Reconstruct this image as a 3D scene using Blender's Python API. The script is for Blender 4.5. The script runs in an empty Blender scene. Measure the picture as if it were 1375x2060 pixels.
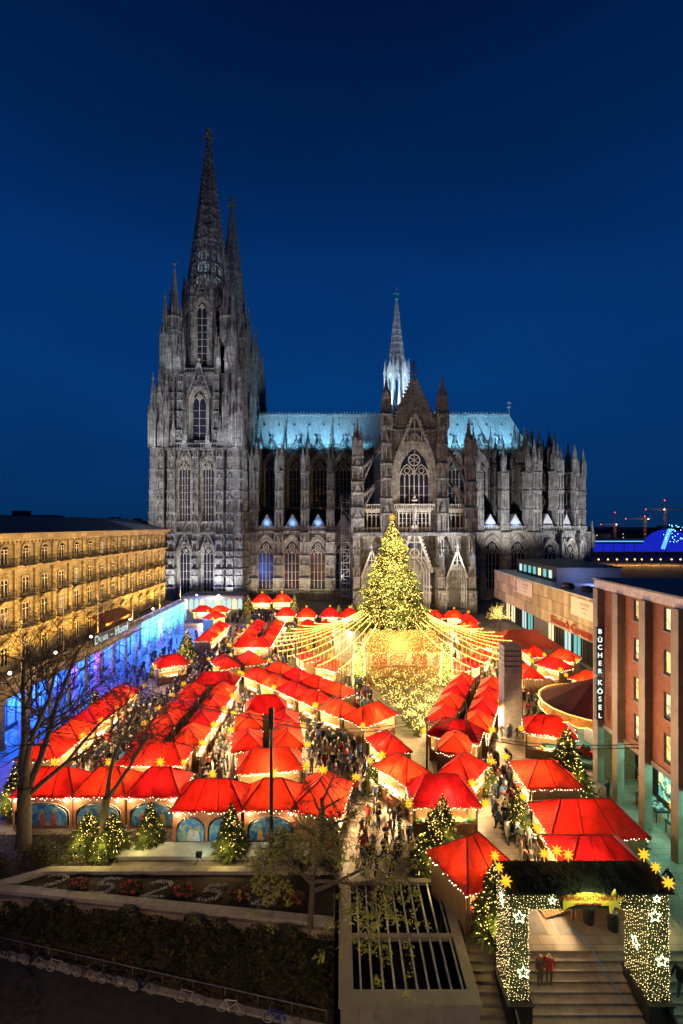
import bpy, math, random
from mathutils import Vector, Matrix
from math import sin, cos, pi, radians, sqrt, atan2

S = bpy.context.scene
COL = S.collection
RND = random.Random(11)

# ------------------------------------------------------------------ camera
CAM_H, FOC, HOR, CXP = 24.0, 930.0, 1055.0, 687.5
cd = bpy.data.cameras.new('camera')
cam = bpy.data.objects.new('camera', cd)
COL.objects.link(cam)
cam.location = (0, 0, CAM_H)
cam.rotation_euler = (pi / 2, 0, 0)
cd.sensor_fit = 'HORIZONTAL'
cd.sensor_width = 36.0
cd.lens = FOC / 1375.0 * 36.0
cd.shift_y = 25.0 / 1375.0
cd.clip_start = 0.5
cd.clip_end = 6000
S.camera = cam

# ------------------------------------------------------------------ world: clear dusk sky
W = bpy.data.worlds.new('World')
S.world = W
W.use_nodes = True
wn, wl = W.node_tree.nodes, W.node_tree.links
wn.clear()
tc = wn.new('ShaderNodeTexCoord')
sx = wn.new('ShaderNodeSeparateXYZ')
rp = wn.new('ShaderNodeValToRGB')
bg = wn.new('ShaderNodeBackground')
wo = wn.new('ShaderNodeOutputWorld')
wl.new(tc.outputs['Generated'], sx.inputs[0])
wl.new(sx.outputs['Z'], rp.inputs[0])
wz = wn.new('ShaderNodeTexNoise'); wz.inputs['Scale'].default_value = 2.2; wz.inputs['Detail'].default_value = 4.0
wm = wn.new('ShaderNodeMapping'); wm.inputs['Scale'].default_value = (1, 1, 2.6)
wl.new(tc.outputs['Generated'], wm.inputs[0]); wl.new(wm.outputs[0], wz.inputs['Vector'])
wr = wn.new('ShaderNodeMapRange'); wr.inputs[1].default_value = .3; wr.inputs[2].default_value = .7; wr.inputs[3].default_value = .90; wr.inputs[4].default_value = 1.12
wl.new(wz.outputs[0], wr.inputs[0])
wx = wn.new('ShaderNodeMix'); wx.data_type = 'RGBA'; wx.blend_type = 'MULTIPLY'; wx.inputs[0].default_value = 1.0
wl.new(rp.outputs[0], wx.inputs[6]); wl.new(wr.outputs[0], wx.inputs[7])
wl.new(wx.outputs[2], bg.inputs[0])
wl.new(bg.outputs[0], wo.inputs[0])
els = rp.color_ramp.elements
els[0].position = 0.0; els[0].color = (0.0012, 0.026, 0.098, 1)
els[1].position = 1.0; els[1].color = (0.0002, 0.004, 0.030, 1)
for p, c in ((0.06, (0.0012, 0.029, 0.118)), (0.28, (0.0010, 0.037, 0.166)), (0.45, (0.0009, 0.030, 0.144)),
             (0.60, (0.0005, 0.0165, 0.086)), (0.75, (0.0003, 0.0075, 0.047))):
    e = els.new(p); e.color = (*c, 1)
bg.inputs[1].default_value = 1.0

# ------------------------------------------------------------------ render look
S.view_settings.view_transform = 'Standard'
S.view_settings.look = 'None'
S.view_settings.exposure = 0.0
S.view_settings.gamma = 1.0
S.view_settings.use_curve_mapping = False
S.render.engine = 'CYCLES'
cy = S.cycles
cy.use_denoising = True
cy.max_bounces = 4
cy.diffuse_bounces = 2
cy.glossy_bounces = 1
cy.transmission_bounces = 2
cy.transparent_max_bounces = 6
cy.sample_clamp_indirect = 2.5
cy.sample_clamp_direct = 0.0
cy.caustics_reflective = False
cy.caustics_refractive = False
cy.use_light_tree = True
cy.use_adaptive_sampling = True
cy.adaptive_threshold = 0.03
cy.blur_glossy = 1.0


# ------------------------------------------------------------------ helpers
def unproj(px, py, z):
    """ground position of a point of known height z"""
    Y = (CAM_H - z) * FOC / (py - HOR)
    return ((px - CXP) * Y / FOC, Y)


class MB:
    """collects faces; build() links them as ONE mesh object"""

    def __init__(s):
        s.v, s.f, s.mi, s.cur, s.M = [], [], [], 0, None

    def add(s, pts, faces):
        b = len(s.v)
        if s.M is not None:
            M = s.M
            pts = [tuple(M @ Vector(p)) for p in pts]
        s.v.extend(pts)
        for f in faces:
            s.f.append([b + i for i in f])
            s.mi.append(s.cur)

    def poly(s, pts):
        s.add(pts, [list(range(len(pts)))])

    def box(s, x0, x1, y0, y1, z0, z1):
        s.add([(x0, y0, z0), (x1, y0, z0), (x1, y1, z0), (x0, y1, z0), (x0, y0, z1), (x1, y0, z1), (x1, y1, z1), (x0, y1, z1)],
              [(0, 1, 5, 4), (1, 2, 6, 5), (2, 3, 7, 6), (3, 0, 4, 7), (4, 5, 6, 7), (3, 2, 1, 0)])

    def cbox(s, c, d):
        s.box(c[0] - d[0] / 2, c[0] + d[0] / 2, c[1] - d[1] / 2, c[1] + d[1] / 2, c[2] - d[2] / 2, c[2] + d[2] / 2)

    def prism(s, poly, y0, y1):
        """polygon in x,z pushed along y"""
        n = len(poly)
        pts = [(x, y0, z) for x, z in poly] + [(x, y1, z) for x, z in poly]
        fs = [list(range(n)), list(range(2 * n - 1, n - 1, -1))]
        fs += [(i, i + n, (i + 1) % n + n, (i + 1) % n) for i in range(n)]
        s.add(pts, fs)

    def slab(s, poly, z0, z1):
        """polygon in x,y pushed along z"""
        n = len(poly)
        pts = [(x, y, z0) for x, y in poly] + [(x, y, z1) for x, y in poly]
        fs = [list(range(n - 1, -1, -1)), list(range(n, 2 * n))]
        fs += [(i, (i + 1) % n, (i + 1) % n + n, i + n) for i in range(n)]
        s.add(pts, fs)

    def band(s, a, b, y0, y1):
        """strip between two x,z polylines of equal length, thick in y"""
        n = len(a)
        pts = [(x, y0, z) for x, z in a] + [(x, y0, z) for x, z in b] + [(x, y1, z) for x, z in a] + [(x, y1, z) for x, z in b]
        fs = []
        for i in range(n - 1):
            fs += [(i, i + 1, n + i + 1, n + i), (i, 2 * n + i, 2 * n + i + 1, i + 1), (n + i, n + i + 1, 3 * n + i + 1, 3 * n + i)]
        s.add(pts, fs)

    def path(s, pts, w, y0, y1):
        """flat bar of width w along an x,z polyline"""
        for (x0, z0), (x1, z1) in zip(pts[:-1], pts[1:]):
            dx, dz = x1 - x0, z1 - z0
            L = math.hypot(dx, dz) or 1
            nx, nz = -dz / L * w / 2, dx / L * w / 2
            s.prism([(x0 - nx, z0 - nz), (x1 - nx, z1 - nz), (x1 + nx, z1 + nz), (x0 + nx, z0 + nz)], y0, y1)

    def tube(s, p, q, r0, r1=None, n=6, cap=False):
        r1 = r0 if r1 is None else r1
        p, q = Vector(p), Vector(q)
        d = (q - p)
        if d.length < 1e-6:
            return
        d.normalize()
        a = d.orthogonal().normalized()
        b = d.cross(a)
        pts = []
        for c, r in ((p, r0), (q, r1)):
            for i in range(n):
                t = 2 * pi * i / n
                pts.append(tuple(c + (a * cos(t) + b * sin(t)) * r))
        fs = [(i, (i + 1) % n, (i + 1) % n + n, i + n) for i in range(n)]
        if cap:
            fs += [list(range(n - 1, -1, -1)), list(range(n, 2 * n))]
        s.add(pts, fs)

    def beam(s, p, q, w, h=None):
        h = h or w
        p, q = Vector(p), Vector(q)
        d = (q - p).normalized()
        up = Vector((0, 0, 1)) if abs(d.z) < 0.95 else Vector((0, 1, 0))
        a = d.cross(up).normalized() * w / 2
        b = a.cross(d).normalized() * h / 2
        pts = [tuple(c + i * a + j * b) for c in (p, q) for i, j in ((-1, -1), (1, -1), (1, 1), (-1, 1))]
        s.add(pts, [(0, 1, 2, 3), (7, 6, 5, 4), (0, 4, 5, 1), (1, 5, 6, 2), (2, 6, 7, 3), (3, 7, 4, 0)])

    def frus(s, x, y, z0, z1, r0, r1, n=8, rot=0.0, cap=True):
        pts = [(x + r0 * cos(rot + 2 * pi * i / n), y + r0 * sin(rot + 2 * pi * i / n), z0) for i in range(n)]
        if r1 < 1e-4:
            pts.append((x, y, z1))
            fs = [(i, (i + 1) % n, n) for i in range(n)]
        else:
            pts += [(x + r1 * cos(rot + 2 * pi * i / n), y + r1 * sin(rot + 2 * pi * i / n), z1) for i in range(n)]
            fs = [(i, (i + 1) % n, (i + 1) % n + n, i + n) for i in range(n)]
            if cap:
                fs.append(list(range(n, 2 * n)))
        if cap:
            fs.append(list(range(n - 1, -1, -1)))
        s.add(pts, fs)

    def lathe(s, prof, x=0, y=0, n=10):
        m = len(prof)
        pts = [(x + r * cos(2 * pi * i / n), y + r * sin(2 * pi * i / n), z) for r, z in prof for i in range(n)]
        s.add(pts, [(j * n + i, j * n + (i + 1) % n, (j + 1) * n + (i + 1) % n, (j + 1) * n + i) for j in range(m - 1) for i in range(n)])

    def bulb(s, p, r):
        x, y, z = p
        s.add([(x + r, y, z), (x - r, y, z), (x, y + r, z), (x, y - r, z), (x, y, z + r), (x, y, z - r)],
              [(0, 2, 4), (2, 1, 4), (1, 3, 4), (3, 0, 4), (2, 0, 5), (1, 2, 5), (3, 1, 5), (0, 3, 5)])

    def star(s, p, r, inner=0.36):
        """many-pointed paper star"""
        x, y, z = p
        dirs = []
        for a in range(8):
            dirs.append((cos(a * pi / 4), 0, sin(a * pi / 4)))
        for a in range(4):
            t = a * pi / 2 + pi / 4
            dirs.append((cos(t) * .62, .78, sin(t) * .62)); dirs.append((cos(t) * .62, -.78, sin(t) * .62))
        dirs += [(0, 1, 0), (0, -1, 0)]
        for d in dirs:
            d = Vector(d).normalized()
            a = d.orthogonal().normalized() * r * .19
            b = d.cross(a.normalized()) * r * .19
            c = Vector(p) + d * r * inner * .6
            s.add([tuple(c + a), tuple(c + b), tuple(c - a), tuple(c - b), tuple(Vector(p) + d * r)],
                  [(0, 1, 4), (1, 2, 4), (2, 3, 4), (3, 0, 4)])
        s.cur = 1
        s.bulb(p, r * inner)
        s.cur = 0

    def mesh(s, name, mats, smooth=False):
        me = bpy.data.meshes.new(name)
        me.from_pydata(s.v, [], s.f)
        for m in (mats if isinstance(mats, (list, tuple)) else [mats]):
            me.materials.append(m)
        if any(s.mi):
            me.polygons.foreach_set('material_index', s.mi)
        if smooth:
            me.polygons.foreach_set('use_smooth', [True] * len(s.f))
        me.update()
        return me

    def build(s, name, mats, parent=None, smooth=False, **kw):
        return put(name, s.mesh(name, mats, smooth), parent, **kw)


WORLD_LOC = {}


def put(name, me, parent=None, loc=(0, 0, 0), rz=0.0, sc=None, local=False, kind=None):
    """link a mesh; loc is a world place unless local (then it is in the parent's frame)"""
    o = bpy.data.objects.new(name, me)
    COL.objects.link(o)
    o.location = loc
    if rz:
        o.rotation_euler = (0, 0, rz)
    if sc is not None:
        o.scale = sc if isinstance(sc, (tuple, list)) else (sc, sc, sc)
    if parent is not None:
        o.parent = parent
        if not local:
            o.matrix_parent_inverse = Matrix.Translation(-Vector(parent.location))
    if kind:
        o['kind'] = kind
    return o


def thing(name, label, cat, loc=(0, 0, 0), rz=0.0, group=None):
    o = bpy.data.objects.new(name, None)
    o.empty_display_size = 0.2
    COL.objects.link(o)
    o.location = loc
    o.rotation_euler = (0, 0, rz)
    tag(o, label, cat, group)
    return o


def tag(o, label, cat, group=None, kind=None):
    o['label'] = label
    o['category'] = cat
    if group:
        o['group'] = group
    if kind:
        o['kind'] = kind
    return o


def struct(o, label=None):
    o['kind'] = 'structure'
    if label:
        o['label'] = label
    return o


def copy_tree(o, parent=None):
    c = o.copy()
    COL.objects.link(c)
    if parent is not None:
        c.parent = parent
    for ch in list(o.children):
        copy_tree(ch, c)
    return c


def lamp(kind, name, loc, power, color=(1, 1, 1), radius=0.25, parent=None, target=None, angle=60, blend=0.6, local=False, soft=None):
    ld = bpy.data.lights.new(name, kind)
    ld.energy = power
    ld.color = color
    if kind in ('POINT', 'SPOT'):
        ld.shadow_soft_size = radius
    if kind == 'SPOT':
        ld.spot_size = radians(angle)
        ld.spot_blend = blend
    o = bpy.data.objects.new(name, ld)
    COL.objects.link(o)
    o.location = loc
    if target is not None:
        d = Vector(target) - Vector(loc)
        o.rotation_euler = d.to_track_quat('-Z', 'Y').to_euler()
    if parent is not None:
        o.parent = parent
        if not local:
            o.matrix_parent_inverse = Matrix.Translation(-Vector(parent.location))
    return o


# ------------------------------------------------------------------ materials
def new_mat(name):
    m = bpy.data.materials.new(name)
    m.use_nodes = True
    nt = m.node_tree
    return m, nt, nt.nodes['Principled BSDF']


def nd(nt, t, **kw):
    n = nt.nodes.new(t)
    for k, v in kw.items():
        n.inputs[k].default_value = v
    return n


def plain(name, col, rough=0.7, metal=0.0, vary=0.25, scale=3.0, bump=0.0, stretch=(1, 1, 1), col2=None, detail=6, coord='Object'):
    """base colour broken up by noise, with optional fine relief"""
    m, nt, b = new_mat(name)
    L = nt.links
    t = nd(nt, 'ShaderNodeTexCoord')
    mp = nd(nt, 'ShaderNodeMapping', Scale=stretch)
    n1 = nd(nt, 'ShaderNodeTexNoise', Scale=scale, Detail=detail, Roughness=0.62)
    r = nd(nt, 'ShaderNodeValToRGB')
    lo = col2 if col2 else tuple(c * (1 - vary) for c in col)
    hi = col if col2 else tuple(min(1, c * (1 + vary)) for c in col)
    r.color_ramp.elements[0].position = 0.33; r.color_ramp.elements[0].color = (*lo, 1)
    r.color_ramp.elements[1].position = 0.68; r.color_ramp.elements[1].color = (*hi, 1)
    L.new(t.outputs[coord], mp.inputs[0]); L.new(mp.outputs[0], n1.inputs['Vector'])
    L.new(n1.outputs[0], r.inputs[0]); L.new(r.outputs[0], b.inputs['Base Color'])
    b.inputs['Roughness'].default_value = rough
    b.inputs['Metallic'].default_value = metal
    if bump:
        n2 = nd(nt, 'ShaderNodeTexNoise', Scale=scale * 6, Detail=4.0)
        bm = nd(nt, 'ShaderNodeBump', Strength=bump, Distance=0.05)
        L.new(mp.outputs[0], n2.inputs['Vector'])
        L.new(n2.outputs[0], bm.inputs['Height']); L.new(bm.outputs[0], b.inputs['Normal'])
    return m


def glow(name, col, strength, sample=False):
    m, nt, b = new_mat(name)
    nt.nodes.remove(b)
    e = nd(nt, 'ShaderNodeEmission', Color=(*col, 1), Strength=strength)
    nt.links.new(e.outputs[0], nt.nodes['Material Output'].inputs[0])
    if not sample:
        m.cycles.emission_sampling = 'NONE'
    return m


def stone(name, dark, light, scale=0.35, joints=True, bsize=(1.0, 0.5)):
    """weathered ashlar: stains, rain streaks, course joints"""
    m, nt, b = new_mat(name)
    L = nt.links
    t = nd(nt, 'ShaderNodeTexCoord')
    g = nd(nt, 'ShaderNodeNewGeometry')
    n1 = nd(nt, 'ShaderNodeTexNoise', Scale=scale, Detail=8.0, Roughness=0.68)
    mp = nd(nt, 'ShaderNodeMapping', Scale=(1.6, 1.6, 0.16))
    n2 = nd(nt, 'ShaderNodeTexNoise', Scale=1.6, Detail=6.0, Roughness=0.7)
    L.new(g.outputs['Position'], n1.inputs['Vector'])
    L.new(g.outputs['Position'], mp.inputs[0]); L.new(mp.outputs[0], n2.inputs['Vector'])
    mx = nd(nt, 'ShaderNodeMath'); mx.operation = 'ADD'
    L.new(n1.outputs[0], mx.inputs[0]); L.new(n2.outputs[0], mx.inputs[1])
    r = nd(nt, 'ShaderNodeValToRGB')
    r.color_ramp.elements[0].position = 0.0; r.color_ramp.elements[0].color = (*dark, 1)
    r.color_ramp.elements[1].position = 1.0; r.color_ramp.elements[1].color = (*light, 1)
    sc = nd(nt, 'ShaderNodeMapRange'); sc.inputs[1].default_value = 0.70; sc.inputs[2].default_value = 1.34
    L.new(mx.outputs[0], sc.inputs[0]); L.new(sc.outputs[0], r.inputs[0])
    out = r.outputs[0]
    if joints:
        # masonry courses: x+y along the wall, z up
        sp = nd(nt, 'ShaderNodeSeparateXYZ'); L.new(g.outputs['Position'], sp.inputs[0])
        ad = nd(nt, 'ShaderNodeMath'); ad.operation = 'ADD'
        L.new(sp.outputs[0], ad.inputs[0]); L.new(sp.outputs[1], ad.inputs[1])
        cb = nd(nt, 'ShaderNodeCombineXYZ'); L.new(ad.outputs[0], cb.inputs[0]); L.new(sp.outputs[2], cb.inputs[1])
        br = nd(nt, 'ShaderNodeTexBrick')
        br.inputs['Scale'].default_value = 1.0
        br.inputs['Brick Width'].default_value = bsize[0]; br.inputs['Row Height'].default_value = bsize[1]
        br.inputs['Mortar Size'].default_value = 0.03
        br.inputs['Color1'].default_value = (1.12, 1.12, 1.10, 1); br.inputs['Color2'].default_value = (0.58, 0.58, 0.60, 1)
        br.inputs['Mortar'].default_value = (0.42, 0.42, 0.42, 1)
        L.new(cb.outputs[0], br.inputs['Vector'])
        mm = nd(nt, 'ShaderNodeMix'); mm.data_type = 'RGBA'; mm.blend_type = 'MULTIPLY'; mm.inputs[0].default_value = 0.85
        L.new(out, mm.inputs[6]); L.new(br.outputs[0], mm.inputs[7])
        out = mm.outputs[2]
    L.new(out, b.inputs['Base Color'])
    b.inputs['Roughness'].default_value = 0.9
    n3 = nd(nt, 'ShaderNodeTexNoise', Scale=2.6, Detail=5.0)
    bm = nd(nt, 'ShaderNodeBump', Strength=0.55, Distance=0.25)
    L.new(g.outputs['Position'], n3.inputs['Vector'])
    L.new(n3.outputs[0], bm.inputs['Height']); L.new(bm.outputs[0], b.inputs['Normal'])
    return m


M = {}
M['stone'] = stone('cathedral_stone', (0.022, 0.022, 0.024), (0.42, 0.43, 0.44))
M['stone_dark'] = stone('cathedral_stone_shaded', (0.012, 0.012, 0.014), (0.13, 0.127, 0.125))  # darker copy of the stone; puts the shade of unlit parts into colour
M['stone_pale'] = stone('cathedral_stone_pale', (0.07, 0.066, 0.06), (0.56, 0.53, 0.48))
M['tracery'] = plain('tracery_stone', (0.50, 0.47, 0.42), 0.85, vary=0.35, scale=1.2)
M['glass_dark'] = plain('leaded_glass', (0.012, 0.016, 0.034), 0.6, vary=0.6, scale=2.2)
M['glass_dark'].node_tree.nodes['Principled BSDF'].inputs['Specular IOR Level'].default_value = 0.15
M['lead_roof'] = plain('lead_roof', (0.46, 0.50, 0.52), 0.5, vary=0.28, scale=0.9, stretch=(2.2, 1, 0.16))
M['door_wood'] = plain('door_bronze', (0.12, 0.10, 0.085), 0.5, vary=0.4, scale=4)
M['iron'] = plain('dark_iron', (0.03, 0.03, 0.032), 0.5, metal=0.4)
M['steel'] = plain('galvanised_steel', (0.42, 0.43, 0.45), 0.4, metal=0.7)
M['slate_chapel'] = plain('chapel_lead', (0.42, 0.45, 0.50), 0.55, vary=0.3, scale=1.2, stretch=(3, 1, .3))
# ------------------------------------------------------------------ floodlights on the surrounding roofs and squares, plus added fill lamps
ROOF_W, FLECHE_W = 5200.0, 30000.0
HOTEL_W, SHOP_W, TREE_W = 4600.0, 420.0, 2300.0
WHITE = (1.0, 0.95, 0.90)
WARM = (1.0, 0.80, 0.52)
# (place, aim, watts, colour, cone)
FLOODS = [
    ((-62, 106, 25.5), (-47, 140, 44), 60000, WHITE, 75),      # hotel roof to the south tower
    ((6, 100, 6), (-40, 150, 70), 120000, (.90, .95, 1.0), 46),
    ((-55, 135.0, 1), (-54, 140, 22), 20000, WHITE, 90),       # tower foot, grazing upwards
    ((-48, 134.4, 1), (-48, 140, 22), 18000, WHITE, 90),
    ((-40, 134.4, 1), (-40, 140, 22), 18000, WHITE, 90),
    ((-33, 134.6, 1), (-34, 140, 22), 20000, WHITE, 90),
    ((-24, 141, 1), (-24, 148, 20), 5200, WARM, 130),          # aisle wall, grazing upwards
    ((-15.9, 141, 1), (-15.9, 148, 20), 5200, WARM, 130),
    ((-7.6, 141, 1), (-7.6, 148, 20), 5200, WARM, 130),
    ((-34, 126, 3), (-20, 149, 40), 56000, WHITE, 60),         # piers, from the side
    ((2, 134, 2), (-12, 149, 36), 26000, WHITE, 70),
    ((2, 112, 3), (18, 125, 40), 120000, (1.0, .97, .94), 70),  # transept, from both sides
    ((40, 112, 3), (24, 125, 38), 105000, (1.0, .97, .94), 70),
    ((8, 116, 1), (9, 125, 12), 5200, WARM, 120),
    ((19, 116, 1), (19.8, 125, 14), 7000, WARM, 120),
    ((31, 116, 1), (31, 125, 12), 5200, WARM, 120),
    ((44, 124, 13), (54, 148, 38), 66000, WHITE, 80),          # choir
    ((88, 128, 10), (76, 150, 34), 84000, WHITE, 80),
    ((13.6, 36.5, 7.2), (24.4, 33, 10), 5200, (1.0, .60, .24), 115),   # fill lamps added for the brick building, standing in for market light
    ((14.5, 44, 7.2), (24.4, 40, 10), 3600, (1.0, .60, .24), 115),
    ((-13, 13, 5.5), (-12, 29, -1), 2600, (1.0, .60, .26), 130),       # unseen fill lamps added to brighten street, bank and light well
    ((3, 11.5, 6.0), (3.2, 24, .6), 1500, (1.0, .70, .36), 80),
]
for i, (p, t, w, c, a) in enumerate(FLOODS):
    lamp('SPOT', 'flood_fill_beam', p, w, c, .5, None, t, a, .8)
STAR_MAT = [glow('star_paper', (1.0, .44, .02), 1.7), glow('star_core', (1.0, .66, .12), 6.0)]

# ------------------------------------------------------------------ ground
M['ground'] = plain('city_ground', (0.045, 0.042, 0.040), 0.9, vary=0.3, scale=0.05)
b = MB()
b.poly([(-3000, -200, -3.4), (3000, -200, -3.4), (3000, 5000, -3.4), (-3000, 5000, -3.4)])
struct(b.build('ground', M['ground']))
# ================================================================== cathedral
AXIS, CATX = 171.0, 19.8
cath = thing('cathedral', 'huge dark gothic cathedral with twin openwork spires and pale blue lit roof', 'cathedral', (CATX, AXIS, 0))


def arch_pts(w, spring, k=1.0, n=9):
    """pointed arch outline from left spring to right spring; k=1 equilateral"""
    r = w * k
    h = w / 2
    cxr = -h + r
    a_end = math.acos((r - h) / r)
    left = [(cxr - r * cos(a_end * i / n), spring + r * sin(a_end * i / n)) for i in range(n + 1)]
    return left + [(-x, z) for x, z in reversed(left[:-1])]


def arch_full(w, z0, spring, k=1.0, n=9):
    return [(-w / 2, z0)] + arch_pts(w, spring, k, n) + [(w / 2, z0)]


def circle_pts(x, z, r, n=10):
    return [(x + r * cos(2 * pi * i / n), z + r * sin(2 * pi * i / n)) for i in range(n + 1)]


_win = {}
STAINED = None


def window_meshes(w, h, lights, pane_mat):
    key = (round(w, 2), round(h, 2), lights, pane_mat.name)
    if key in _win:
        return _win[key]
    spring = h - w * 0.9
    fr = MB()
    for i, (a, b, y0) in enumerate(((1.0, 1.16, -0.25), (1.16, 1.34, -0.55), (1.34, 1.55, -0.85))):
        fr.band(arch_full(w * a, 0, spring, 1.02), arch_full(w * b, 0, spring, 1.02), y0, 0.0)
    # little hood blocks round the outer arch
    for x, z in arch_pts(w * 1.58, spring, 1.02, 7):
        fr.cbox((x, -0.75, z), (0.3, 0.35, 0.34))
    fr.box(-w * .8, w * .8, -0.95, 0, -0.45, 0)
    tr = MB()
    t = max(0.11, w * 0.032)
    y0, y1 = -0.34, -0.12
    lw = w / lights
    zs = spring - w * 0.12
    for i in range(1, lights):
        x = -w / 2 + lw * i
        tr.box(x - t / 2, x + t / 2, y0, y1, 0, zs + (0.35 * w if lights % 2 == 0 and i == lights // 2 else 0))
    for i in range(lights):
        x = -w / 2 + lw * (i + .5)
        tr.path([(x + px, pz) for px, pz in arch_pts(lw, zs, 1.0, 4)], t * .8, y0, y1)
    if lights >= 4:
        for sgn in (-1, 1):
            tr.path([(sgn * w / 4 + px, pz) for px, pz in arch_pts(w / 2, zs, 1.05, 6)], t, y0, y1)
            tr.path(circle_pts(sgn * w / 4, zs + w * .235, w * .095, 8), t * .7, y0, y1)
    rr = w * (0.20 if lights >= 4 else 0.19)
    cz = zs + w * (0.60 if lights >= 4 else 0.5)
    tr.path(circle_pts(0, cz, rr, 12), t, y0, y1)
    for a in range(6):
        tr.path([(0, cz), (rr * cos(a * pi / 3 + .5), cz + rr * sin(a * pi / 3 + .5))], t * .6, y0, y1)
    nb = int(zs / 2.2)
    for j in range(1, nb):
        z = zs * j / nb
        tr.box(-w / 2, w / 2, -0.2, -0.14, z - .04, z + .04)
    pn = MB()
    pn.poly([(x, -0.06, z) for x, z in arch_full(w, 0, spring, 1.02)])
    _win[key] = (fr.mesh('window', M['stone_pale']), tr.mesh('tracery', M['tracery']), pn.mesh('pane', pane_mat))
    return _win[key]


def add_window(parent, loc, w, h, lights, rz=0.0, pane=None):
    f, t, p = window_meshes(w, h, lights, pane or M['glass_dark'])
    o = put('window', f, parent, loc, rz)
    put('tracery', t, o, local=True)
    put('pane', p, o, local=True)
    return o


# ---- pinnacle: square shaft with gablets, crocketed spirelet, cross flower; 1 wide, 1 high
def pinnacle_mesh(mat, name='pinnacle'):
    b = MB()
    b.box(-.36, .36, -.36, .36, 0, .42)
    for sx_ in (-1, 1):
        for sy in (-1, 1):
            b.box(sx_ * .36 - .09, sx_ * .36 + .09, sy * .36 - .09, sy * .36 + .09, 0, .44)
            b.frus(sx_ * .38, sy * .38, .44, .60, .12, 0, 4, pi / 4)
    for a in range(4):
        b.M = Matrix.Rotation(a * pi / 2, 4, 'Z')
        b.prism([(-.4, .40), (.4, .40), (0, .60)], -.44, -.30)
        b.box(-.05, .05, -.40, -.35, .04, .40)
        b.box(-.22, -.16, -.40, -.35, .04, .36); b.box(.16, .22, -.40, -.35, .04, .36)
    b.M = None
    b.frus(0, 0, .42, .95, .42, .05, 4, pi / 4)
    for k in range(6):
        z = .50 + k * .072
        r = .42 * (1 - (z - .42) / .53) + .06
        for a in range(4):
            t = pi / 4 + a * pi / 2
            b.bulb((r * cos(t), r * sin(t), z), .062 - k * .005)
    b.bulb((0, 0, .955), .10)
    b.box(-.15, .15, -.04, .04, .945, .968)
    b.frus(0, 0, .95, 1.0, .05, .02, 4)
    return b.mesh(name, mat)


PIN = pinnacle_mesh(M['stone'])
PIN_D = pinnacle_mesh(M['stone_dark'])


def pin(x, y, z, w, h, dark=False, parent=None):
    return put('pinnacle', PIN_D if dark else PIN, parent or cath, (x, y, z), sc=(w, w, h))


def ribs(b, x0, x1, y, z0, z1, n, d=0.45, t=0.28):
    n = max(1, int(n * .72))
    """blind tracery: thin shafts joined by little pointed heads, standing proud of plane y (towards -y)"""
    lw = (x1 - x0) / n
    for i in range(n + 1):
        x = x0 + lw * i
        b.box(x - t / 2, x + t / 2, y - d, y, z0, z1)
    for i in range(n):
        xc = x0 + lw * (i + .5)
        b.prism([(xc - lw / 2, z1), (xc - lw / 2, z1 - lw * .9), (xc, z1 - .05)], y - d * .8, y)
        b.prism([(xc + lw / 2, z1), (xc + lw / 2, z1 - lw * .9), (xc, z1 - .05)], y - d * .8, y)
    b.box(x0 - t, x1 + t, y - d * 1.5, y, z1, z1 + .28)


_but = {}


def buttress_mesh(w, d0, d1, h, steps=2, mat=None, seed=0):
    """stepped buttress, back at y=0 and front at y=-d0, with panelled tracery, gablets and shafts"""
    mat = mat or M['stone']
    key = (w, d0, d1, h, steps, mat.name, seed)
    if key in _but:
        return _but[key]
    b = MB()
    for s_ in range(steps):
        z0, z1 = h * s_ / steps, h * (s_ + 1) / steps
        d = d0 + (d1 - d0) * (s_ / max(1, steps - 1) if steps > 1 else 0)
        ww = w * (1 - .07 * s_)
        b.box(-ww / 2, ww / 2, -d, 0, z0, z1)
        n = max(2, int(ww / .75))
        zm = z0 + (z1 - z0) * .52
        ribs(b, -ww / 2 + .1, ww / 2 - .1, -d, z0 + .5, zm, n)
        ribs(b, -ww / 2 + .1, ww / 2 - .1, -d, zm + .7, z1 - .5, n, .4)
        # gablet with two shafts
        gz = zm - .2
        b.prism([(-ww * .42, gz), (ww * .42, gz), (0, gz + ww * 1.05)], -d - .45, -d)
        b.bulb((0, -d - .25, gz + ww * 1.12), .2)
        for sx_ in (-1, 1):
            b.box(sx_ * ww * .46 - .14, sx_ * ww * .46 + .14, -d - .38, -d + .1, z0 + .2, gz + .3)
            b.frus(sx_ * ww * .46, -d - .15, gz + .3, gz + 2.0, .24, .02, 4, pi / 4)
        # side faces get shafts too
        for sx_ in (-1, 1):
            for q in (.25, .6, .95):
                yy = -d * q
                b.box(sx_ * ww / 2 - .12, sx_ * ww / 2 + .12, yy - .1, yy + .1, z0 + .4, z1 - .4)
        b.box(-ww / 2 - .22, ww / 2 + .22, -d - .3, 0, z1 - .42, z1)
    _but[key] = b.mesh('buttress', mat)
    return _but[key]


def add_but(x, y, z, rz, *a, **k):
    return put('buttress', buttress_mesh(*a, **k), cath, (x, y, z), rz)


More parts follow.
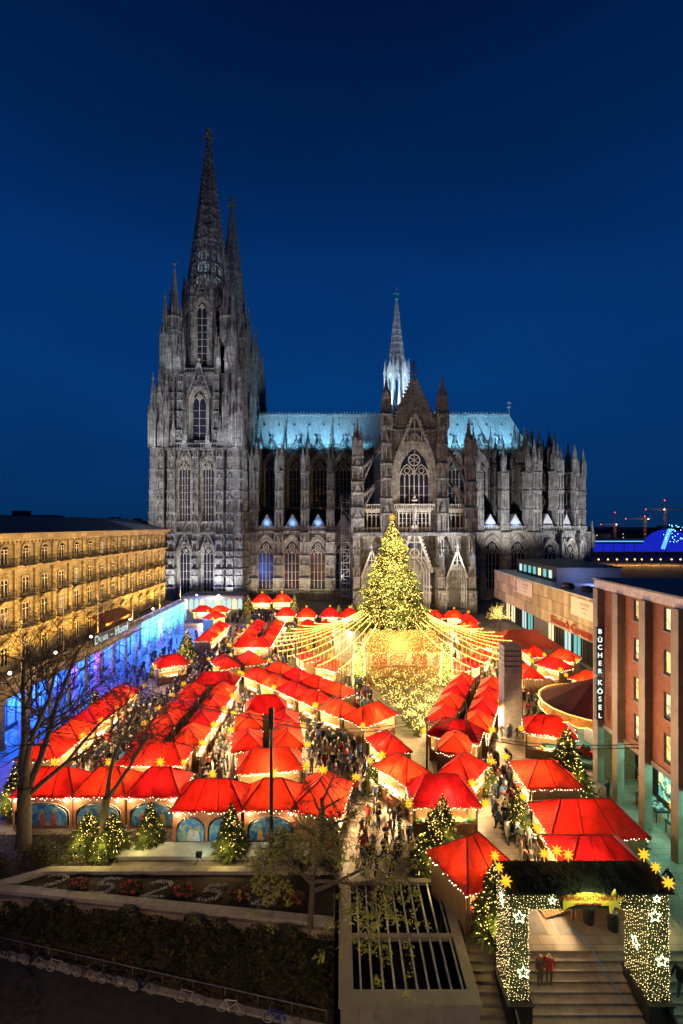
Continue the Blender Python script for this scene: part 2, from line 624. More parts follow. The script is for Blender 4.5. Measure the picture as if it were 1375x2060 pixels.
def gable_mesh(w, h, t=.5, mat=None, pattern=True, solid=False):
    """steep openwork gable with crockets and finial, base centre at origin"""
    b = MB()
    e = max(.28, w * .07)
    b.path([(-w / 2, 0), (0, h)], e, -t, 0)
    b.path([(w / 2, 0), (0, h)], e, -t, 0)
    if pattern:
        for q in (.30, .62):
            hw = w / 2 * (1 - q)
            b.box(-hw, hw, -t * .8, -t * .2, h * q - e * .25, h * q + e * .25)
        for x in (-.2, 0, .2):
            top = h * (1 - abs(x) * 2) - .1
            b.box(w * x - e * .2, w * x + e * .2, -t * .7, -t * .3, 0, top)
        b.path(circle_pts(0, h * .40, w * .13, 10), e * .5, -t * .9, -t * .1)
        if solid:
            b.prism([(-w / 2, 0), (w / 2, 0), (0, h)], -t * .12, 0)
    n = int(h / .9)
    for i in range(1, n):
        q = i / n
        for sg in (-1, 1):
            b.bulb((sg * (w / 2 * (1 - q) + e * .6), -t / 2, h * q + e * .3), e * .55)
    b.bulb((0, -t / 2, h + .5), .32)
    b.box(-.55, .55, -t / 2 - .12, -t / 2 + .12, h + .75, h + 1.0)
    b.frus(0, -t / 2, h, h + 1.7, .16, .06, 4)
    return b.mesh('gable', mat or M['stone'])


_gab = {}


def add_gable(x, y, z, rz, w, h, mat=None, **k):
    key = (w, h, (mat or M['stone']).name)
    if key not in _gab:
        _gab[key] = gable_mesh(w, h, mat=mat, **k)
    return put('gable', _gab[key], cath, (x, y, z), rz)


# ---------------------------------------------------------------- towers
def tower(TX, TY):
    # storey masses
    b = MB()
    b.box(-12.4, 12.4, -12.4, 12.4, 0, 47.5)
    for z in (21.4, 47.2):
        b.box(-13.4, 13.4, -13.4, 13.4, z - .5, z + .35)
    b.box(-9.6, 9.6, -9.6, 9.6, 47.5, 71)
    b.box(-10.3, 10.3, -10.3, 10.3, 70.6, 71.5)
    for a in range(4):
        b.M = Matrix.Rotation(a * pi / 2, 4, 'Z')
        # balustrade rails and panelling on bare wall
        for z, hw, yy in ((47.6, 12.6, -13.3), (71.5, 9.8, -10.2)):
            b.box(-hw, hw, yy, yy + .2, z + 1.1, z + 1.35)
            for i in range(int(hw * 2 / .8)):
                x = -hw + .4 + i * .8
                b.box(x - .1, x + .1, yy, yy + .2, z, z + 1.1)
        for x0, x1 in ((-6, -5.4), (-1.4, 1.4), (5.4, 6)):
            ribs(b, x0, x1, -12.4, 22, 46, max(1, int((x1 - x0) / .7)))
        ribs(b, -5.6, -1.4, -12.4, 22.2, 24.6, 5); ribs(b, 1.4, 5.6, -12.4, 22.2, 24.6, 5)
        ribs(b, -9.4, -4.6, -9.6, 50, 59, 6); ribs(b, 4.6, 9.4, -9.6, 50, 59, 6)
        ribs(b, -9.4, -4.6, -9.6, 60, 70, 6); ribs(b, 4.6, 9.4, -9.6, 60, 70, 6)
    b.M = None
    if 't' not in tower_cache:
        tower_cache['t'] = b.mesh('tower', M['stone'])
    put('tower', tower_cache['t'], cath, (TX, TY, 0))
    T = lambda x, y, a: (TX + x * cos(a) - y * sin(a), TY + x * sin(a) + y * cos(a))
    for a4 in range(4):
        a = a4 * pi / 2
        for z, h, d0, d1 in ((0, 21.4, 2.9, 2.5), (21.4, 26.1, 2.2, 1.7)):
            for x, w in ((0, 1.9), (-7.3, 2.4), (7.3, 2.4), (-10.6, 2.2), (10.6, 2.2), (-13.2, 2.2), (13.2, 2.2)):
                px, py = T(x, -12.0 if abs(x) < 12 else -11.2, a)
                add_but(px, py, z, a, w, d0, d1, h, 4)
            for x in (-3.6, 3.6):
                if z == 0:
                    px, py = T(x, -12.45, a)
                    add_window(cath, (px, py, 2.4), 2.9, 15.0, 3, a)
                    px, py = T(x, -13.0, a); add_gable(px, py, 15.6, a, 5.0, 6.2)
                else:
                    px, py = T(x, -12.45, a)
                    add_window(cath, (px, py, 24.9), 3.2, 18.8, 4, a)
                    px, py = T(x, -13.0, a); add_gable(px, py, 42.2, a, 5.2, 8.0)
        # third storey
        px, py = T(0, -9.65, a)
        add_window(cath, (px, py, 50.2), 4.0, 15.8, 2, a)
        px, py = T(0, -10.3, a); add_gable(px, py, 63.6, a, 7.2, 11.0)
        for x, w in ((-5.6, 1.8), (5.6, 1.8), (-8.8, 2.6), (8.8, 2.6)):
            px, py = T(x, -9.4, a)
            add_but(px, py, 47.5, a, w, 2.2, 1.2, 23.5, 4)
        for x, y, w, h in ((-13.2, -13.2, 2.6, 22), (-10.8, -12.8, 2.0, 14), (10.8, -12.8, 2.0, 14), (-7.2, -12.6, 1.6, 10), (7.2, -12.6, 1.6, 10),
                           (-11.4, -11.2, 3.4, 33), (-9.0, -13.0, 1.5, 11), (9.0, -13.0, 1.5, 11), (-3.4, -12.9, 1.2, 7.5), (3.4, -12.9, 1.2, 7.5), (-12.4, -9.0, 2.4, 27), (-12.9, -11.0, 1.8, 20), (-9.4, -12.2, 2.0, 26), (9.4, -12.2, 2.0, 26)):
            px, py = T(x, y, a); pin(px, py, 47.5, w, h)
        for x, y, w, h in ((-9.2, -10.6, 2.2, 15), (9.2, -10.6, 2.2, 15), (-6.2, -10.6, 1.5, 9.5), (6.2, -10.6, 1.5, 9.5), (-10.6, -10.6, 2.6, 25), (-10.2, -6.0, 1.6, 12), (10.2, -6.0, 1.6, 12), (-7.6, -10.0, 1.8, 24), (7.6, -10.0, 1.8, 24), (-10.0, -7.6, 1.8, 27), (-5.2, -9.6, 1.4, 15), (5.2, -9.6, 1.4, 15)):
            px, py = T(x, y, a); pin(px, py, 71, w, h)
        # corner turret beside the octagon
        px, py = T(-8.4, -8.4, a)
        put('corner_turret', tower_cache['turret'], cath, (px, py, 71), a)
    put('octagon', tower_cache['octagon'], cath, (TX, TY, 71))
    for k in range(8):
        a = k * pi / 4
        px, py = T(0, -7.05, a)
        add_window(cath, (px, py, 74), 3.0, 21.0, 2, a)
        px, py = T(0, -7.6, a); add_gable(px, py, 93.4, a, 5.2, 9.0)
        px, py = T(3.0, -7.2, a)
        pin(px, py, 92, 1.5, 14.5)
    put('spire', tower_cache['spire'], cath, (TX, TY, 100))


tower_cache = {}
b = MB()
n8 = pi / 8
b.frus(0, 0, 0, 28.5, 7.55, 7.4, 8, n8)
b.frus(0, 0, 28.5, 29.4, 8.3, 8.3, 8, n8)
for k in range(8):
    t = n8 + k * pi / 4
    x, y = 7.6 * cos(t), 7.6 * sin(t)
    b.frus(x, y, 0, 29, .95, .8, 6)
    for q in (5, 10, 15, 20, 25):
        b.frus(x, y, q, q + .5, 1.15, 1.15, 6)
for k in range(8):
    b.M = Matrix.Rotation(k * pi / 4, 4, 'Z')
    ribs(b, -2.7, -1.9, -7.0, 1, 28, 1); ribs(b, 1.9, 2.7, -7.0, 1, 28, 1)
    for i in range(8):
        b.box(-2.6 + i * .74 - .09, -2.6 + i * .74 + .09, -7.7, -7.5, 29.4, 30.6)
    b.box(-2.9, 2.9, -7.75, -7.45, 30.6, 30.9)
b.M = None
tower_cache['octagon'] = b.mesh('octagon', M['stone'])
# turret: cluster of shafts with a tall spirelet
b = MB()
b.frus(0, 0, 0, 18, 2.3, 2.0, 8)
for k in range(8):
    t = k * pi / 4
    b.box(2.1 * cos(t) - .22, 2.1 * cos(t) + .22, 2.1 * sin(t) - .22, 2.1 * sin(t) + .22, 0, 19)
    b.frus(2.1 * cos(t), 2.1 * sin(t), 19, 22.5, .4, .02, 4)
for z in (4.5, 9, 13.5, 18):
    b.frus(0, 0, z - .3, z + .3, 2.6, 2.6, 8)
b.frus(0, 0, 18, 35, 1.75, .12, 8)
for k in range(12):
    z = 19.5 + k * 1.25
    r = 1.75 * (1 - (z - 18) / 17) + .15
    for q in range(8):
        b.bulb((r * cos(q * pi / 4), r * sin(q * pi / 4), z), .2)
b.bulb((0, 0, 35.1), .45); b.box(-.6, .6, -.12, .12, 35.4, 35.7); b.frus(0, 0, 35, 36.6, .15, .08, 4)
tower_cache['turret'] = b.mesh('corner_turret', M['stone'])
# openwork spire
b = MB()
HS = 50.0
rad = lambda z: 6.7 * (1 - z / HS) + .55 * (z / HS)
lv = [0, 4.6, 9.0, 13.2, 17.2, 21.0, 24.6, 28.0, 34.0, 40.0, 45.0, 50.0]
for k in range(8):
    t = n8 + k * pi / 4
    for z0, z1 in zip(lv[:-1], lv[1:]):
        b.beam((rad(z0) * cos(t), rad(z0) * sin(t), z0), (rad(z1) * cos(t), rad(z1) * sin(t), z1), .95 - z0 * .010, .95 - z0 * .010)
    z = 1.0
    while z < HS - 1:
        r = rad(z) + .55
        b.bulb((r * cos(t), r * sin(t), z), .48 - z * .004)
        z += 1.7
for k in range(8):
    b.M = Matrix.Rotation(k * pi / 4, 4, 'Z')
    for i, z in enumerate(lv[:-1]):
        A = rad(z) * cos(n8); hw = rad(z) * sin(n8)
        b.box(-hw, hw, -A - .35, -A + .35, z - .35, z + .45)
        z1 = lv[i + 1]
        A1 = rad(z1) * cos(n8); hw1 = rad(z1) * sin(n8)
        if hw < .35:
            continue
        P = lambda u, q: (u * (hw + (hw1 - hw) * q), -(A + (A1 - A) * q), z + (z1 - z) * q)
        w = .24
        for u in (-.5, 0, .5):
            b.beam(P(u, 0), P(u, 1), w, .3)
        for cu in (-.5, .5):
            pts = [P(cu + .42 * cos(2 * pi * j / 8), .5 + .42 * sin(2 * pi * j / 8)) for j in range(9)]
            for p, q in zip(pts[:-1], pts[1:]):
                b.beam(p, q, w, .3)
        b.beam(P(-1, .1), P(1, .9), w * .7, .2); b.beam(P(1, .1), P(-1, .9), w * .7, .2)
b.M = None
b.frus(0, 0, 49.5, 51.5, .9, .9, 8)
b.frus(0, 0, 51.5, 57, .45, .3, 6)
for z, r in ((53.2, 1.55), (55.4, .9)):
    for a in range(4):
        b.beam((0, 0, z), (r * cos(a * pi / 2), r * sin(a * pi / 2), z), .5, .6)
        b.bulb((r * cos(a * pi / 2), r * sin(a * pi / 2), z + .1), .55)
b.bulb((0, 0, 56.6), .7)
tower_cache['spire'] = b.mesh('spire', M['stone'])
TWX = -44.4
tower(TWX, 154.4)
tower(TWX, 187.4)
# west front between the towers
b = MB()
b.box(TWX - 11, TWX + 12.4, 166, 176, 0, 47)
b.build('west_front', M['stone'], cath)

# ---------------------------------------------------------------- nave, choir: clerestory, roof
YC0, YC1 = 163.2, 178.8          # clerestory walls
ZE, ZR = 51.0, 64.3              # eaves, ridge
b = MB()
b.box(-32.2, 62, YC0, YC1, 20, ZE)
for q in range(9):               # rounded east end
    a0, a1 = -pi / 2 + pi * q / 8, -pi / 2 + pi * (q + 1) / 8
    if q < 8:
        p = [(62, AXIS), (62 + 7.8 * cos(a0), AXIS + 7.8 * sin(a0)), (62 + 7.8 * cos(a1), AXIS + 7.8 * sin(a1))]
        b.slab(p, 20, ZE)
b.box(-32, 66, YC0 - .5, YC0, ZE - .7, ZE + .2)
b.build('clerestory', M['stone_dark'], cath)  # deep shadow painted in with the darker stone
b = MB()
for x0, x1 in ((-31, 11.0), (28.6, 64)):
    n = int((x1 - x0) / .8)
    for i in range(n + 1):
        x = x0 + (x1 - x0) * i / n
        b.box(x - .1, x + .1, YC0 - .55, YC0 - .35, ZE, ZE + 1.2)
    b.box(x0, x1, YC0 - .6, YC0 - .3, ZE + 1.2, ZE + 1.45)
b.build('parapet', M['stone'], cath)


def roof_sheet(name, q4, nseam, mat, th=.25):
    """sheet roof between (eave0, eave1, ridge1, ridge0) with standing seams"""
    e0, e1, r1, r0 = [Vector(p) for p in q4]
    b = MB()
    nrm = (e1 - e0).cross(r0 - e0).normalized() * th
    b.add([tuple(p) for p in (e0, e1, r1, r0)] + [tuple(p - nrm) for p in (e0, e1, r1, r0)],
          [(0, 1, 2, 3), (7, 6, 5, 4), (0, 4, 5, 1), (1, 5, 6, 2), (2, 6, 7, 3), (3, 7, 4, 0)])
    for i in range(nseam + 1):
        u = i / nseam
        b.beam(e0.lerp(e1, u) + nrm * .3, r0.lerp(r1, u) + nrm * .3, .09, .22)
    return b.build(name, mat, cath)


roof_sheet('roof', ((-30.4, YC0 + .3, ZE), (66.4, YC0 + .3, ZE), (62, AXIS, ZR), (-30.4, AXIS, ZR)), 96, M['lead_roof'])
roof_sheet('roof', ((66.4, YC1 - .3, ZE), (-30.4, YC1 - .3, ZE), (-30.4, AXIS, ZR), (62, AXIS, ZR)), 40, M['lead_roof'])
b = MB()
pp = [(66.4, YC0 + .3), (69.6, AXIS - 3.5), (69.6, AXIS + 3.5), (66.4, YC1 - .3)]
for (x0, y0), (x1, y1) in zip(pp[:-1], pp[1:]):
    b.poly([(x0, y0, ZE), (x1, y1, ZE), (62, AXIS, ZR)])
b.build('roof', M['lead_roof'], cath)
# ridge cresting
b = MB()
b.box(-30.4, 62, AXIS - .3, AXIS + .3, ZR - .15, ZR + .55)
i = 0
x = -30
while x < 62:
    b.bulb((x, AXIS, ZR + 1.15), .26); b.box(x - .07, x + .07, AXIS - .07, AXIS + .07, ZR + .5, ZR + 1.0)
    x += 1.15
b.build('ridge_crest', M['stone_pale'], cath, kind='stuff')
b = MB()   # cross at the east end of the ridge
b.frus(62, AXIS, ZR, ZR + 5.6, .28, .12, 6)
b.lathe([(0, 2.6), (.5, 2.8), (.75, 3.2), (.5, 3.6), (0, 3.8)], 0, 0, 8)
b.v = [(p[0] + 62, p[1] + AXIS, p[2] + ZR) if abs(p[0]) < 2 else p for p in b.v]
b.box(61.3, 62.7, AXIS - .08, AXIS + .08, ZR + 4.5, ZR + 4.75)
b.build('roof_cross', M['stone_pale'], cath)
# roof dormers: small dark hatches
for z, n, off in ((60.2, 17, 0), (56.0, 17, 2.4)):
    for i in range(n):
        x = -28 + off + i * 5.4
        if 9 < x < 31:
            continue
        y = YC0 + .3 + (z - ZE) / (ZR - ZE) * (AXIS - YC0 - .3) - .18
        q = MB()
        q.prism([(-.32, 0), (.32, 0), (0, .8)], -.35, .35)
        if 'hatch' not in tower_cache:
            tower_cache['hatch'] = q.mesh('roof_hatch', M['iron'])
        put('roof_hatch', tower_cache['hatch'], cath, (x, y, z))

# ---------------------------------------------------------------- aisles with free standing piers
YA = 148.4
STG = None


def stained(name, seed):
    """leaded coloured glass with some light behind it"""
    m, nt, bs = new_mat(name)
    L = nt.links
    g = nd(nt, 'ShaderNodeNewGeometry')
    v = nd(nt, 'ShaderNodeTexVoronoi', Scale=1.5)
    h = nd(nt, 'ShaderNodeTexNoise', Scale=0.33, Detail=2.0)
    mp = nd(nt, 'ShaderNodeMapping', Location=(seed * 3.7, 0, seed))
    L.new(g.outputs['Position'], mp.inputs[0]); L.new(mp.outputs[0], v.inputs['Vector']); L.new(mp.outputs[0], h.inputs['Vector'])
    r = nd(nt, 'ShaderNodeValToRGB')
    e = r.color_ramp.elements
    e[0].position = 0.0; e[0].color = (.01, .02, .10, 1)
    e[1].position = 1.0; e[1].color = (.30, .10, .02, 1)
    for p, c in ((.3, (.02, .03, .14)), (.45, (.05, .02, .04)), (.6, (.25, .02, .015)), (.8, (.35, .14, .02))):
        k = e.new(p); k.color = (*c, 1)
    L.new(v.outputs['Color'], r.inputs[0])
    mr = nd(nt, 'ShaderNodeMapRange'); mr.inputs[1].default_value = .45; mr.inputs[2].default_value = .7; mr.inputs[4].default_value = .45
    L.new(h.outputs[0], mr.inputs[0])
    bs.inputs['Base Color'].default_value = (.012, .014, .028, 1); L.new(r.outputs[0], bs.inputs['Emission Color'])
    L.new(mr.outputs[0], bs.inputs['Emission Strength'])
    bs.inputs['Roughness'].default_value = .2
    m.cycles.emission_sampling = 'NONE'
    return m


ST = [stained('stained_glass_a', 1), stained('stained_glass_b', 2.6), stained('stained_glass_c', 5.3)]


def aisle(x0, x1, piers, bays, panes):
    b = MB()
    b.box(x0, x1, YA, YC0, 0, 21.6)
    b.box(x0, x1, YA - .5, YA, 21.0, 22.0)
    b.box(x0, x1, YA - 1.0, YA, 0, 2.6)
    n = int((x1 - x0) / .75)
    for i in range(n + 1):
        x = x0 + (x1 - x0) * i / n
        b.box(x - .1, x + .1, YA - .4, YA - .2, 22.0, 23.1)
    b.box(x0, x1, YA - .45, YA - .15, 23.1, 23.4)
    b.build('aisle_wall', M['stone_pale'], cath)
    for i, x in enumerate(bays):
        add_window(cath, (x, YA - .02, 3.4), 4.6, 15.4, 4, 0, panes[i % len(panes)])
    for x in piers:
        add_but(x, YA, 0, 0, 3.0, 1.9, 1.5, 21.6, 3, M['stone_pale'])
        put('pier', pier_mesh(), cath, (x, YA + 1.6, 22))
        pin(x - .55, YA - .2, 41, 1.5, 8.2); pin(x + .55, YA + 2.6, 41.5, 1.7, 9.4)
        put('pier', pier_mesh(True), cath, (x, YA + 9.2, 22))
        pin(x, YA + 9.2, 44, 2.0, 9.5, True)
        put('flying_buttress', flyer_mesh(), cath, (x, YA + 3.8, 0), pi / 2)
        put('flying_buttress', flyer_mesh(), cath, (x, YA + 10.6, 3.0), pi / 2, sc=(.72, 1, 1))
        pin(x, YC0 - .9, ZE - 3.5, 1.5, 11.0, True)
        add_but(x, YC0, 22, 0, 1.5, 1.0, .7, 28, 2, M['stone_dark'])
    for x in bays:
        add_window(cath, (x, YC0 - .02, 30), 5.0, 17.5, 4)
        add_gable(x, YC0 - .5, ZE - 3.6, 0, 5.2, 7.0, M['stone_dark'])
        q = MB()   # tent roof over the aisle vault
        q.poly([(-3.0, 0, 0), (3.0, 0, 0), (0, 0, 5.2)])
        q.poly([(3.0, 0, 0), (3.0, 9, 0), (0, 9, 5.2), (0, 0, 5.2)])
        q.poly([(-3.0, 0, 0), (0, 0, 5.2), (0, 9, 5.2), (-3.0, 9, 0)])
        for u in range(-5, 6):
            q.beam((u * .5, -.05, 0), (u * .5, -.05, 5.2 * (1 - abs(u) / 6)), .06, .06)
        if 'tent' not in tower_cache:
            tower_cache['tent'] = q.mesh('chapel_roof', M['slate_chapel'])
        put('chapel_roof', tower_cache['tent'], cath, (x, YA + 1.4, 22.2))


_misc = {}


def pier_mesh(inner=False):
    k = 'pi' if inner else 'po'
    if k in _misc:
        return _misc[k]
    b = MB()
    h = 22 if inner else 19.0
    w, d = (1.9, 2.6) if inner else (2.3, 3.6)
    b.box(-w / 2, w / 2, -d / 2, d / 2, 0, h)
    ribs(b, -w / 2 + .1, w / 2 - .1, -d / 2, .5, h * .34, 3)
    ribs(b, -w / 2 + .1, w / 2 - .1, -d / 2, h * .40, h * .66, 3)
    ribs(b, -w / 2 + .1, w / 2 - .1, -d / 2, h * .70, h * .96, 3)
    for z in (h * .36, h * .68, h):
        b.box(-w / 2 - .25, w / 2 + .25, -d / 2 - .3, d / 2 + .25, z - .25, z + .15)
    for sx_ in (-1, 1):
        b.box(sx_ * w / 2 - .2, sx_ * w / 2 + .2, -d / 2 - .25, -d / 2 + .3, 0, h * .36)
        b.frus(sx_ * w / 2, -d / 2, h * .36, h * .5, .38, .02, 4, pi / 4)
        for yy in (-d * .2, d * .2):
            b.box(sx_ * w / 2 - .12, sx_ * w / 2 + .12, yy - .12, yy + .12, .4, h * .95)
    b.prism([(-w * .5, h * .30), (w * .5, h * .30), (0, h * .45)], -d / 2 - .4, -d / 2)
    b.prism([(-w * .5, h * .62), (w * .5, h * .62), (0, h * .78)], -d / 2 - .4, -d / 2)
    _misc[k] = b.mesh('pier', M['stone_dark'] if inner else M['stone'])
    return _misc[k]


def flyer_mesh():
    """two raking arches with crockets, spanning local x 0..6"""
    if 'fl' in _misc:
        return _misc['fl']
    b = MB()
    for z0, z1 in ((30.5, 36.5), (38.5, 45.0)):
        top = [(6.0 * i / 8, z0 + 1.0 + (z1 - z0) * i / 8) for i in range(9)]
        low = [(6.0 * i / 8, z0 - 1.4 + (z1 - z0) * i / 8 + 1.5 * sin(pi * .5 * i / 8) - .4 * (i / 8)) for i in range(9)]
        b.band(low, top, -.45, .45)
        for x, z in top:
            b.bulb((x, 0, z + .25), .26)
    _misc['fl'] = b.mesh('flying_buttress', M['stone_dark'])
    return _misc['fl']


aisle(-31, 5.0, (-28.3, -20.1, -11.8, -3.5), (-24.2, -15.9, -7.6, .6), (ST[0], ST[1], ST[2], M['glass_dark']))
aisle(35.0, 64.0, (44.3, 52.4, 60.5), (40.2, 48.3, 56.4), (M['glass_dark'],))
# scaffolding stair beside the transept
sc = thing('scaffold_tower', 'slim lattice scaffolding tower standing against the cathedral beside the transept', 'scaffold', (1.2, 141.5, 0))
for x in (-1.3, 1.3):
    for y in (-.9, .9):
        q = MB(); q.tube((x, y, 0), (x, y, 33), .09, n=6); q.build('standard', M['steel'], sc, local=True)
for k in range(15):
    q = MB()
    z = 2 + k * 2.05
    for y in (-.9, .9):
        q.tube((-1.3, y, z), (1.3, y, z), .06, n=4)
    for x in (-1.3, 1.3):
        q.tube((x, -.9, z), (x, .9, z), .06, n=4)
    s_ = 1 if k % 2 else -1
    q.tube((-1.3 * s_, -.9, z), (1.3 * s_, -.9, z + 2.05), .06, n=4)
    q.box(-1.25, 1.25, -.85, .85, z + .02, z + .07)
    q.build('scaffold_deck', M['steel'], sc, local=True)

# ---------------------------------------------------------------- rounded east end
cxe, cye = 62.0, AXIS
def ring(r, a):                                # a from south, turning east
    return (cxe + r * sin(a), cye - r * cos(a))
b = MB()
angs = [radians(x) for x in (0, 18, 36, 54, 72, 90, 108, 126)]
for a0, a1 in zip(angs[:-1], angs[1:]):
    p0, p1 = ring(25.2, a0), ring(25.2, a1)
    q0, q1 = ring(8, a0), ring(8, a1)
    b.slab([q0, p0, p1, q1], 0, 21.6)
    p0, p1 = ring(25.7, a0), ring(25.7, a1)
    b.slab([q0, p0, p1, q1], 21.0, 22.0)
    for i in range(9):
        u = i / 9
        x, y = p0[0] + (p1[0] - p0[0]) * u, p0[1] + (p1[1] - p0[1]) * u
        b.box(x - .1, x + .1, y - .1, y + .1, 22, 23.1)
    b.beam((*p0, 23.2), (*p1, 23.2), .25, .3)
b.build('apse_wall', M['stone'], cath)
for i, a in enumerate(angs[:-1]):
    am = (a + angs[i + 1]) / 2
    x, y = ring(24.95, am)
    add_window(cath, (x, y, 3.4), 3.8, 14.6, 3, am)
    x, y = ring(25.0, a)
    add_but(x, y, 0, a, 2.2, 1.6, 1.3, 21.6, 3)
    x, y = ring(23.0, a)
    put('pier', pier_mesh(), cath, (x, y, 22), a)
    for dx, rr, h in ((-.6, 24.6, 9.0), (.6, 24.6, 7.5), (0, 22.2, 11)):
        px, py = ring(rr, a + dx / 24)
        pin(px, py, 40.5, 1.6, h)
    x, y = ring(15.5, a)
    put('pier', pier_mesh(True), cath, (x, y, 22), a)
    pin(x, y, 43.5, 2.2, 12.5, True)
    x, y = ring(21.5, a)
    put('flying_buttress', flyer_mesh(), cath, (x, y, 0), a + pi / 2)
    x, y = ring(14.3, a)
    put('flying_buttress', flyer_mesh(), cath, (x, y, 3.0), a + pi / 2, sc=(1.05, 1, 1))
    x, y = ring(8.2, a)
    pin(x, y, ZE - 3.5, 1.5, 10.5, True)
    x, y = ring(24.0, am)
    put('chapel_roof', tower_cache['tent'], cath, (x, y, 22.2), am)
    x, y = ring(7.9, am)
    add_window(cath, (x, y, 30), 2.2, 17.0, 2, am)
for k in range(5):                              # low outer chapel turrets at the far right
    x, y = ring(27.2, radians(58 + k * 14))
    pin(x, y, 16, 1.3, 9)

# ---------------------------------------------------------------- south transept
TYF = 125.0
b = MB()
b.box(CATX - 15.9, CATX + 15.9, TYF + 4.2, AXIS, 0, 21.6)       # low arms
b.box(CATX - 8.6, CATX + 8.6, TYF + 1.2, AXIS, 21.6, 50)        # high arm
b.box(CATX - 16.6, CATX + 16.6, TYF - .6, TYF + 5, 20.9, 21.8)
b.build('transept_wall', M['stone'], cath)
b = MB()                                                         # panelled screen above portals
for x0, x1, n in ((-15.2, -13.4, 2), (-9.9, -8.5, 2), (-5.6, -4.4, 2), (4.4, 5.6, 2), (8.5, 9.9, 2), (13.4, 15.2, 2)):
    ribs(b, CATX + x0, CATX + x1, TYF + 4.2, 13.5, 20.6, n, .35, .26)
for x0, x1, n in ((-13.4, -9.9, 5), (-4.4, 4.4, 10), (9.9, 13.4, 5)):
    ribs(b, CATX + x0, CATX + x1, TYF + 4.2, 12.5, 20.6, n, .3, .2)
b.build('blind_arcade', M['stone_pale'], cath)
for x, w in ((-15.7, 1.9), (-7.3, 1.8), (7.3, 1.8), (15.7, 1.9)):
    add_but(CATX + x, TYF + 4.4, 0, 0, w, 4.6, 4.0, 12.6, 2, M['stone_pale'])
    add_but(CATX + x, TYF + 4.4, 12.6, 0, w * .9, 3.2, 2.6, 8.4, 1, M['stone_pale'])
    pin(CATX + x, TYF + .4, 12.6, 1.5, 6.5)


def portal(x, w, hgt, doors):
    root = bpy.data.objects.new('portal', None)
    COL.objects.link(root)
    root.parent = cath
    root.matrix_parent_inverse = Matrix.Translation(-Vector(cath.location))
    root.location = (x, TYF + 4.1, 0)
    spring = hgt - w * .75
    k = 6
    for i in range(k):
        q = MB()
        a, c = 1.0 + i * .11, 1.0 + (i + 1) * .11
        y0 = -.6 - i * .55
        q.band(arch_full(w * a, .9, spring, .95), arch_full(w * c, .9, spring, .95), y0, 0)
        if i % 2 == 0:
            for px, pz in arch_pts(w * (a + .05), spring, .95, 9):
                q.cbox((px, y0 - .1, pz), (.24, .3, .4))
        q.build('archivolt', M['tracery'] if i % 2 else M['stone'], root, local=True)
    q = MB()
    q.prism([(p[0], p[1]) for p in arch_full(w, 6.3, spring, .95)], -.35, 0)
    for r in range(3):
        for i in range(-3 + r, 4 - r):
            q.lathe([(.22, 0), (.2, .6), (.1, .8), (.13, .95), (0, 1.1)], 0, 0, 6)
            n0 = len(q.v) - 30
            for j in range(n0, len(q.v)):
                v = q.v[j]
                q.v[j] = (v[0] + i * w * .11, v[1] - .4, v[2] + 6.8 + r * 1.5)
    q.build('tympanum', M['stone_pale'], root, local=True)
    for i in range(doors):
        dw = w / doors
        xc = -w / 2 + dw * (i + .5)
        q = MB()
        q.box(xc - dw * .45, xc + dw * .45, -.22, 0, .9, 6.2)
        for zz in range(5):
            q.box(xc - dw * .36, xc + dw * .36, -.30, -.2, 1.2 + zz, 1.95 + zz)
        q.build('door', M['door_wood'], root, local=True)
    if doors > 1:
        q = MB(); q.box(-.3, .3, -.9, -.1, .9, 6.3); q.build('trumeau', M['stone_pale'], root, local=True)
    q = MB()
    q.box(-w * .9, w * .9, -4.8, 0, 0, .45); q.box(-w * .86, w * .86, -4.4, 0, .45, .9)
    q.build('step', M['stone'], root, local=True)
    for sg in (-1, 1):
        for i in range(3 if w > 5 else 2):
            put('statue', statue_mesh(), root, (sg * w * (.60 + .11 * i), -1.0 - i * .8 - .25, 3.6), local=True, sc=1.15)
    return root


def statue_mesh():
    if 'stat' not in _misc:
        b = MB()
        b.lathe([(.42, -.9), (.34, -.5), (.40, 0), (.36, .1), (.40, .5), (.34, 1.1), (.44, 1.55), (.30, 1.85), (.12, 1.95), (.17, 2.1), (.19, 2.25), (.1, 2.42), (0, 2.46)], n=10)
        for s_ in (-1, 1):
            b.tube((.38 * s_, 0, 1.65), (.30 * s_, -.28, 1.1), .12, .09, 6)
            b.tube((.30 * s_, -.28, 1.1), (0, -.38, 1.25), .09, .07, 6)
        b.box(-.45, .45, -.45, .35, 2.7, 3.0)
        b.frus(0, -.05, 3.0, 4.2, .5, .02, 4, pi / 4)
        _misc['stat'] = b.mesh('statue', M['tracery'], True)
    return _misc['stat']


portal(CATX, 5.2, 14.0, 2)
portal(CATX - 11.5, 3.5, 10.6, 1)
portal(CATX + 11.5, 3.5, 10.6, 1)
add_gable(CATX, TYF + .6, 11.0, 0, 9.6, 13.2, M['tracery'])
add_gable(CATX - 11.6, TYF + .6, 9.6, 0, 5.6, 7.4, M['tracery'])
add_gable(CATX + 11.6, TYF + .6, 9.6, 0, 5.6, 7.4, M['tracery'])
put('statue', statue_mesh(), cath, (CATX, TYF + .4, 26.3), sc=1.5)
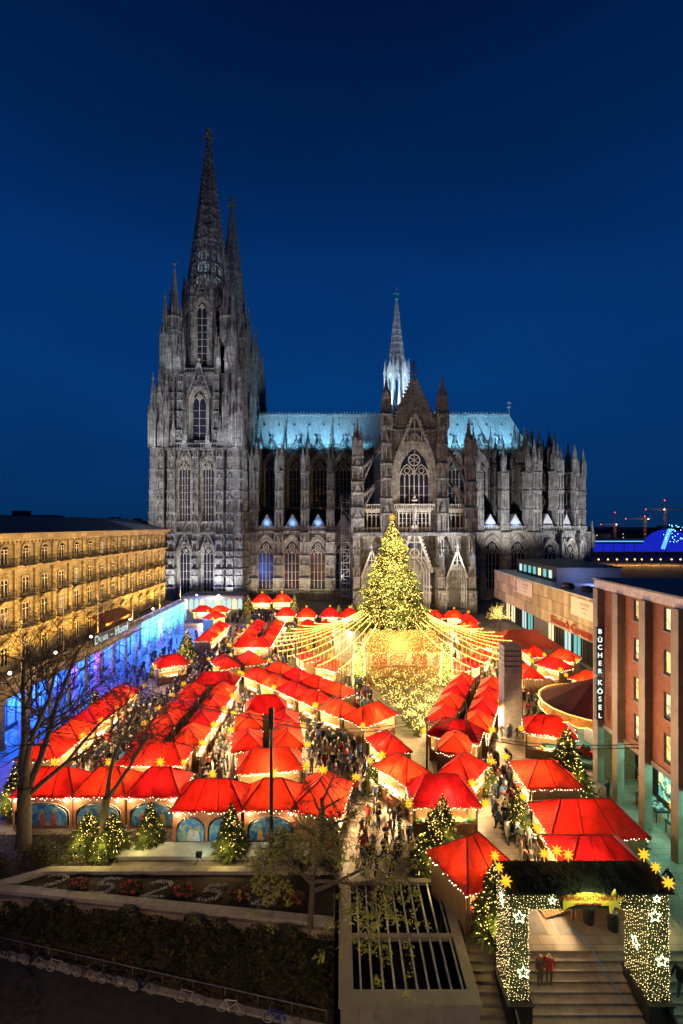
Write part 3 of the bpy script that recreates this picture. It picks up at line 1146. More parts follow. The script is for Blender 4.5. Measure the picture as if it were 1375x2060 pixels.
# balustrades, gallery
b = MB()
for z, x0, x1, y in ((21.8, -16.2, 16.2, TYF + 1.0), (28.2, -5.5, 5.5, TYF - .1), (28.2, -14.2, -8.9, TYF + 1.4), (28.2, 8.9, 14.2, TYF + 1.4)):
    n = int((x1 - x0) / .6)
    for i in range(n + 1):
        x = CATX + x0 + (x1 - x0) * i / n
        b.box(x - .09, x + .09, y, y + .2, z, z + 1.1)
    b.box(CATX + x0, CATX + x1, y - .06, y + .26, z + 1.1, z + 1.35)
    b.box(CATX + x0, CATX + x1, y - .06, y + .26, z - .2, z + .1)
b.build('balustrade', M['tracery'], cath)
for sg in (-1, 1):
    b = MB()                                                     # gallery openings beside the centre
    x0 = CATX + sg * 11.5
    b.box(x0 - 2.9, x0 + 2.9, TYF + 1.7, TYF + 2.3, 27.2, 28.2)
    for i in range(5):
        x = x0 - 2.4 + i * 1.2
        b.box(x - .12, x + .12, TYF + 1.7, TYF + 2.0, 22, 27.2)
        if i < 4:
            b.path([(x + .6 + px, pz) for px, pz in arch_pts(1.1, 25.8, 1.0, 4)], .16, TYF + 1.7, TYF + 2.0)
    b.build('gallery', M['tracery'], cath)
    b = MB()
    b.box(x0 - 2.9, x0 + 2.9, TYF + 3.0, TYF + 3.2, 22, 28)
    b.build('gallery_pane', M['glass_dark'], cath)
# great window with gable
add_window(cath, (CATX, TYF + 1.15, 29.6), 7.8, 15.2, 6)
q = MB(); q.box(CATX - 4.2, CATX + 4.2, TYF + 1.1, TYF + 1.18, 22.0, 27.4); q.build('gallery_pane', M['glass_dark'], cath)
q = MB()
for i in range(9):
    x = CATX - 4.2 + 8.4 * i / 8
    t_ = .2 if i in (0, 4, 8) else .1
    q.box(x - t_, x + t_, TYF + .7, TYF + 1.1, 22.0, 27.4)
    if i < 8:
        q.path([(x + .525 + px, pz) for px, pz in arch_pts(.95, 26.4, 1.0, 4)], .14, TYF + .75, TYF + 1.1)
for z in (23.2, 24.4, 25.6):
    q.box(CATX - 4.2, CATX + 4.2, TYF + .95, TYF + 1.1, z - .05, z + .05)
q.box(CATX - 4.6, CATX + 4.6, TYF + .6, TYF + 1.2, 27.4, 27.9)
q.build('gallery', M['tracery'], cath)
b = MB()
ribs(b, CATX - 6.1, CATX - 4.9, TYF + 1.2, 22, 27.8, 1); ribs(b, CATX + 4.9, CATX + 6.1, TYF + 1.2, 22, 27.8, 1)
ribs(b, CATX - 6.1, CATX - 5.4, TYF + 1.2, 30, 48.5, 1); ribs(b, CATX + 5.4, CATX + 6.1, TYF + 1.2, 30, 48.5, 1)
ribs(b, CATX - 6.1, CATX + 6.1, TYF + 1.2, 46, 49.6, 14)
b.build('blind_arcade', M['stone'], cath)
add_gable(CATX, TYF + .3, 42.6, 0, 9.6, 11.8, M['stone_pale'])
b = MB()                                                         # main gable wall
b.prism([(CATX - 6.2, 50), (CATX + 6.2, 50), (CATX, 63.5)], TYF + 1.6, TYF + 2.6)
for i, (x, h) in enumerate(((-4.4, 2.6), (-3.3, 4.6), (-2.2, 6.8), (-1.1, 9.0), (0, 11), (1.1, 9.0), (2.2, 6.8), (3.3, 4.6), (4.4, 2.6))):
    b.path([(CATX + x + px, 50.4 + pz) for px, pz in arch_full(.9, 0, h - .9, 1.0, 4)], .2, TYF + 1.3, TYF + 1.6)
b.build('transept_gable', M['stone'], cath)
add_gable(CATX, TYF + 1.7, 49.9, 0, 12.6, 14.2, M['stone'], pattern=False)
b = MB()
b.frus(CATX, TYF + 1.5, 64, 68.6, .25, .2, 6)
for z, r in ((65.4, .9), (67.2, .55)):
    for a in range(4):
        b.bulb((CATX + r * cos(a * pi / 2), TYF + 1.5 + r * sin(a * pi / 2), z), .42)
b.bulb((CATX, TYF + 1.5, 68.4), .5)
b.build('finial', M['stone_dark'], cath)
for sg in (-1, 1):
    x = CATX + sg * 7.6
    add_but(x, TYF + 2.2, 21.8, 0, 3.0, 2.4, 2.0, 28.4, 3)
    b = MB()
    b.box(x - 1.35, x + 1.35, TYF - .2, TYF + 2.4, 50.2, 54.0)
    ribs(b, x - 1.2, x + 1.2, TYF - .2, 50.6, 53.6, 3)
    b.box(x - 1.6, x + 1.6, TYF - .5, TYF + 2.6, 50.0, 50.5)
    b.build('turret_base', M['stone'], cath)
    pin(x, TYF + 1.1, 54, 2.6, 10.6)
    for dx in (-1.2, 1.2):
        for dy in (-.2, 2.3):
            pin(x + dx, TYF + dy, 50.4, 1.0, 7.5)
    # outer pier with raking arches
    xo = CATX + sg * 15.4
    add_but(xo, TYF + 3.4, 21.8, 0, 3.4, 3.0, 2.4, 21.0, 3)
    pin(xo - .8, TYF + 1.2, 42.6, 1.6, 9); pin(xo + .8, TYF + 1.2, 42.6, 1.6, 8); pin(xo, TYF + 2.8, 42.6, 1.8, 10.5)
    for z0, z1 in ((30.0, 35.4), (37.6, 44.4)):
        b = MB()
        n = 10
        top = [(xo - sg * 1.5 - sg * (6.6) * i / n, z0 + 2.2 + (z1 - z0) * i / n) for i in range(n + 1)]
        low = [(xo - sg * 1.5 - sg * (6.6) * i / n, z0 - 2.6 + (z1 - z0 + 3.6) * sin(pi / 2 * i / n)) for i in range(n + 1)]
        mid = [(p[0], p[1] - .9) for p in top]
        b.band(mid, top, TYF + .9, TYF + 2.2)
        b.band(low, [(p[0], p[1] + .9) for p in low], TYF + .9, TYF + 2.2)
        for (x0, zt), (x1, zl) in zip(mid, low):
            if zt - zl > 1.2:
                b.box(x0 - .13, x0 + .13, TYF + 1.3, TYF + 1.7, zl + .8, zt)
        for px, pz in top:
            b.bulb((px, TYF + 1.5, pz + .35), .34)
        b.build('flying_buttress', M['stone'], cath)
# transept roof
q4 = ((CATX - 8.4, TYF + 2.6, 50), (CATX - 8.4, AXIS, 50), (CATX, AXIS, 63), (CATX, TYF + 2.6, 63))
roof_sheet('roof', (q4[1], q4[0], q4[3], q4[2]), 20, M['lead_roof'])
roof_sheet('roof', ((CATX + 8.4, TYF + 2.6, 50), (CATX + 8.4, AXIS, 50), (CATX, AXIS, 63), (CATX, TYF + 2.6, 63)), 20, M['lead_roof'])

# ---------------------------------------------------------------- crossing fleche
FX, FY = 20.4, AXIS
fm = plain('fleche_lead', (0.62, 0.66, 0.70), 0.5, vary=0.2, scale=1.5, stretch=(2, 2, .3))
b = MB()
b.frus(FX, FY, 60, 66.5, 4.4, 4.0, 8, n8)
b.frus(FX, FY, 66.5, 67.2, 4.6, 4.6, 8, n8)
for k in range(8):
    t = n8 + k * pi / 4
    x, y = FX + 3.7 * cos(t), FY + 3.7 * sin(t)
    b.frus(x, y, 66.5, 81.5, .55, .45, 6)
    xo, yo = FX + 4.6 * cos(t), FY + 4.6 * sin(t)
    b.frus(xo, yo, 64, 80, .36, .3, 4); b.frus(xo, yo, 80, 84.5, .5, .04, 4)
    b.bulb((xo, yo, 84.4), .3); b.bulb((xo, yo, 80.6), .5)
    b.beam((xo, yo, 77), (x, y, 80), .25, .4)
for k in range(8):
    b.M = Matrix.Translation((FX, FY, 0)) @ Matrix.Rotation(k * pi / 4, 4, 'Z')
    b.band([(p[0], p[1]) for p in arch_full(2.0, 67, 77.4, 1.0, 6)], [(p[0] * 1.3, p[1] + (.5 if p[1] > 68 else 0)) for p in arch_full(2.0, 67, 77.4, 1.0, 6)], -3.75, -3.3)
    b.prism([(-1.5, 80.0), (1.5, 80.0), (0, 84.2)], -3.9, -3.6)
    b.box(-1.5, 1.5, -3.7, -3.3, 79.6, 81.4)
    b.bulb((0, -3.75, 84.5), .3)
b.M = None
b.build('fleche_lantern', fm, cath)
b = MB()
fr = lambda z: 3.1 * (1 - (z - 81.4) / 25.6) + .22
b.frus(FX, FY, 81.4, 107, 3.1 * .94, .2, 8, n8)
for k in range(8):
    t = n8 + k * pi / 4
    b.beam((FX + 3.1 * cos(t), FY + 3.1 * sin(t), 81.4), (FX + .22 * cos(t), FY + .22 * sin(t), 107), .24, .24)
    z = 82.5
    while z < 105:
        b.bulb((FX + (fr(z) + .15) * cos(t), FY + (fr(z) + .15) * sin(t), z), .2)
        z += 1.3
for i in range(8):
    z = 83.5 + i * 2.4
    b.frus(FX, FY, z, z + .35, fr(z) + .1, fr(z) + .1, 8, n8)
b.build('fleche_spire', fm, cath)
b = MB()
b.frus(FX, FY, 106.6, 111.4, .26, .14, 6)
b.box(FX - 1.0, FX + 1.0, FY - .16, FY + .16, 109.2, 109.7)
b.frus(FX, FY, 107.2, 107.6, .7, .7, 8)
b.bulb((FX, FY, 111.6), .35)
b.build('fleche_cross', plain('verdigris', (.10, .42, .36), .6), cath)

# ---------------------------------------------------------------- the cathedral's own lighting
CY = (0.18, 0.64, .95)
x = -28.5
while x < 66:
    if not 9 < x < 31:
        lamp('SPOT', 'roof_floodlight', (x, YC0 - 2.6, ZE - .6), ROOF_W * .27, CY, .3, cath, (x, AXIS - 4.0, ZR - 6.0), 120, 1.0)
    x += 4.1
for x in (-20, -4, 40, 56):
    lamp('SPOT', 'roof_floodlight', (x, YA + 3.8, 53), ROOF_W * 4.2, (.26, .64, .92), .4, cath, (x, AXIS - 2.8, ZR - 4.5), 100, 1.0)
for dx, dy in ((-6.2, -5.5), (6.0, -6.5)):
    lamp('SPOT', 'fleche_floodlight', (FX + dx, FY + dy, 64), FLECHE_W, (.72, .90, 1.0), .3, cath, (FX, FY, 90), 62, .8)
lamp('SPOT', 'fleche_floodlight', (FX + 1, FY - 16, 60), FLECHE_W * 3.0, (.75, .92, 1.0), .3, cath, (FX, FY, 98), 34, .8)
lamp('POINT', 'fleche_lamp', (FX, FY, 70), FLECHE_W * .10, (.6, .85, 1.0), .4, cath)
for x in (-24.2, -15.9, -7.6, 48.3, 56.4):
    lamp('SPOT', 'chapel_floodlight', (x, YA + .2, 24.3), 200, (.22, .48, 1.0), .2, cath, (x, YA + 4, 25), 140, 1.0)
for x in (-12.5, -4.4, 4.4, 12.5):                                 # lamps on the tower ledges, pointing up
    lamp('SPOT', 'ledge_floodlight', (TWX + x, 154.4 - 18.0, 45.5), 2600, (.95, .97, 1.0), .2, cath, (TWX + x * .7, 154.4 - 11, 64), 100, 1.0)
for x in (-8.5, 0, 8.5):
    lamp('SPOT', 'ledge_floodlight', (TWX + x, 154.4 - 15.5, 69.5), 3000, (.95, .97, 1.0), .2, cath, (TWX + x * .5, 154.4 - 8, 90), 90, 1.0)
lamp('POINT', 'spire_lamp', (TWX, 154.4, 103.5), 2600, (.70, .95, 1.0), .4, cath)
lamp('POINT', 'spire_lamp', (TWX, 154.4, 113), 700, (.80, .95, 1.0), .4, cath)
lamp('POINT', 'spire_lamp', (TWX, 187.4, 103.5), 1200, (.70, .95, 1.0), .4, cath)
# ================================================================== square, street, terrace
M['paving'] = None


def paving_mat(name, c1, c2, mortar, size, rough=0.55, off=.5):
    m, nt, b = new_mat(name)
    L = nt.links
    g = nd(nt, 'ShaderNodeNewGeometry')
    br = nd(nt, 'ShaderNodeTexBrick')
    br.offset = off
    for k, v in (('Scale', 1.0), ('Brick Width', size[0]), ('Row Height', size[1]), ('Mortar Size', .015), ('Color1', (*c1, 1)), ('Color2', (*c2, 1)), ('Mortar', (*mortar, 1))):
        br.inputs[k].default_value = v
    n = nd(nt, 'ShaderNodeTexNoise', Scale=.6, Detail=7.0)
    r = nd(nt, 'ShaderNodeMapRange'); r.inputs[1].default_value = .3; r.inputs[2].default_value = .7; r.inputs[3].default_value = .55; r.inputs[4].default_value = 1.15
    mm = nd(nt, 'ShaderNodeMix'); mm.data_type = 'RGBA'; mm.blend_type = 'MULTIPLY'; mm.inputs[0].default_value = 1
    L.new(g.outputs['Position'], br.inputs['Vector']); L.new(g.outputs['Position'], n.inputs['Vector'])
    L.new(n.outputs[0], r.inputs[0]); L.new(br.outputs[0], mm.inputs[6]); L.new(r.outputs[0], mm.inputs[7])
    L.new(mm.outputs[2], b.inputs['Base Color'])
    b.inputs['Roughness'].default_value = rough
    bm = nd(nt, 'ShaderNodeBump', Strength=.3, Distance=.01)
    L.new(br.outputs['Fac'], bm.inputs['Height']); bm.invert = True
    L.new(bm.outputs[0], b.inputs['Normal'])
    return m


M['paving'] = paving_mat('square_paving', (.33, .265, .205), (.25, .20, .16), (.10, .08, .065), (1.2, .6), .5)
M['asphalt'] = plain('street_asphalt', (.045, .043, .042), .85, vary=.3, scale=2.0, bump=.3)
M['granite'] = plain('pale_granite', (.36, .33, .29), .75, vary=.2, scale=2.5, bump=.15)
M['granite_dark'] = plain('dark_granite', (.15, .14, .135), .6, vary=.2, scale=2.5)
M['soil'] = plain('bed_soil', (.035, .024, .016), .95, vary=.5, scale=3, bump=.6)

M['step'] = plain('worn_step', (.20, .165, .135), .75, vary=.3, scale=1.4, bump=.2)
ST_T, ST_R, ST_Y0, NST = .42, .15, 26.0, 20         # stairs
SXL, SXR = 6.95, 21.0
b = MB()   # the square is one slab, cut back where stairs and bank begin
b.slab([(-60, 29.6), (-20, 29.6), (-.4, 27.2), (-.4, 30.9), (6.95, 30.9), (6.95, ST_Y0), (60, ST_Y0), (60, 165), (-60, 165)], -3.2, 0)
struct(b.build('square', M['paving']))
# dark bands laid into the paving
for x0, x1, y0, y1 in ((9.6, 10.5, 27.0, 29.0), (11.2, 12.1, 27.0, 29.0), (12.8, 13.7, 27.0, 29.0), (18.3, 19.2, 27.0, 29.2), (20.2, 21.1, 27.0, 29.2)):
    b = MB(); b.box(x0, x1, y0, y1, -.05, .005)
    o = b.build('paving_band', M['granite_dark']); struct(o)
stairs = thing('staircase', 'wide grey stone stairs leading down from the market under the gate', 'stairs', (14, ST_Y0, 0))
for k in range(NST):
    b = MB()
    y1, z1 = ST_Y0 - ST_T * k, -ST_R * (k + 1)
    b.box(SXL + .02, SXR, y1 - ST_T, y1 - .0, z1 - .4, z1 - .05)
    b.box(SXL + .02, SXR, y1 - ST_T - .03, y1 - .001, z1 - .05, z1)
    b.build('step', M['step'], stairs)
b = MB(); b.box(-60, 60, -60, ST_Y0 - ST_T * NST, -3.3, -ST_R * NST)
struct(b.build('lower_street', M['asphalt']))
# street in front of the hedge bank
ZS = -2.6
b = MB()
b.slab([(-70, 12), (-.3, 12), (-.3, 24.0), (-21, 28.4), (-70, 37)], -3.3, ZS)
struct(b.build('street', M['asphalt']))
b = MB()   # kerb along the bicycles
for i in range(24):
    x0 = -.4 - i * 1.9
    y0 = 24.02 + i * 1.9 * .2125
    b.M = Matrix.Translation((x0, y0, 0)) @ Matrix.Rotation(atan2(.2125, -1), 4, 'Z')
    b.box(0, 1.9, -.42, -.02, ZS - .1, ZS + .12)
b.M = None
struct(b.build('kerb', M['granite']))
# earth bank under the hedge
b = MB()
for i in range(20):
    for s_ in (0,):
        x0, x1 = -i * 3.0 - .4, -(i + 1) * 3.0 - .4
        yl = lambda x: 24.3 - (x + .4) * .2125
        yh = lambda x: 27.4 - (x + .4) * .118
        b.poly([(x0, yl(x0), ZS + .05), (x1, yl(x1), ZS + .05), (x1, yh(x1), -.4), (x0, yh(x0), -.4)])
struct(b.build('earth_bank', M['soil']))

# flower bed with its two stone ledges
yb = lambda x: 27.45 - (x + .4) * .118           # front ledge line
fb = thing('flower_bed', 'long stone edged flower bed with white blossom numbers in dark soil', 'flower bed', (-10, 30, 0))
b = MB()
n = 18
for i in range(n):
    x0, x1 = -.42 - i * 1.9, -.42 - (i + 1) * 1.9 + .03
    q = MB()
    q.slab([(x0, yb(x0)), (x0, yb(x0) + .55), (x1, yb(x1) + .55), (x1, yb(x1))], -.6, .22)
    q.build('ledge_stone', M['granite'], fb)
for i in range(9):
    x0, x1 = -.42 - i * 2.2, -.42 - (i + 1) * 2.2 + .03
    q = MB(); q.box(x1, x0, 31.55, 32.05, -.2, .30)
    q.build('ledge_stone', M['granite'], fb)
q = MB()
q.slab([(-20.2, 31.55), (-20.2, 32.05), (-23.0, 30.7), (-22.4, 30.3)], -.2, .29)
q.build('ledge_stone', M['granite'], fb)
q = MB()
q.slab([(-.5, yb(0) + .5), (-.5, 31.6), (-20.3, 31.6), (-22.7, 30.45)], -.3, .06)
q.build('soil', M['soil'], fb)
# blossom figures 2 5 2 5 2
M['blossom'] = plain('white_blossom', (.42, .41, .44), .8, vary=.2, scale=8)
M['blossom_red'] = plain('red_blossom', (.45, .06, .05), .8, vary=.4, scale=8)
M['leaf_dark'] = plain('dark_leaf', (.035, .055, .02), .7, vary=.5, scale=5)
fig = {'2': [(-.7, .75), (-.35, 1.0), (.3, 1.0), (.65, .7), (.5, .25), (-.2, -.45), (-.75, -1.0), (0, -1.0), (.75, -.95)],
       '5': [(.7, 1.0), (-.3, 1.0), (-.5, .2), (.2, .25), (.62, -.1), (.5, -.75), (-.1, -1.0), (-.7, -.85)]}
for j, ch in enumerate('25252'):
    cx0, cy0 = -19.2 + j * 3.6, 30.75 - j * .28
    q = MB()
    P = fig[ch]
    for (ax, ay), (bx, by) in zip(P[:-1], P[1:]):
        L_ = math.hypot(bx - ax, by - ay)
        for t in range(int(L_ / .04) + 1):
            u = t / (L_ / .04 + .01)
            for r in range(2):
                x = cx0 + (ax + (bx - ax) * u) * 1.0 + RND.uniform(-.13, .13) + (ay + (by - ay) * u) * .12
                y = cy0 + (ay + (by - ay) * u) * .62 + RND.uniform(-.1, .1)
                q.bulb((x, y, .14 + RND.uniform(0, .10)), RND.uniform(.025, .05))
    o = q.build('blossom_number', M['blossom'], fb, kind='stuff'); o['label'] = 'white blossoms planted as the figure ' + ch
for j in range(5):
    cx0, cy0 = -17.4 + j * 3.6, 30.6 - j * .28
    q = MB()
    for t in range(150):
        a, r = RND.uniform(0, 2 * pi), .75 * sqrt(RND.random())
        q.cur = 0 if t % 3 else 1
        q.bulb((cx0 + r * cos(a), cy0 + r * .7 * sin(a), .12 + RND.uniform(0, .22)), RND.uniform(.05, .11))
    q.build('flower_clump', [M['leaf_dark'], M['blossom_red']], fb, kind='stuff')

# planter edge below the front stalls
M['plinth'] = plain('painted_plinth', (.48, .52, .47), .6, vary=.15, scale=1.5)
q = MB(); q.box(-16.2, -2.4, 33.0, 34.5, .0, .28)
tag(q.build('stall_podium', M['plinth']), 'pale green painted low podium under the painted front stalls', 'podium')

# skylight well with bars
M['cream_stone'] = plain('cream_stone', (.27, .235, .185), .75, vary=.15, scale=1.6)
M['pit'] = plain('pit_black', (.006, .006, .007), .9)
sw = thing('skylight_well', 'raised stone rimmed light well covered by rows of pale metal bars', 'light well', (3.4, 26.7, 0))
X0, X1, Y0, Y1, ZT = -.15, 6.9, 22.6, 30.7, .5
for nm, bx_ in (('rim', (X0, X1, Y0, Y0 + .75, ZT - .22, ZT)), ('rim', (X0, X1, Y1 - .35, Y1, ZT - .22, ZT)), ('rim', (X0, X0 + .75, Y0 + .752, Y1 - .352, ZT - .22, ZT)),
                ('rim', (X1 - .55, X1, Y0 + .752, Y1 - .352, ZT - .22, ZT)), ('cross_beam', (X0 + .75, X1 - .55, 26.35, 26.6, ZT - .3, ZT - .02))):
    q = MB(); q.box(*bx_); q.build(nm, M['cream_stone'], sw)
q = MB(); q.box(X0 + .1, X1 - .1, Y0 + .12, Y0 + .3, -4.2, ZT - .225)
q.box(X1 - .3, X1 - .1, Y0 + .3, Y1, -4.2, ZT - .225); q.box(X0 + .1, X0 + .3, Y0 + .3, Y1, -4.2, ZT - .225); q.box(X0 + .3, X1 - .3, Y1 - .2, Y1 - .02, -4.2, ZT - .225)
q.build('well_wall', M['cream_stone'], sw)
for i in range(8):
    q = MB(); x = X0 + .12 + i * .855
    q.box(x + .012, x + .843, Y0 + .085, Y0 + .12, -3.4, ZT - .24); q.build('stone_panel', M['cream_stone'], sw)
for i in range(10):
    x = X0 + .75 + (X1 - X0 - 1.3) * (i + .5) / 10 + .1
    for y0, y1 in ((Y0 + .755, 26.345), (26.605, Y1 - .355)):
        q = MB(); q.box(x - .05, x + .05, y0, y1, ZT - .22, ZT - .06); q.build('bar', M['steel'], sw)
q = MB(); q.box(X1 - .33, X1 - .31, Y0 + .8, Y1 - .4, -4.2, ZT - .3); q.box(X0 + .31, X0 + .33, Y0 + .8, Y1 - .4, -4.2, ZT - .3); q.box(X0 + .34, X1 - .34, Y1 - .24, Y1 - .22, -4.2, ZT - .3); q.build('well_shade_lining', M['pit'], sw)  # black sheets added inside the walls, painting in the well's shade
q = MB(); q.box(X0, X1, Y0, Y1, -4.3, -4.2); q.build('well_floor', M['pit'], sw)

# ================================================================== hotel
M['facade'] = stone('hotel_sandstone', (.30, .25, .17), (.58, .49, .34), .5, True, (1.6, .6))
M['win_glass'] = plain('dark_window', (.02, .022, .03), .12, vary=.3, scale=1)
M['win_white'] = plain('white_window_frame', (.72, .70, .66), .6, vary=.08)
M['slate'] = plain('dark_slate', (.03, .032, .038), .55, vary=.3, scale=2)
M['zinc'] = plain('zinc_roof', (.42, .46, .52), .4, vary=.15, scale=1.5)
hotel = thing('hotel', 'long yellow floodlit sandstone hotel with balconied windows and arcaded ground floor', 'hotel', (-42, 75, 0))
XF, HY0, HY1 = -40.0, 38.0, 104.8
b = MB()
b.box(-58, XF, HY0, HY1, 0, 22.0)
b.build('wall', M['facade'], hotel)
b = MB()
for z0, z1, d in ((22.0, 22.35, .45), (22.35, 22.75, .8), (22.75, 22.95, .95), (18.45, 18.7, .35), (18.7, 18.95, .55), (14.9, 15.05, .2), (11.0, 11.2, .3), (10.8, 11.0, .18)):
    b.box(-58, XF + d, HY0, HY1 + d, z0, z1)
y = HY0 + .3
while y < HY1:
    b.box(XF, XF + .42, y, y + .28, 21.7, 22.0)
    y += .7
b.build('cornice', M['facade'], hotel)
b = MB()
b.box(-75, XF + .2, HY0, HY1, 22.95, 23.0)
b.poly([(XF + .2, HY0, 23.0), (XF + .2, HY1, 23.0), (-46, HY1 - 5, 25.2), (-46, HY0, 25.2)])
b.poly([(-46, HY0, 25.2), (-46, HY1 - 5, 25.2), (-66, HY1 - 5, 25.2), (-66, HY0, 25.2)])
b.build('roof', M['slate'], hotel)
b = MB()
b.poly([(XF + .3, HY1, 23.02), (-58, HY1, 23.02), (-52, HY1 - 16, 25.4), (-46.2, HY1 - 16, 25.25)])
b.poly([(XF + .3, HY1, 23.02), (-46.2, HY1 - 16, 25.25), (XF + .25, HY1 - 16, 23.06)])
b.build('zinc_roof', M['zinc'], hotel)
# window kinds: local x along the wall, -y outwards
def hotel_window(h, w, arched, balcony, hood):
    fr = MB()
    fr.box(-w / 2 - .22, -w / 2, -.16, 0, -.1, h); fr.box(w / 2, w / 2 + .22, -.16, 0, -.1, h)
    fr.box(-w / 2 - .3, w / 2 + .3, -.28, 0, -.28, -.1)
    if arched:
        pts = [(w / 2 * cos(t), h + .38 * sin(t)) for t in [pi * i / 8 for i in range(9)]]
        fr.band(pts, [(x * 1.35, (z - h) * 1.6 + h + .05) for x, z in pts], -.22, 0)
    else:
        fr.box(-w / 2 - .22, w / 2 + .22, -.18, 0, h, h + .25)
        if hood:
            fr.prism([(-w / 2 - .45, h + .35), (w / 2 + .45, h + .35), (0, h + .85)], -.4, 0)
            fr.box(-w / 2 - .45, w / 2 + .45, -.42, 0, h + .25, h + .36)
    fr_m = fr.mesh('window', M['facade'])
    pn = MB(); pn.box(-w / 2, w / 2, -.03, 0, -.1, h + (.3 if arched else 0))
    pn_m = pn.mesh('pane', M['win_glass'])
    sh = MB()
    t = .09
    sh.box(-w / 2, -w / 2 + t, -.09, -.03, -.1, h); sh.box(w / 2 - t, w / 2, -.09, -.03, -.1, h); sh.box(-.08, .08, -.09, -.03, -.1, h)
    for z in (h * .7, h - .1, -.1):
        sh.box(-w / 2, w / 2, -.085, -.03, z, z + .09)
    sh_m = sh.mesh('sash', M['win_white'])
    bl_m = None
    if balcony:
        bl = MB()
        bw = w / 2 + .55
        bl.box(-bw, bw, -.85, 0, -.42, -.28)
        for zz in (.0, .62):
            bl.box(-bw, bw, -.85, -.80, zz, zz + .06); bl.box(-bw, -bw + .05, -.85, 0, zz, zz + .06); bl.box(bw - .05, bw, -.85, 0, zz, zz + .06)
        for i in range(13):
            x = -bw + 2 * bw * i / 12
            bl.box(x - .018, x + .018, -.84, -.81, -.28, .64)
        for i in range(4):
            bl.path(circle_pts(-bw + bw * (i + .5) / 2, .18, .2, 8), .04, -.85, -.82)
        bl_m = bl.mesh('balcony', M['iron'])
    return fr_m, pn_m, sh_m, bl_m


M['lit_dim'] = glow('curtained_room', (1.0, .72, .36), .55)
kinds = [(19.25, hotel_window(1.75, 1.15, True, True, False)), (15.35, hotel_window(2.05, 1.2, False, True, False)),
         (11.55, hotel_window(2.6, 1.25, False, True, True)), (7.2, hotel_window(2.2, 1.2, False, False, True))]
nW = 18
WY = [38.6 + 3.72 * k for k in range(nW)]
for zb, (fm_, pm, sm, bm_) in kinds:
    for y in WY:
        o = put('window', fm_, hotel, (XF, y + 1.2, zb), pi / 2)
        pn_ = put('pane', pm, o, local=True); put('sash', sm, o, local=True)
        if RND.random() < .10:
            pn_.material_slots[0].link = 'OBJECT'; pn_.material_slots[0].material = M['lit_dim']
        if bm_:
            put('balcony', bm_, o, local=True)
# pilasters between windows on the upper floors
pl = MB(); pl.box(-.3, .3, -.22, 0, 0, 2.9); pl.box(-.4, .4, -.3, 0, 2.6, 2.9); pl.box(-.38, .38, -.28, 0, 0, .25)
pm_ = pl.mesh('pilaster', M['facade'])
pl = MB(); pl.box(-.34, .34, -.26, 0, 0, 6.4); pl.box(-.46, .46, -.36, 0, 6.0, 6.4); pl.box(-.44, .44, -.34, 0, 0, .4)
pm2 = pl.mesh('pilaster', M['facade'])
for k in range(nW + 1):
    y = 38.6 + 3.72 * k + 1.2 - 1.86
    if y > HY1 - .4:
        continue
    put('pilaster', pm_, hotel, (XF, y, 18.96), pi / 2)
    put('pilaster', pm2, hotel, (XF, y, 11.5), pi / 2, sc=(1, 1, 1.08))
# ground floor arcade
XP = -36.0
b = MB()
b.box(XF - 2, XP, HY0, 106.0, 5.3, 6.2)
b.box(XF - 2, XP + .3, HY0, 106.3, 6.2, 6.42)
b.box(XF - 2, XP + .2, HY0, 106.2, 5.2, 5.35)
b.build('entablature', M['facade'], hotel)
cm = MB()
cm.box(-.5, .5, -.5, .5, 0, .5); cm.box(-.42, .42, -.42, .42, .5, 4.8); cm.box(-.55, .55, -.55, .55, 4.8, 5.2)
cmesh = cm.mesh('column', M['facade'])
y = 41.0
while y < 106:
    put('column', cmesh, hotel, (XP - .5, y, 0))
    y += 4.05
bal = MB()
bal.box(-2.0, 2.0, -.09, .09, .82, .98); bal.box(-2.0, 2.0, -.11, .11, 0, .12)
for i in range(9):
    bal.lathe([(.09, .12), (.12, .3), (.06, .55), (.09, .82)], -1.8 + i * .45, 0, 6)
bal.box(-2.03, -1.8, -.14, .14, 0, 1.1)
balm = bal.mesh('balustrade', M['facade'])
for i in range(16):
    put('balustrade', balm, hotel, (XP + .1, 40.2 + 4.05 * i + 1.0, 6.42), pi / 2)
# blue lit shopfronts under the arcade
M['shop_glass'] = plain('shop_glass', (.30, .40, .55), .25, vary=.5, scale=.6)
for i in range(16):
    y = 41 + 4.05 * i
    q = MB(); q.box(XF + 1.0, XF + 1.1, y + .5, y + 3.55, .5, 4.9); o = q.build('shopfront', M['shop_glass'], hotel)
    q = MB()
    for yy in (y + .5, y + 2.0, y + 3.5):
        q.box(XF + 1.1, XF + 1.18, yy - .05, yy + .05, .4, 4.9)
    q.box(XF + 1.1, XF + 1.18, y + .5, y + 3.5, 3.4, 3.5); q.box(XF + 1.0, XF + 1.2, y + .4, y + 3.6, 0, .5)
    q.build('shop_frame', M['iron'], hotel)
    lamp('POINT', 'arcade_lamp', (XF + 2.3, y + 2, 4.2), 3600, (.012, .12, 1.0) if i % 6 else (.20, .06, 1.0), .35, hotel)
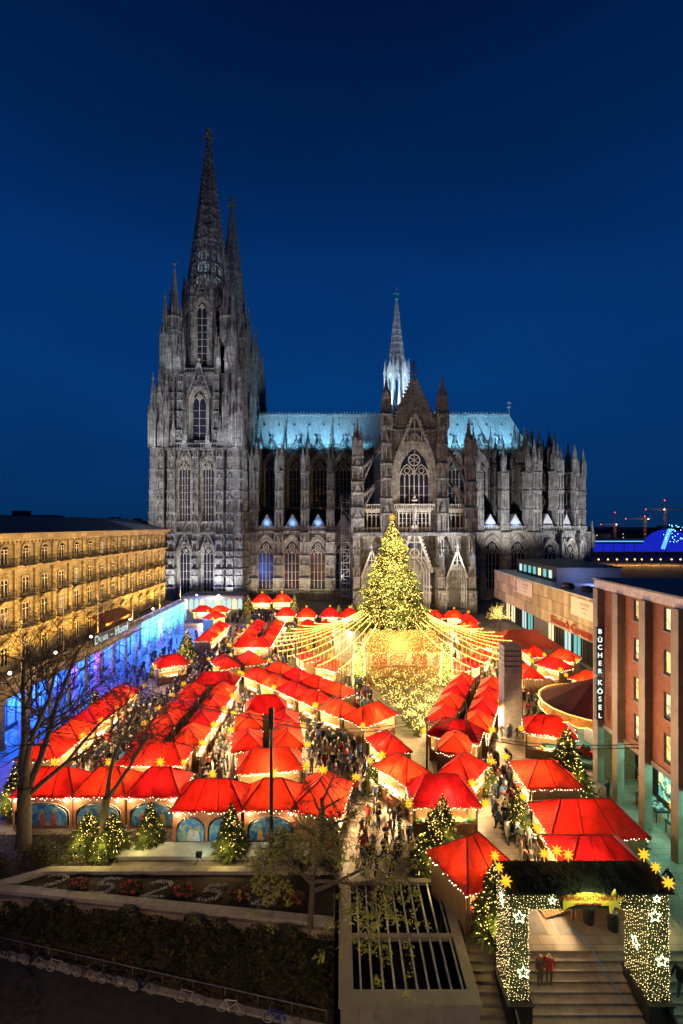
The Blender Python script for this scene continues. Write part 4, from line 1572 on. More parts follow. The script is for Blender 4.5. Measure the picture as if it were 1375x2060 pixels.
# curtain of blue fairy lights at the far end
M['led_blue'] = glow('blue_led', (.05, .35, 1.0), 7.0)
M['led_ice'] = glow('ice_blue_led', (.16, .60, 1.0), 8.0)
lc = thing('light_curtain', 'curtain of icy blue fairy lights hanging down the hotel arcade', 'light curtain', (XP + .45, 94, 6.2))
for j, (mat_, nm) in enumerate(((M['led_blue'], 'blue_strand'), (M['led_ice'], 'icy_strand'))):
    q = MB()
    for i in range(260):
        y = RND.uniform(82.5, 105.8)
        ln = RND.uniform(1.5, 5.2) * (.6 + .4 * sin(i * .7) ** 2)
        z = 6.4
        while z > 6.4 - ln:
            q.bulb((XP + .42 + RND.uniform(-.03, .06), y, z), .045)
            z -= .26
    q.build(nm, mat_, lc, kind='stuff')
for y in (85, 91, 97, 103):
    lamp('POINT', 'curtain_glow', (XP + 1.3, y, 4.6), 2600, (.02, .17, 1.0), .5, lc)
# sign letters
def text_mesh(body, size, mat, depth=.06, name='lettering', spacing=1.0):
    cu = bpy.data.curves.new(name, 'FONT')
    cu.body = body
    cu.size = size
    cu.extrude = depth
    cu.space_character = spacing
    cu.align_x = 'CENTER'; cu.align_y = 'CENTER'
    o = bpy.data.objects.new(name, cu)
    COL.objects.link(o)
    dg = bpy.context.evaluated_depsgraph_get()
    me = bpy.data.meshes.new_from_object(o.evaluated_get(dg))
    bpy.data.objects.remove(o)
    me.materials.clear(); me.materials.append(mat)
    return me


def put_text(body, size, mat, parent, loc, rot, **k):
    o = put('lettering', text_mesh(body, size, mat, **k), parent, loc)
    o.rotation_euler = rot
    if len(body) > 1:
        o['kind'] = 'stuff'
    return o


M['sign_white'] = glow('sign_white', (.8, 1.0, .92), .9)
hs = thing('hotel_sign', 'dark sign board with white old style letters reading Dom-Hotel on the balustrade', 'sign', (XP + .4, 71.8, 6.2))
q = MB(); q.box(XP + .28, XP + .36, 66.4, 77.4, 6.3, 7.9); q.build('board', M['iron'], hs)
put_text('Dom – Hotel', 1.75, M['sign_white'], hs, (XP + .42, 71.8, 7.1), (pi / 2, 0, pi / 2), spacing=1.1)
aw = thing('awning', 'pink striped awning over the hotel terrace above the sign', 'awning', (XF + 1, 76, 7))
q = MB(); q.poly([(XF + .2, 73, 9.3), (XF + .2, 83, 9.3), (XF + 2.6, 83, 8.2), (XF + 2.6, 73, 8.2)])
q.poly([(XF + 2.6, 73, 8.2), (XF + 2.6, 83, 8.2), (XF + 2.6, 83, 7.8), (XF + 2.6, 73, 7.8)])
q.build('canopy', plain('awning_cloth', (.30, .11, .09), .8, vary=.3, scale=2), aw)
for y in (73.1, 82.9):
    q = MB(); q.tube((XF + 2.6, y, 6.4), (XF + 2.6, y, 8.2), .05); q.build('pole', M['iron'], aw)
for i, y in enumerate((52.5, 60.5, 69, 80.5, 92.5, 104.4)):
    fp = thing('flagpole', ('slim white flagpole on the hotel terrace, number %s counting from the cathedral end' % ['six', 'five', 'four', 'three', 'two', 'one'][i]), 'flagpole', (XP - .4, y, 6.4), group='flagpoles on the hotel terrace')
    q = MB(); q.tube((0, 0, 0), (0, 0, 6.6), .07, .045, 8); q.build('pole', M['win_white'], fp, local=True)
    q = MB(); q.bulb((0, 0, 6.65), .12); q.build('finial', M['win_white'], fp, local=True)
# terrace lamps and facade floodlights (warm)
M['lamp_white'] = glow('lamp_glass', (1.0, .92, .75), 14.0)
for i, y in enumerate((50, 58, 66.2, 78.4, 88)):
    tl = thing('terrace_lamp', 'small globe lamp on the hotel balustrade, %s from the cathedral end' % ['fifth', 'fourth', 'third', 'second', 'first'][i], 'lamp', (XP + .1, y, 7.4), group='globe lamps on the hotel balustrade')
    q = MB(); q.tube((0, 0, 0), (0, 0, .35), .05); q.build('stem', M['iron'], tl, local=True)
    q = MB(); q.lathe([(0, .32), (.13, .38), (.18, .5), (.13, .63), (0, .69)], n=8); q.build('globe', M['lamp_white'], tl, local=True)
for k in range(11):
    y = 44 + k * 6.0
    lamp('SPOT', 'facade_floodlight', (XF + 3.3, y, 6.9), HOTEL_W * RND.uniform(.7, 1.3), (1.0, .50, .06), .3, hotel, (XF - .6, y + .3, 17.5), 120, .9)
for k in range(4):
    lamp('SPOT', 'square_floodlight', (-24, 50 + 16 * k, 13), HOTEL_W * 2.0, (1.0, .54, .09), .5, hotel, (XF, 54 + 16 * k, 16), 70, .9)

# ================================================================== museum
mus = thing('museum', 'long low museum clad in tan stone panels with red lettering and rooftop box', 'museum', (45, 95, 0))
M['panel'] = [plain('stone_cladding_%s' % 'abc'[i], c, .8, vary=.25, scale=.8, stretch=(1, 1, .35)) for i, c in enumerate(((.34, .25, .165), (.42, .32, .21), (.25, .19, .13)))]
MX, MZ0, MZ1 = 39.0, 5.5, 12.3
b = MB(); b.box(MX + .12, 62, 60, 117.8, MZ0, MZ1 - .05); b.box(MX + 1.9, 62, 60.1, 117.2, 0, MZ0); b.build('wall', M['granite_dark'], mus)
q = MB(); q.box(MX - .05, 62.1, 59.9, 117.9, MZ1 - .05, MZ1 + .12); q.build('roof', M['zinc'], mus)
cols = 36
for r in range(3):
    for c in range(cols):
        y0 = 60.1 + c * 1.6
        z0 = MZ0 + .02 + r * 2.25
        d = RND.uniform(0, .05)
        q = MB(); q.box(MX - d, MX + .12, y0 + .02, y0 + 1.58, z0 + .02, z0 + 2.22)
        q.build('panel', M['panel'][RND.randrange(3)], mus)
for c in range(8):
    q = MB(); q.box(MX + .1 + c * 1.6, MX + 1.65 + c * 1.6, 117.8, 117.95, MZ0, MZ1 - .06); q.build('panel', M['panel'][c % 3], mus)
M['lit_room'] = glow('lit_room_warm', (1.0, .80, .45), 1.3)
M['lit_teal'] = glow('lit_room_teal', (.25, .80, .75), .8)
M['lit_cool'] = glow('lit_room_cool', (.65, .9, .85), 1.0)
seq = [M['lit_cool'], M['lit_teal'], M['win_glass'], M['lit_room'], M['lit_room'], M['win_glass']]
for c in range(16):
    y0 = 62 + c * 3.3
    if c in (9, 10):
        continue
    q = MB(); q.box(MX + 1.78, MX + 1.88, y0 + .15, y0 + 2.6, .9, 5.0); o = q.build('pane', seq[(c * 5) % 6], mus)
    q = MB()
    for yy in (y0 + .1, y0 + 1.35, y0 + 2.65):
        q.box(MX + 1.7, MX + 1.9, yy - .06, yy + .06, .7, 5.2)
    q.box(MX + 1.7, MX + 1.9, y0 + .1, y0 + 2.65, .7, .85); q.box(MX + 1.7, MX + 1.9, y0 + .1, y0 + 2.65, 5.05, 5.2)
    q.build('window_frame', M['iron'], mus)
q = MB(); q.box(43, 56, 92.4, 113, MZ1 + .12, 15.3); q.build('penthouse', plain('grey_cladding', (.20, .22, .27), .5, vary=.15), mus)
q = MB(); q.box(42.8, 56.2, 92.2, 113.2, 15.3, 15.5); q.build('penthouse_roof', M['slate'], mus)
q = MB(); q.box(42.9, 43.0, 92.4, 113, 12.4, 15.3); q.build('penthouse_panel', M['slate'], mus)
for i in range(7):
    y = 94.2 + i * 2.6
    q = MB(); q.box(42.78, 42.9, y, y + 1.2, 13.0, 14.6); q.build('penthouse_pane', [M['lit_cool'], M['lit_teal'], M['lit_room']][(0, 1, 2, 1, 1, 1, 0)[i]], mus)
M['sign_red'] = plain('red_letter', (.38, .04, .02), .5)
o = put_text('Römisch-Germanisches', 2.0, M['sign_red'], mus, (MX - .16, 76.2, 6.6), (pi / 2, 0, -pi / 2), depth=.1)
M['banner'] = plain('banner_cloth', (.62, .52, .46), .8, vary=.06)
M['print_dark'] = plain('banner_print', (.16, .06, .05), .8)
for i, (y0, y1, z0, z1) in enumerate(((94.2, 104.2, 9.0, 12.0), (69.5, 78.2, 8.9, 11.9))):
    bn = thing('banner', ['pale exhibition banner with a portrait high on the museum wall', 'pale exhibition banner on the museum wall above the red lettering'][i], 'banner', (MX - .2, (y0 + y1) / 2, z0), group='museum banners')
    q = MB(); q.box(MX - .16, MX - .09, y0, y1, z0, z1); q.build('cloth', M['banner'], bn)
    if i == 0:
        q = MB(); q.M = Matrix.Translation((MX - .17, y1 - 1.2, z0 + .2)) @ Matrix.Rotation(-pi / 2, 4, 'Z')
        q.poly([(x * .9, 0, z) for x, z in ((-1, 0), (1.1, 0), (.9, .8), (.35, 1.1), (.6, 1.7), (.3, 2.5), (-.3, 2.6), (-.6, 2.0), (-.5, 1.3), (-1, .8))])
        q.build('portrait', plain('portrait_print', (.30, .15, .10), .8, vary=.5, scale=3), bn)
    for k, (t, s_, dz) in enumerate((('DIE RÖMER', .55, .7), ('AUSSTELLUNG', .32, .05), ('im Museum', .25, -.7))):
        put_text(t, s_, M['print_dark'], bn, (MX - .175, (y0 + y1) / 2 - (1.6 if i == 0 else 0), (z0 + z1) / 2 + dz), (pi / 2, 0, -pi / 2), depth=.005)
for i, (x, y, a) in enumerate(((41.2, 84, .3), (42.5, 79.5, .2), (44.5, 76, 0))):     # round vents on the roof
    q = MB(); q.lathe([(1.1, 0), (1.2, .6), (1.0, .9), (0, 1.0)], x, y, 12); q.v = [(p[0], p[1], p[2] + MZ1 + .12) for p in q.v]
    q.build('roof_vent', M['iron'], mus)
lamp('SPOT', 'museum_floodlight', (26, 92, 9), 3800, (1.0, .70, .36), .5, mus, (39, 90, 8.5), 110, .9)
lamp('SPOT', 'museum_floodlight', (28, 76, 8), 2800, (1.0, .66, .30), .5, mus, (39, 78, 8.5), 110, .9)
lamp('SPOT', 'museum_floodlight', (29, 108, 9), 2600, (1.0, .72, .62), .5, mus, (39, 108, 8.5), 110, .9)
lamp('POINT', 'roof_light', (48, 88, 14), 500, (.35, .45, 1.0), .3, mus)

# ================================================================== brick building
bk = thing('brick_building', 'tall red brick office block on concrete pillars with lit windows and neon bookshop sign', 'building', (30, 30, 0))


def brick_mat():
    m, nt, b = new_mat('red_brick')
    L = nt.links
    g = nd(nt, 'ShaderNodeNewGeometry')
    sp = nd(nt, 'ShaderNodeSeparateXYZ'); L.new(g.outputs['Position'], sp.inputs[0])
    ad = nd(nt, 'ShaderNodeMath'); ad.operation = 'ADD'; L.new(sp.outputs[0], ad.inputs[0]); L.new(sp.outputs[1], ad.inputs[1])
    cb = nd(nt, 'ShaderNodeCombineXYZ'); L.new(ad.outputs[0], cb.inputs[0]); L.new(sp.outputs[2], cb.inputs[1])
    br = nd(nt, 'ShaderNodeTexBrick')
    for k, v in (('Scale', 1.0), ('Brick Width', .26), ('Row Height', .085), ('Mortar Size', .008), ('Color1', (.34, .115, .045, 1)), ('Color2', (.22, .07, .032, 1)), ('Mortar', (.18, .10, .06, 1))):
        br.inputs[k].default_value = v
    L.new(cb.outputs[0], br.inputs['Vector'])
    n = nd(nt, 'ShaderNodeTexNoise', Scale=1.2, Detail=6.0); L.new(g.outputs['Position'], n.inputs['Vector'])
    r = nd(nt, 'ShaderNodeMapRange'); r.inputs[3].default_value = .6; r.inputs[4].default_value = 1.3; L.new(n.outputs[0], r.inputs[0])
    mm = nd(nt, 'ShaderNodeMix'); mm.data_type = 'RGBA'; mm.blend_type = 'MULTIPLY'; mm.inputs[0].default_value = 1
    L.new(br.outputs[0], mm.inputs[6]); L.new(r.outputs[0], mm.inputs[7]); L.new(mm.outputs[2], b.inputs['Base Color'])
    b.inputs['Roughness'].default_value = .85
    bm = nd(nt, 'ShaderNodeBump', Strength=.5, Distance=.02); bm.invert = True
    L.new(br.outputs['Fac'], bm.inputs['Height']); L.new(bm.outputs[0], b.inputs['Normal'])
    return m


M['brick'] = brick_mat()
M['concrete'] = plain('pillar_concrete', (.22, .18, .14), .8, vary=.18, scale=1.2, bump=.15)
BX, BY0, BY1 = 24.4, 14.0, 43.6
PY = [43.3, 40.2, 36.6, 33.0, 29.4, 25.8, 22.2]
WZ = [(16.0, 17.8), (12.75, 14.6), (9.4, 11.4), (6.1, 8.3)]
win_y = [38.0, 34.4, 30.8, 27.2, 23.6]
WW = 1.15
# walls pierced by real openings: strips between windows
b = MB()
ys = [BY1]
for y in win_y:
    ys += [y + WW / 2, y - WW / 2]
ys.append(BY0)
for i in range(0, len(ys) - 1):
    y1, y0 = ys[i], ys[i + 1]
    if i % 2 == 0:
        b.box(BX, BX + .5, y0, y1, 5.5, 18.0)
    else:
        zz = [5.5] + [v for z0, z1 in reversed(WZ) for v in (z0, z1)] + [18.0]
        for j in range(0, len(zz), 2):
            b.box(BX, BX + .5, y0, y1, zz[j], zz[j + 1])
b.box(BX, 50, BY1, BY1 + .3, 0, 18.0)
b.build('brick_wall', M['brick'], bk)
q = MB(); q.box(BX - .3, 50, BY0, BY1 + .5, 18.0, 18.75); q.build('fascia', plain('pale_fascia', (.50, .42, .40), .7), bk)
q = MB(); q.box(BX - .42, 50, BY0, BY1 + .62, 18.75, 18.9); q.build('roof', M['slate'], bk)
q = MB(); q.box(BX + .1, BX + 3.5, BY0, BY1 - .1, 5.2, 5.5); q.build('soffit', M['concrete'], bk)
q = MB(); q.box(BX - .12, BX - .01, BY0, BY1, 5.1, 5.55); q.build('lintel', M['concrete'], bk)
for y in PY:
    q = MB(); q.box(BX - .62, BX - .02, y - .38, y + .38, 0, 17.98)
    q.build('pillar', M['concrete'], bk)


def room_mat(seed, warm):
    """lit office interior: bright ceiling part, darker furniture shapes"""
    m, nt, bs = new_mat('lit_office_%d' % seed)
    nt.nodes.remove(bs)
    L = nt.links
    g = nd(nt, 'ShaderNodeNewGeometry')
    v = nd(nt, 'ShaderNodeTexVoronoi', Scale=2.0 + seed % 3); v.distance = 'CHEBYCHEV'
    L.new(g.outputs['Position'], v.inputs['Vector'])
    r = nd(nt, 'ShaderNodeValToRGB')
    e = r.color_ramp.elements
    e[0].position = .0; e[0].color = (.22, .15, .05, 1)
    e[1].position = .8; e[1].color = (1.0, .70, .22, 1) if warm else (.95, .85, .45, 1)
    L.new(v.outputs['Color'], r.inputs[0])
    em = nd(nt, 'ShaderNodeEmission', Strength=1.7)
    L.new(r.outputs[0], em.inputs[0]); L.new(em.outputs[0], nt.nodes['Material Output'].inputs[0])
    m.cycles.emission_sampling = 'NONE'
    return m


rooms = [room_mat(i, i % 2 == 0) for i in range(4)]
fm = MB()
for z0, z1 in ((0, .07), (.93, 1)):
    fm.box(-WW / 2, WW / 2, -.06, .06, z0, z1)
fm.box(-WW / 2, -WW / 2 + .07, -.06, .06, 0, 1); fm.box(WW / 2 - .07, WW / 2, -.06, .06, 0, 1)
wfm = fm.mesh('window_frame', M['iron'])
for c, y in enumerate(win_y):
    for r, (z0, z1) in enumerate(WZ):
        put('window_frame', wfm, bk, (BX + .12, y, z0), pi / 2, sc=(1, 1, z1 - z0))
        q = MB(); q.box(BX + .17, BX + .2, y - WW / 2, y + WW / 2, z0, z1); q.build('pane', rooms[(c * 3 + r) % 4], bk)
        q = MB(); q.box(BX - .1, BX + .05, y - WW / 2 - .08, y + WW / 2 + .08, z0 - .12, z0 - .01); q.build('sill', M['concrete'], bk)
        if (c + r) % 3 == 0:
            q = MB()
            for k in range(14):
                q.bulb((BX + .12, y + RND.uniform(-.5, .5), z0 + RND.uniform(.05, .4)), RND.uniform(.05, .12))
            q.build('window_plant', plain('window_flowers_%d%d' % (c, r), (.35, .08, .03) if r % 2 else (.08, .16, .03), .8), bk, kind='stuff')
# shop front behind the pillars
M['shop_lit'] = None
m, nt, bs = new_mat('lit_bookshop')
L = nt.links
g = nd(nt, 'ShaderNodeNewGeometry'); mp = nd(nt, 'ShaderNodeMapping', Scale=(1, 2.2, 1.6)); v = nd(nt, 'ShaderNodeTexVoronoi', Scale=1.6); v.distance = 'CHEBYCHEV'
L.new(g.outputs['Position'], mp.inputs[0]); L.new(mp.outputs[0], v.inputs['Vector'])
r = nd(nt, 'ShaderNodeValToRGB'); e = r.color_ramp.elements
e[0].position = 0; e[0].color = (.02, .10, .10, 1); e[1].position = 1; e[1].color = (.55, 1.0, .85, 1)
k = e.new(.5); k.color = (.10, .35, .35, 1); k = e.new(.75); k.color = (.6, .75, .35, 1)
L.new(v.outputs['Color'], r.inputs[0]); L.new(r.outputs[0], bs.inputs['Base Color']); L.new(r.outputs[0], bs.inputs['Emission Color']); bs.inputs['Emission Strength'].default_value = 1.1
m.cycles.emission_sampling = 'NONE'
M['shop_lit'] = m
for i in range(7):
    y0 = 15.2 + i * 3.6
    q = MB(); q.box(BX + 3.2, BX + 3.3, y0, y0 + 3.4, .5, 4.9); q.build('shop_pane', M['shop_lit'], bk)
    q = MB(); q.box(BX + 3.05, BX + 3.2, y0 - .1, y0 + .05, 0, 5.2); q.box(BX + 3.05, BX + 3.2, y0, y0 + 3.4, 0, .5); q.build('shop_mullion', M['iron'], bk)
    q = MB(); q.box(BX + .9, BX + 2.0, y0 + .3, y0 + 3.0, .8, .95)
    for xx in (BX + .95, BX + 1.9):
        for yy in (y0 + .4, y0 + 2.9):
            q.box(xx - .03, xx + .03, yy - .03, yy + .03, 0, .8)
    q.build('display_table', M['iron'], bk)
    q = MB()
    for k in range(30):
        x, y = BX + 1.0 + RND.random() * .9, y0 + .4 + RND.random() * 2.4
        q.box(x, x + .16, y, y + .22, .95, .97 + RND.random() * .08)
    q.build('display_books', plain('book_covers_%d' % i, (.35, .42, .5), .5, vary=.6, scale=9), bk, kind='stuff')
    lamp('POINT', 'shop_lamp', (BX + 1.9, y0 + 1.7, 4.6), SHOP_W, (.32, 1.0, .72), .5, bk)
q = MB(); q.box(BX + 3.3, 50, BY0, BY1, 0, 5.2); q.build('core', M['iron'], bk)
# garlands with a star over each bay
for i in range(4):
    ga = thing('garland', 'fir garland with yellow star between brick building pillars, %s bay from the sign' % ['first', 'second', 'third', 'fourth'][i], 'garland', (BX - .3, PY[i + 1] - 1.8, 3.4), group='garlands between pillars')
    q = MB()
    for k in range(90):
        u = k / 89
        y = PY[i] - .5 - u * (PY[i] - PY[i + 1] - 1.0)
        z = 3.9 - .5 * sin(pi * u)
        a = RND.uniform(0, 2 * pi)
        q.tube((BX + .4, y, z), (BX + .4 + .2 * cos(a), y + RND.uniform(-.1, .1), z + .2 * sin(a)), .035, .01, 3)
    q.build('fir_rope', M['leaf_dark'], ga, kind='stuff')
    q = MB(); q.star((BX + .3, PY[i + 1] + 1.5, 3.0), .32); q.build('star', STAR_MAT, ga)
# neon blade sign
M['neon'] = glow('white_neon', (.80, 1.0, .92), 1.6)
sg = thing('bookshop_sign', 'tall vertical neon sign with white stacked letters BÜCHER KÖSEL on the corner pillar', 'sign', (23.5, 42.2, 6))
for word, zt, zb in (('BÜCHER', 14.6, 10.25), ('KÖSEL', 9.95, 6.2)):
    q = MB(); q.box(23.24, 23.84, 42.1, 42.5, zb, zt); q.build('board', M['iron'], sg)
    h = (zt - zb) / len(word)
    for i, ch in enumerate(word):
        put_text(ch, h * .84, M['neon'], sg, (23.54, 42.06, zt - h * (i + .5) - (.06 if ch in 'ÜÖ' else 0)), (pi / 2, 0, 0), depth=.03)
lamp('POINT', 'sign_glow', (23.3, 41.4, 10), 60, (.8, 1, .9), .6, sg)
# ================================================================== market stalls
def cloth(name, col):
    """tarpaulin that lets lamp light through"""
    m, nt, b = new_mat(name)
    L = nt.links
    nt.nodes.remove(b)
    g = nd(nt, 'ShaderNodeNewGeometry')
    n = nd(nt, 'ShaderNodeTexNoise', Scale=1.3, Detail=5.0)
    L.new(g.outputs['Position'], n.inputs['Vector'])
    r = nd(nt, 'ShaderNodeValToRGB')
    r.color_ramp.elements[0].position = .3; r.color_ramp.elements[0].color = (*[c * .48 for c in col], 1)
    r.color_ramp.elements[1].position = .7; r.color_ramp.elements[1].color = (*col, 1)
    L.new(n.outputs[0], r.inputs[0])
    d = nd(nt, 'ShaderNodeBsdfPrincipled', Roughness=.45)
    t = nd(nt, 'ShaderNodeBsdfTranslucent')
    L.new(r.outputs[0], d.inputs['Base Color']); L.new(r.outputs[0], t.inputs[0])
    mx = nd(nt, 'ShaderNodeMixShader'); mx.inputs[0].default_value = .46
    L.new(d.outputs[0], mx.inputs[1]); L.new(t.outputs[0], mx.inputs[2])
    L.new(mx.outputs[0], nt.nodes['Material Output'].inputs[0])
    n2 = nd(nt, 'ShaderNodeTexNoise', Scale=2.6, Detail=4.0, Distortion=1.2)
    bm = nd(nt, 'ShaderNodeBump', Strength=.7, Distance=.14)
    L.new(g.outputs['Position'], n2.inputs['Vector']); L.new(n2.outputs[0], bm.inputs['Height'])
    L.new(bm.outputs[0], d.inputs['Normal']); L.new(bm.outputs[0], t.inputs['Normal'])
    return m


CLOTH = [cloth('red_tarpaulin', (.66, .016, .010)), cloth('scarlet_tarpaulin', (.74, .036, .012)), cloth('crimson_tarpaulin', (.50, .008, .012))]
M['wood'] = plain('stall_timber', (.30, .18, .085), .7, vary=.3, scale=2, stretch=(6, 6, .6))
M['wood_dark'] = plain('dark_timber', (.14, .085, .045), .7, vary=.3, scale=2, stretch=(6, 6, .6))
M['counter'] = plain('counter_wood', (.24, .11, .05), .6, vary=.3, scale=2, stretch=(5, 5, .6))
M['shelf'] = plain('shelf_paint', (.78, .70, .56), .6, vary=.1)
M['seam'] = plain('roof_seam', (.16, .008, .006), .6)
M['bulb'] = glow('warm_bulb', (1.0, .66, .15), 9.0)
M['bulb_w'] = glow('white_bulb', (1.0, .80, .48), 10.0)
GOODS = [plain('goods_%s' % n_, c, .5, vary=.3, scale=6) for n_, c in (('white', (.75, .72, .66)), ('gold', (.65, .42, .10)), ('red', (.55, .05, .04)), ('blue', (.08, .22, .55)), ('brown', (.25, .13, .06)), ('green', (.10, .30, .10)))]
_stall = {}
STALL_W = 230.0


def roof_geo(w, d, ze, zr, ov, back=True):
    W2, D2 = w / 2 + ov, d / 2 + ov
    if w >= d:
        r = (w - d) / 2 + d * .10
        A, B = (-r, 0, zr), (r, 0, zr)
    else:
        r = (d - w) / 2 + w * .10
        A, B = (0, -r, zr), (0, r, zr)
    DB = d / 2 + (ov if back else .06)
    c = [(-W2, -D2, ze), (W2, -D2, ze), (W2, DB, ze), (-W2, DB, ze)]
    return A, B, c


def sag(b, q, n=5, amt=.15):
    """roof panel as a slightly sagging grid; q = 4 corners (or 3 with last doubled)"""
    q = [Vector(p) for p in q]
    vs = []
    for i in range(n + 1):
        for j in range(n + 1):
            u, v = i / n, j / n
            p = (q[0].lerp(q[1], u)).lerp(q[3].lerp(q[2], u), v)
            p.z -= amt * sin(pi * u) * sin(pi * v)
            vs.append(tuple(p))
    fs = [(i * (n + 1) + j, (i + 1) * (n + 1) + j, (i + 1) * (n + 1) + j + 1, i * (n + 1) + j + 1) for i in range(n) for j in range(n)]
    b.add(vs, fs)


def stall_meshes(w, d, ze, zr, mural, seed):
    key = (w, d, ze, zr, mural, seed)
    if key in _stall:
        return _stall[key]
    rr = random.Random(seed * 31 + int(w * 10))
    out = {}
    ov = .22
    A, B, c = roof_geo(w, d, ze, zr, ov, mural or d > 3.3)
    b = MB()
    if w >= d:
        sag(b, (c[0], c[1], B, A)); sag(b, (c[2], c[3], A, B)); sag(b, (c[1], c[2], B, B)); sag(b, (c[3], c[0], A, A))
    else:
        sag(b, (c[1], c[2], B, A)); sag(b, (c[3], c[0], A, B)); sag(b, (c[0], c[1], A, A)); sag(b, (c[2], c[3], B, B))
    for p, q in ((c[0], c[1]), (c[1], c[2]), (c[2], c[3]), (c[3], c[0])):     # valance
        b.poly([p, q, (q[0], q[1], q[2] - .12), (p[0], p[1], p[2] - .12)])
    out['roof'] = b.mesh('roof', CLOTH[seed % 3], False)
    b = MB()
    up = Vector((0, 0, .035))
    for p, q in ((c[0], A), (c[3], A if w >= d else B), (c[1], B if w >= d else A), (c[2], B), (A, B)):
        b.beam(Vector(p) + up, Vector(q) + up, .09, .05)
    # intermediate rafters on the long sides
    n = max(1, int(max(w, d) / 2.2))
    for k in range(1, n + 1):
        u = k / (n + 1)
        if w >= d:
            for y in (-1, 1):
                e = Vector((-w / 2 - ov + (w + 2 * ov) * u, c[0][1] if y < 0 else c[2][1], ze)); r_ = Vector(A).lerp(Vector(B), u)
                b.beam(e + up, r_ + up, .06, .05)
        else:
            for x in (-1, 1):
                e = Vector((x * (w / 2 + ov), c[0][1] + (c[2][1] - c[0][1]) * u, ze)); r_ = Vector(A).lerp(Vector(B), u)
                b.beam(e + up, r_ + up, .06, .05)
    out['roof_frame'] = b.mesh('roof_frame', M['seam'])
    b = MB()
    t = .08
    b.box(-w / 2, w / 2, d / 2 - t, d / 2, 0, ze)
    b.box(-w / 2, -w / 2 + t, -d / 2 + .25, d / 2 - t, 0, ze - .02); b.box(w / 2 - t, w / 2, -d / 2 + .25, d / 2 - t, 0, ze - .02)
    b.box(-w / 2 + t, w / 2 - t, -d / 2 + .3, d / 2 - t, 0, .12)
    out['wall'] = b.mesh('wall', M['wood'])
    b = MB()
    b.box(-w / 2 + .1, w / 2 - .1, -d / 2 + .22, -d / 2 + .3, 0, .95)
    nb = int(w / 1.1)
    for i in range(nb):
        x0 = -w / 2 + .2 + (w - .4) * i / nb
        b.box(x0 + .04, x0 + (w - .4) / nb - .04, -d / 2 + .18, -d / 2 + .22, .12, .85)
    b.box(-w / 2 + .08, w / 2 - .08, -d / 2 + .05, -d / 2 + .75, .95, 1.02)
    out['counter'] = b.mesh('counter', M['counter'])
    b = MB()
    b.box(-.07, .07, -.07, .07, 0, ze - .05); b.box(-.12, .12, -.12, .12, ze - .2, ze - .06); b.box(-.1, .1, -.1, .1, 0, .15)
    out['post'] = b.mesh('post', M['wood_dark'])
    b = MB()
    b.box(-w / 2 + .1, w / 2 - .1, d / 2 - t - .04, d / 2 - t - .005, 1.0, ze - .15)
    for z in (1.15, 1.6, 2.0):
        b.box(-w / 2 + .15, w / 2 - .15, d / 2 - .5, d / 2 - t, z, z + .04)
    for s_ in (-1, 1):
        b.box(s_ * (w / 2 - .12) - .03, s_ * (w / 2 - .12) + .03, -d / 2 + .9, d / 2 - .5, 1.4, 1.44)
    out['shelf'] = b.mesh('shelf', M['shelf'])
    b = MB()
    for z in (1.19, 1.64, 2.04):
        x = -w / 2 + .2
        while x < w / 2 - .3:
            s_ = rr.uniform(.08, .2)
            b.cur = rr.randrange(6)
            b.box(x, x + s_, d / 2 - .45, d / 2 - .15, z, z + rr.uniform(.1, .3))
            x += s_ + rr.uniform(.02, .08)
    x = -w / 2 + .15
    while x < w / 2 - .3:
        s_ = rr.uniform(.12, .28)
        b.cur = rr.randrange(6)
        b.box(x, x + s_, -d / 2 + .15, -d / 2 + rr.uniform(.4, .65), 1.02, 1.02 + rr.uniform(.05, .25))
        x += s_ + rr.uniform(.02, .1)
    for k in range(int(w * 3)):
        x = rr.uniform(-w / 2 + .3, w / 2 - .3)
        b.cur = rr.randrange(6)
        b.bulb((x, -d / 2 + rr.uniform(.3, .7), ze - rr.uniform(.35, .6)), rr.uniform(.06, .12))
    out['goods'] = b.mesh('goods', GOODS)
    b = MB()
    per = [(c[0], c[1]), (c[1], c[2]), (c[3], c[0])] + ([(c[2], c[3])] if mural else [])
    for p, q in per:
        p, q = Vector(p), Vector(q)
        L_ = (q - p).length
        n = int(L_ / .2)
        for i in range(n):
            o = p.lerp(q, i / n)
            b.bulb((o.x + rr.uniform(-.05, .05), o.y + rr.uniform(-.05, .05), o.z - rr.choice((.02, .1, .2)) - rr.uniform(0, .06)), .036)
    out['light_string'] = b.mesh('light_string', M['bulb_w'])
    b = MB(); b.star((0, 0, 0), .42)
    out['star'] = b.mesh('star', STAR_MAT)
    b = MB()
    pts = [(.26 * cos(2 * pi * i / 12), .26 * sin(2 * pi * i / 12)) for i in range(13)]
    for (x0, z0), (x1, z1) in zip(pts[:-1], pts[1:]):
        b.tube((x0, 0, z0), (x1, 0, z1), .07, n=5)
    out['wreath'] = b.mesh('wreath', plain('wreath_red_%d_%d' % (seed, len(_stall)), (.30, .05, .03), .7, vary=.6, scale=9))
    _stall[key] = out
    return out


MURAL = {}


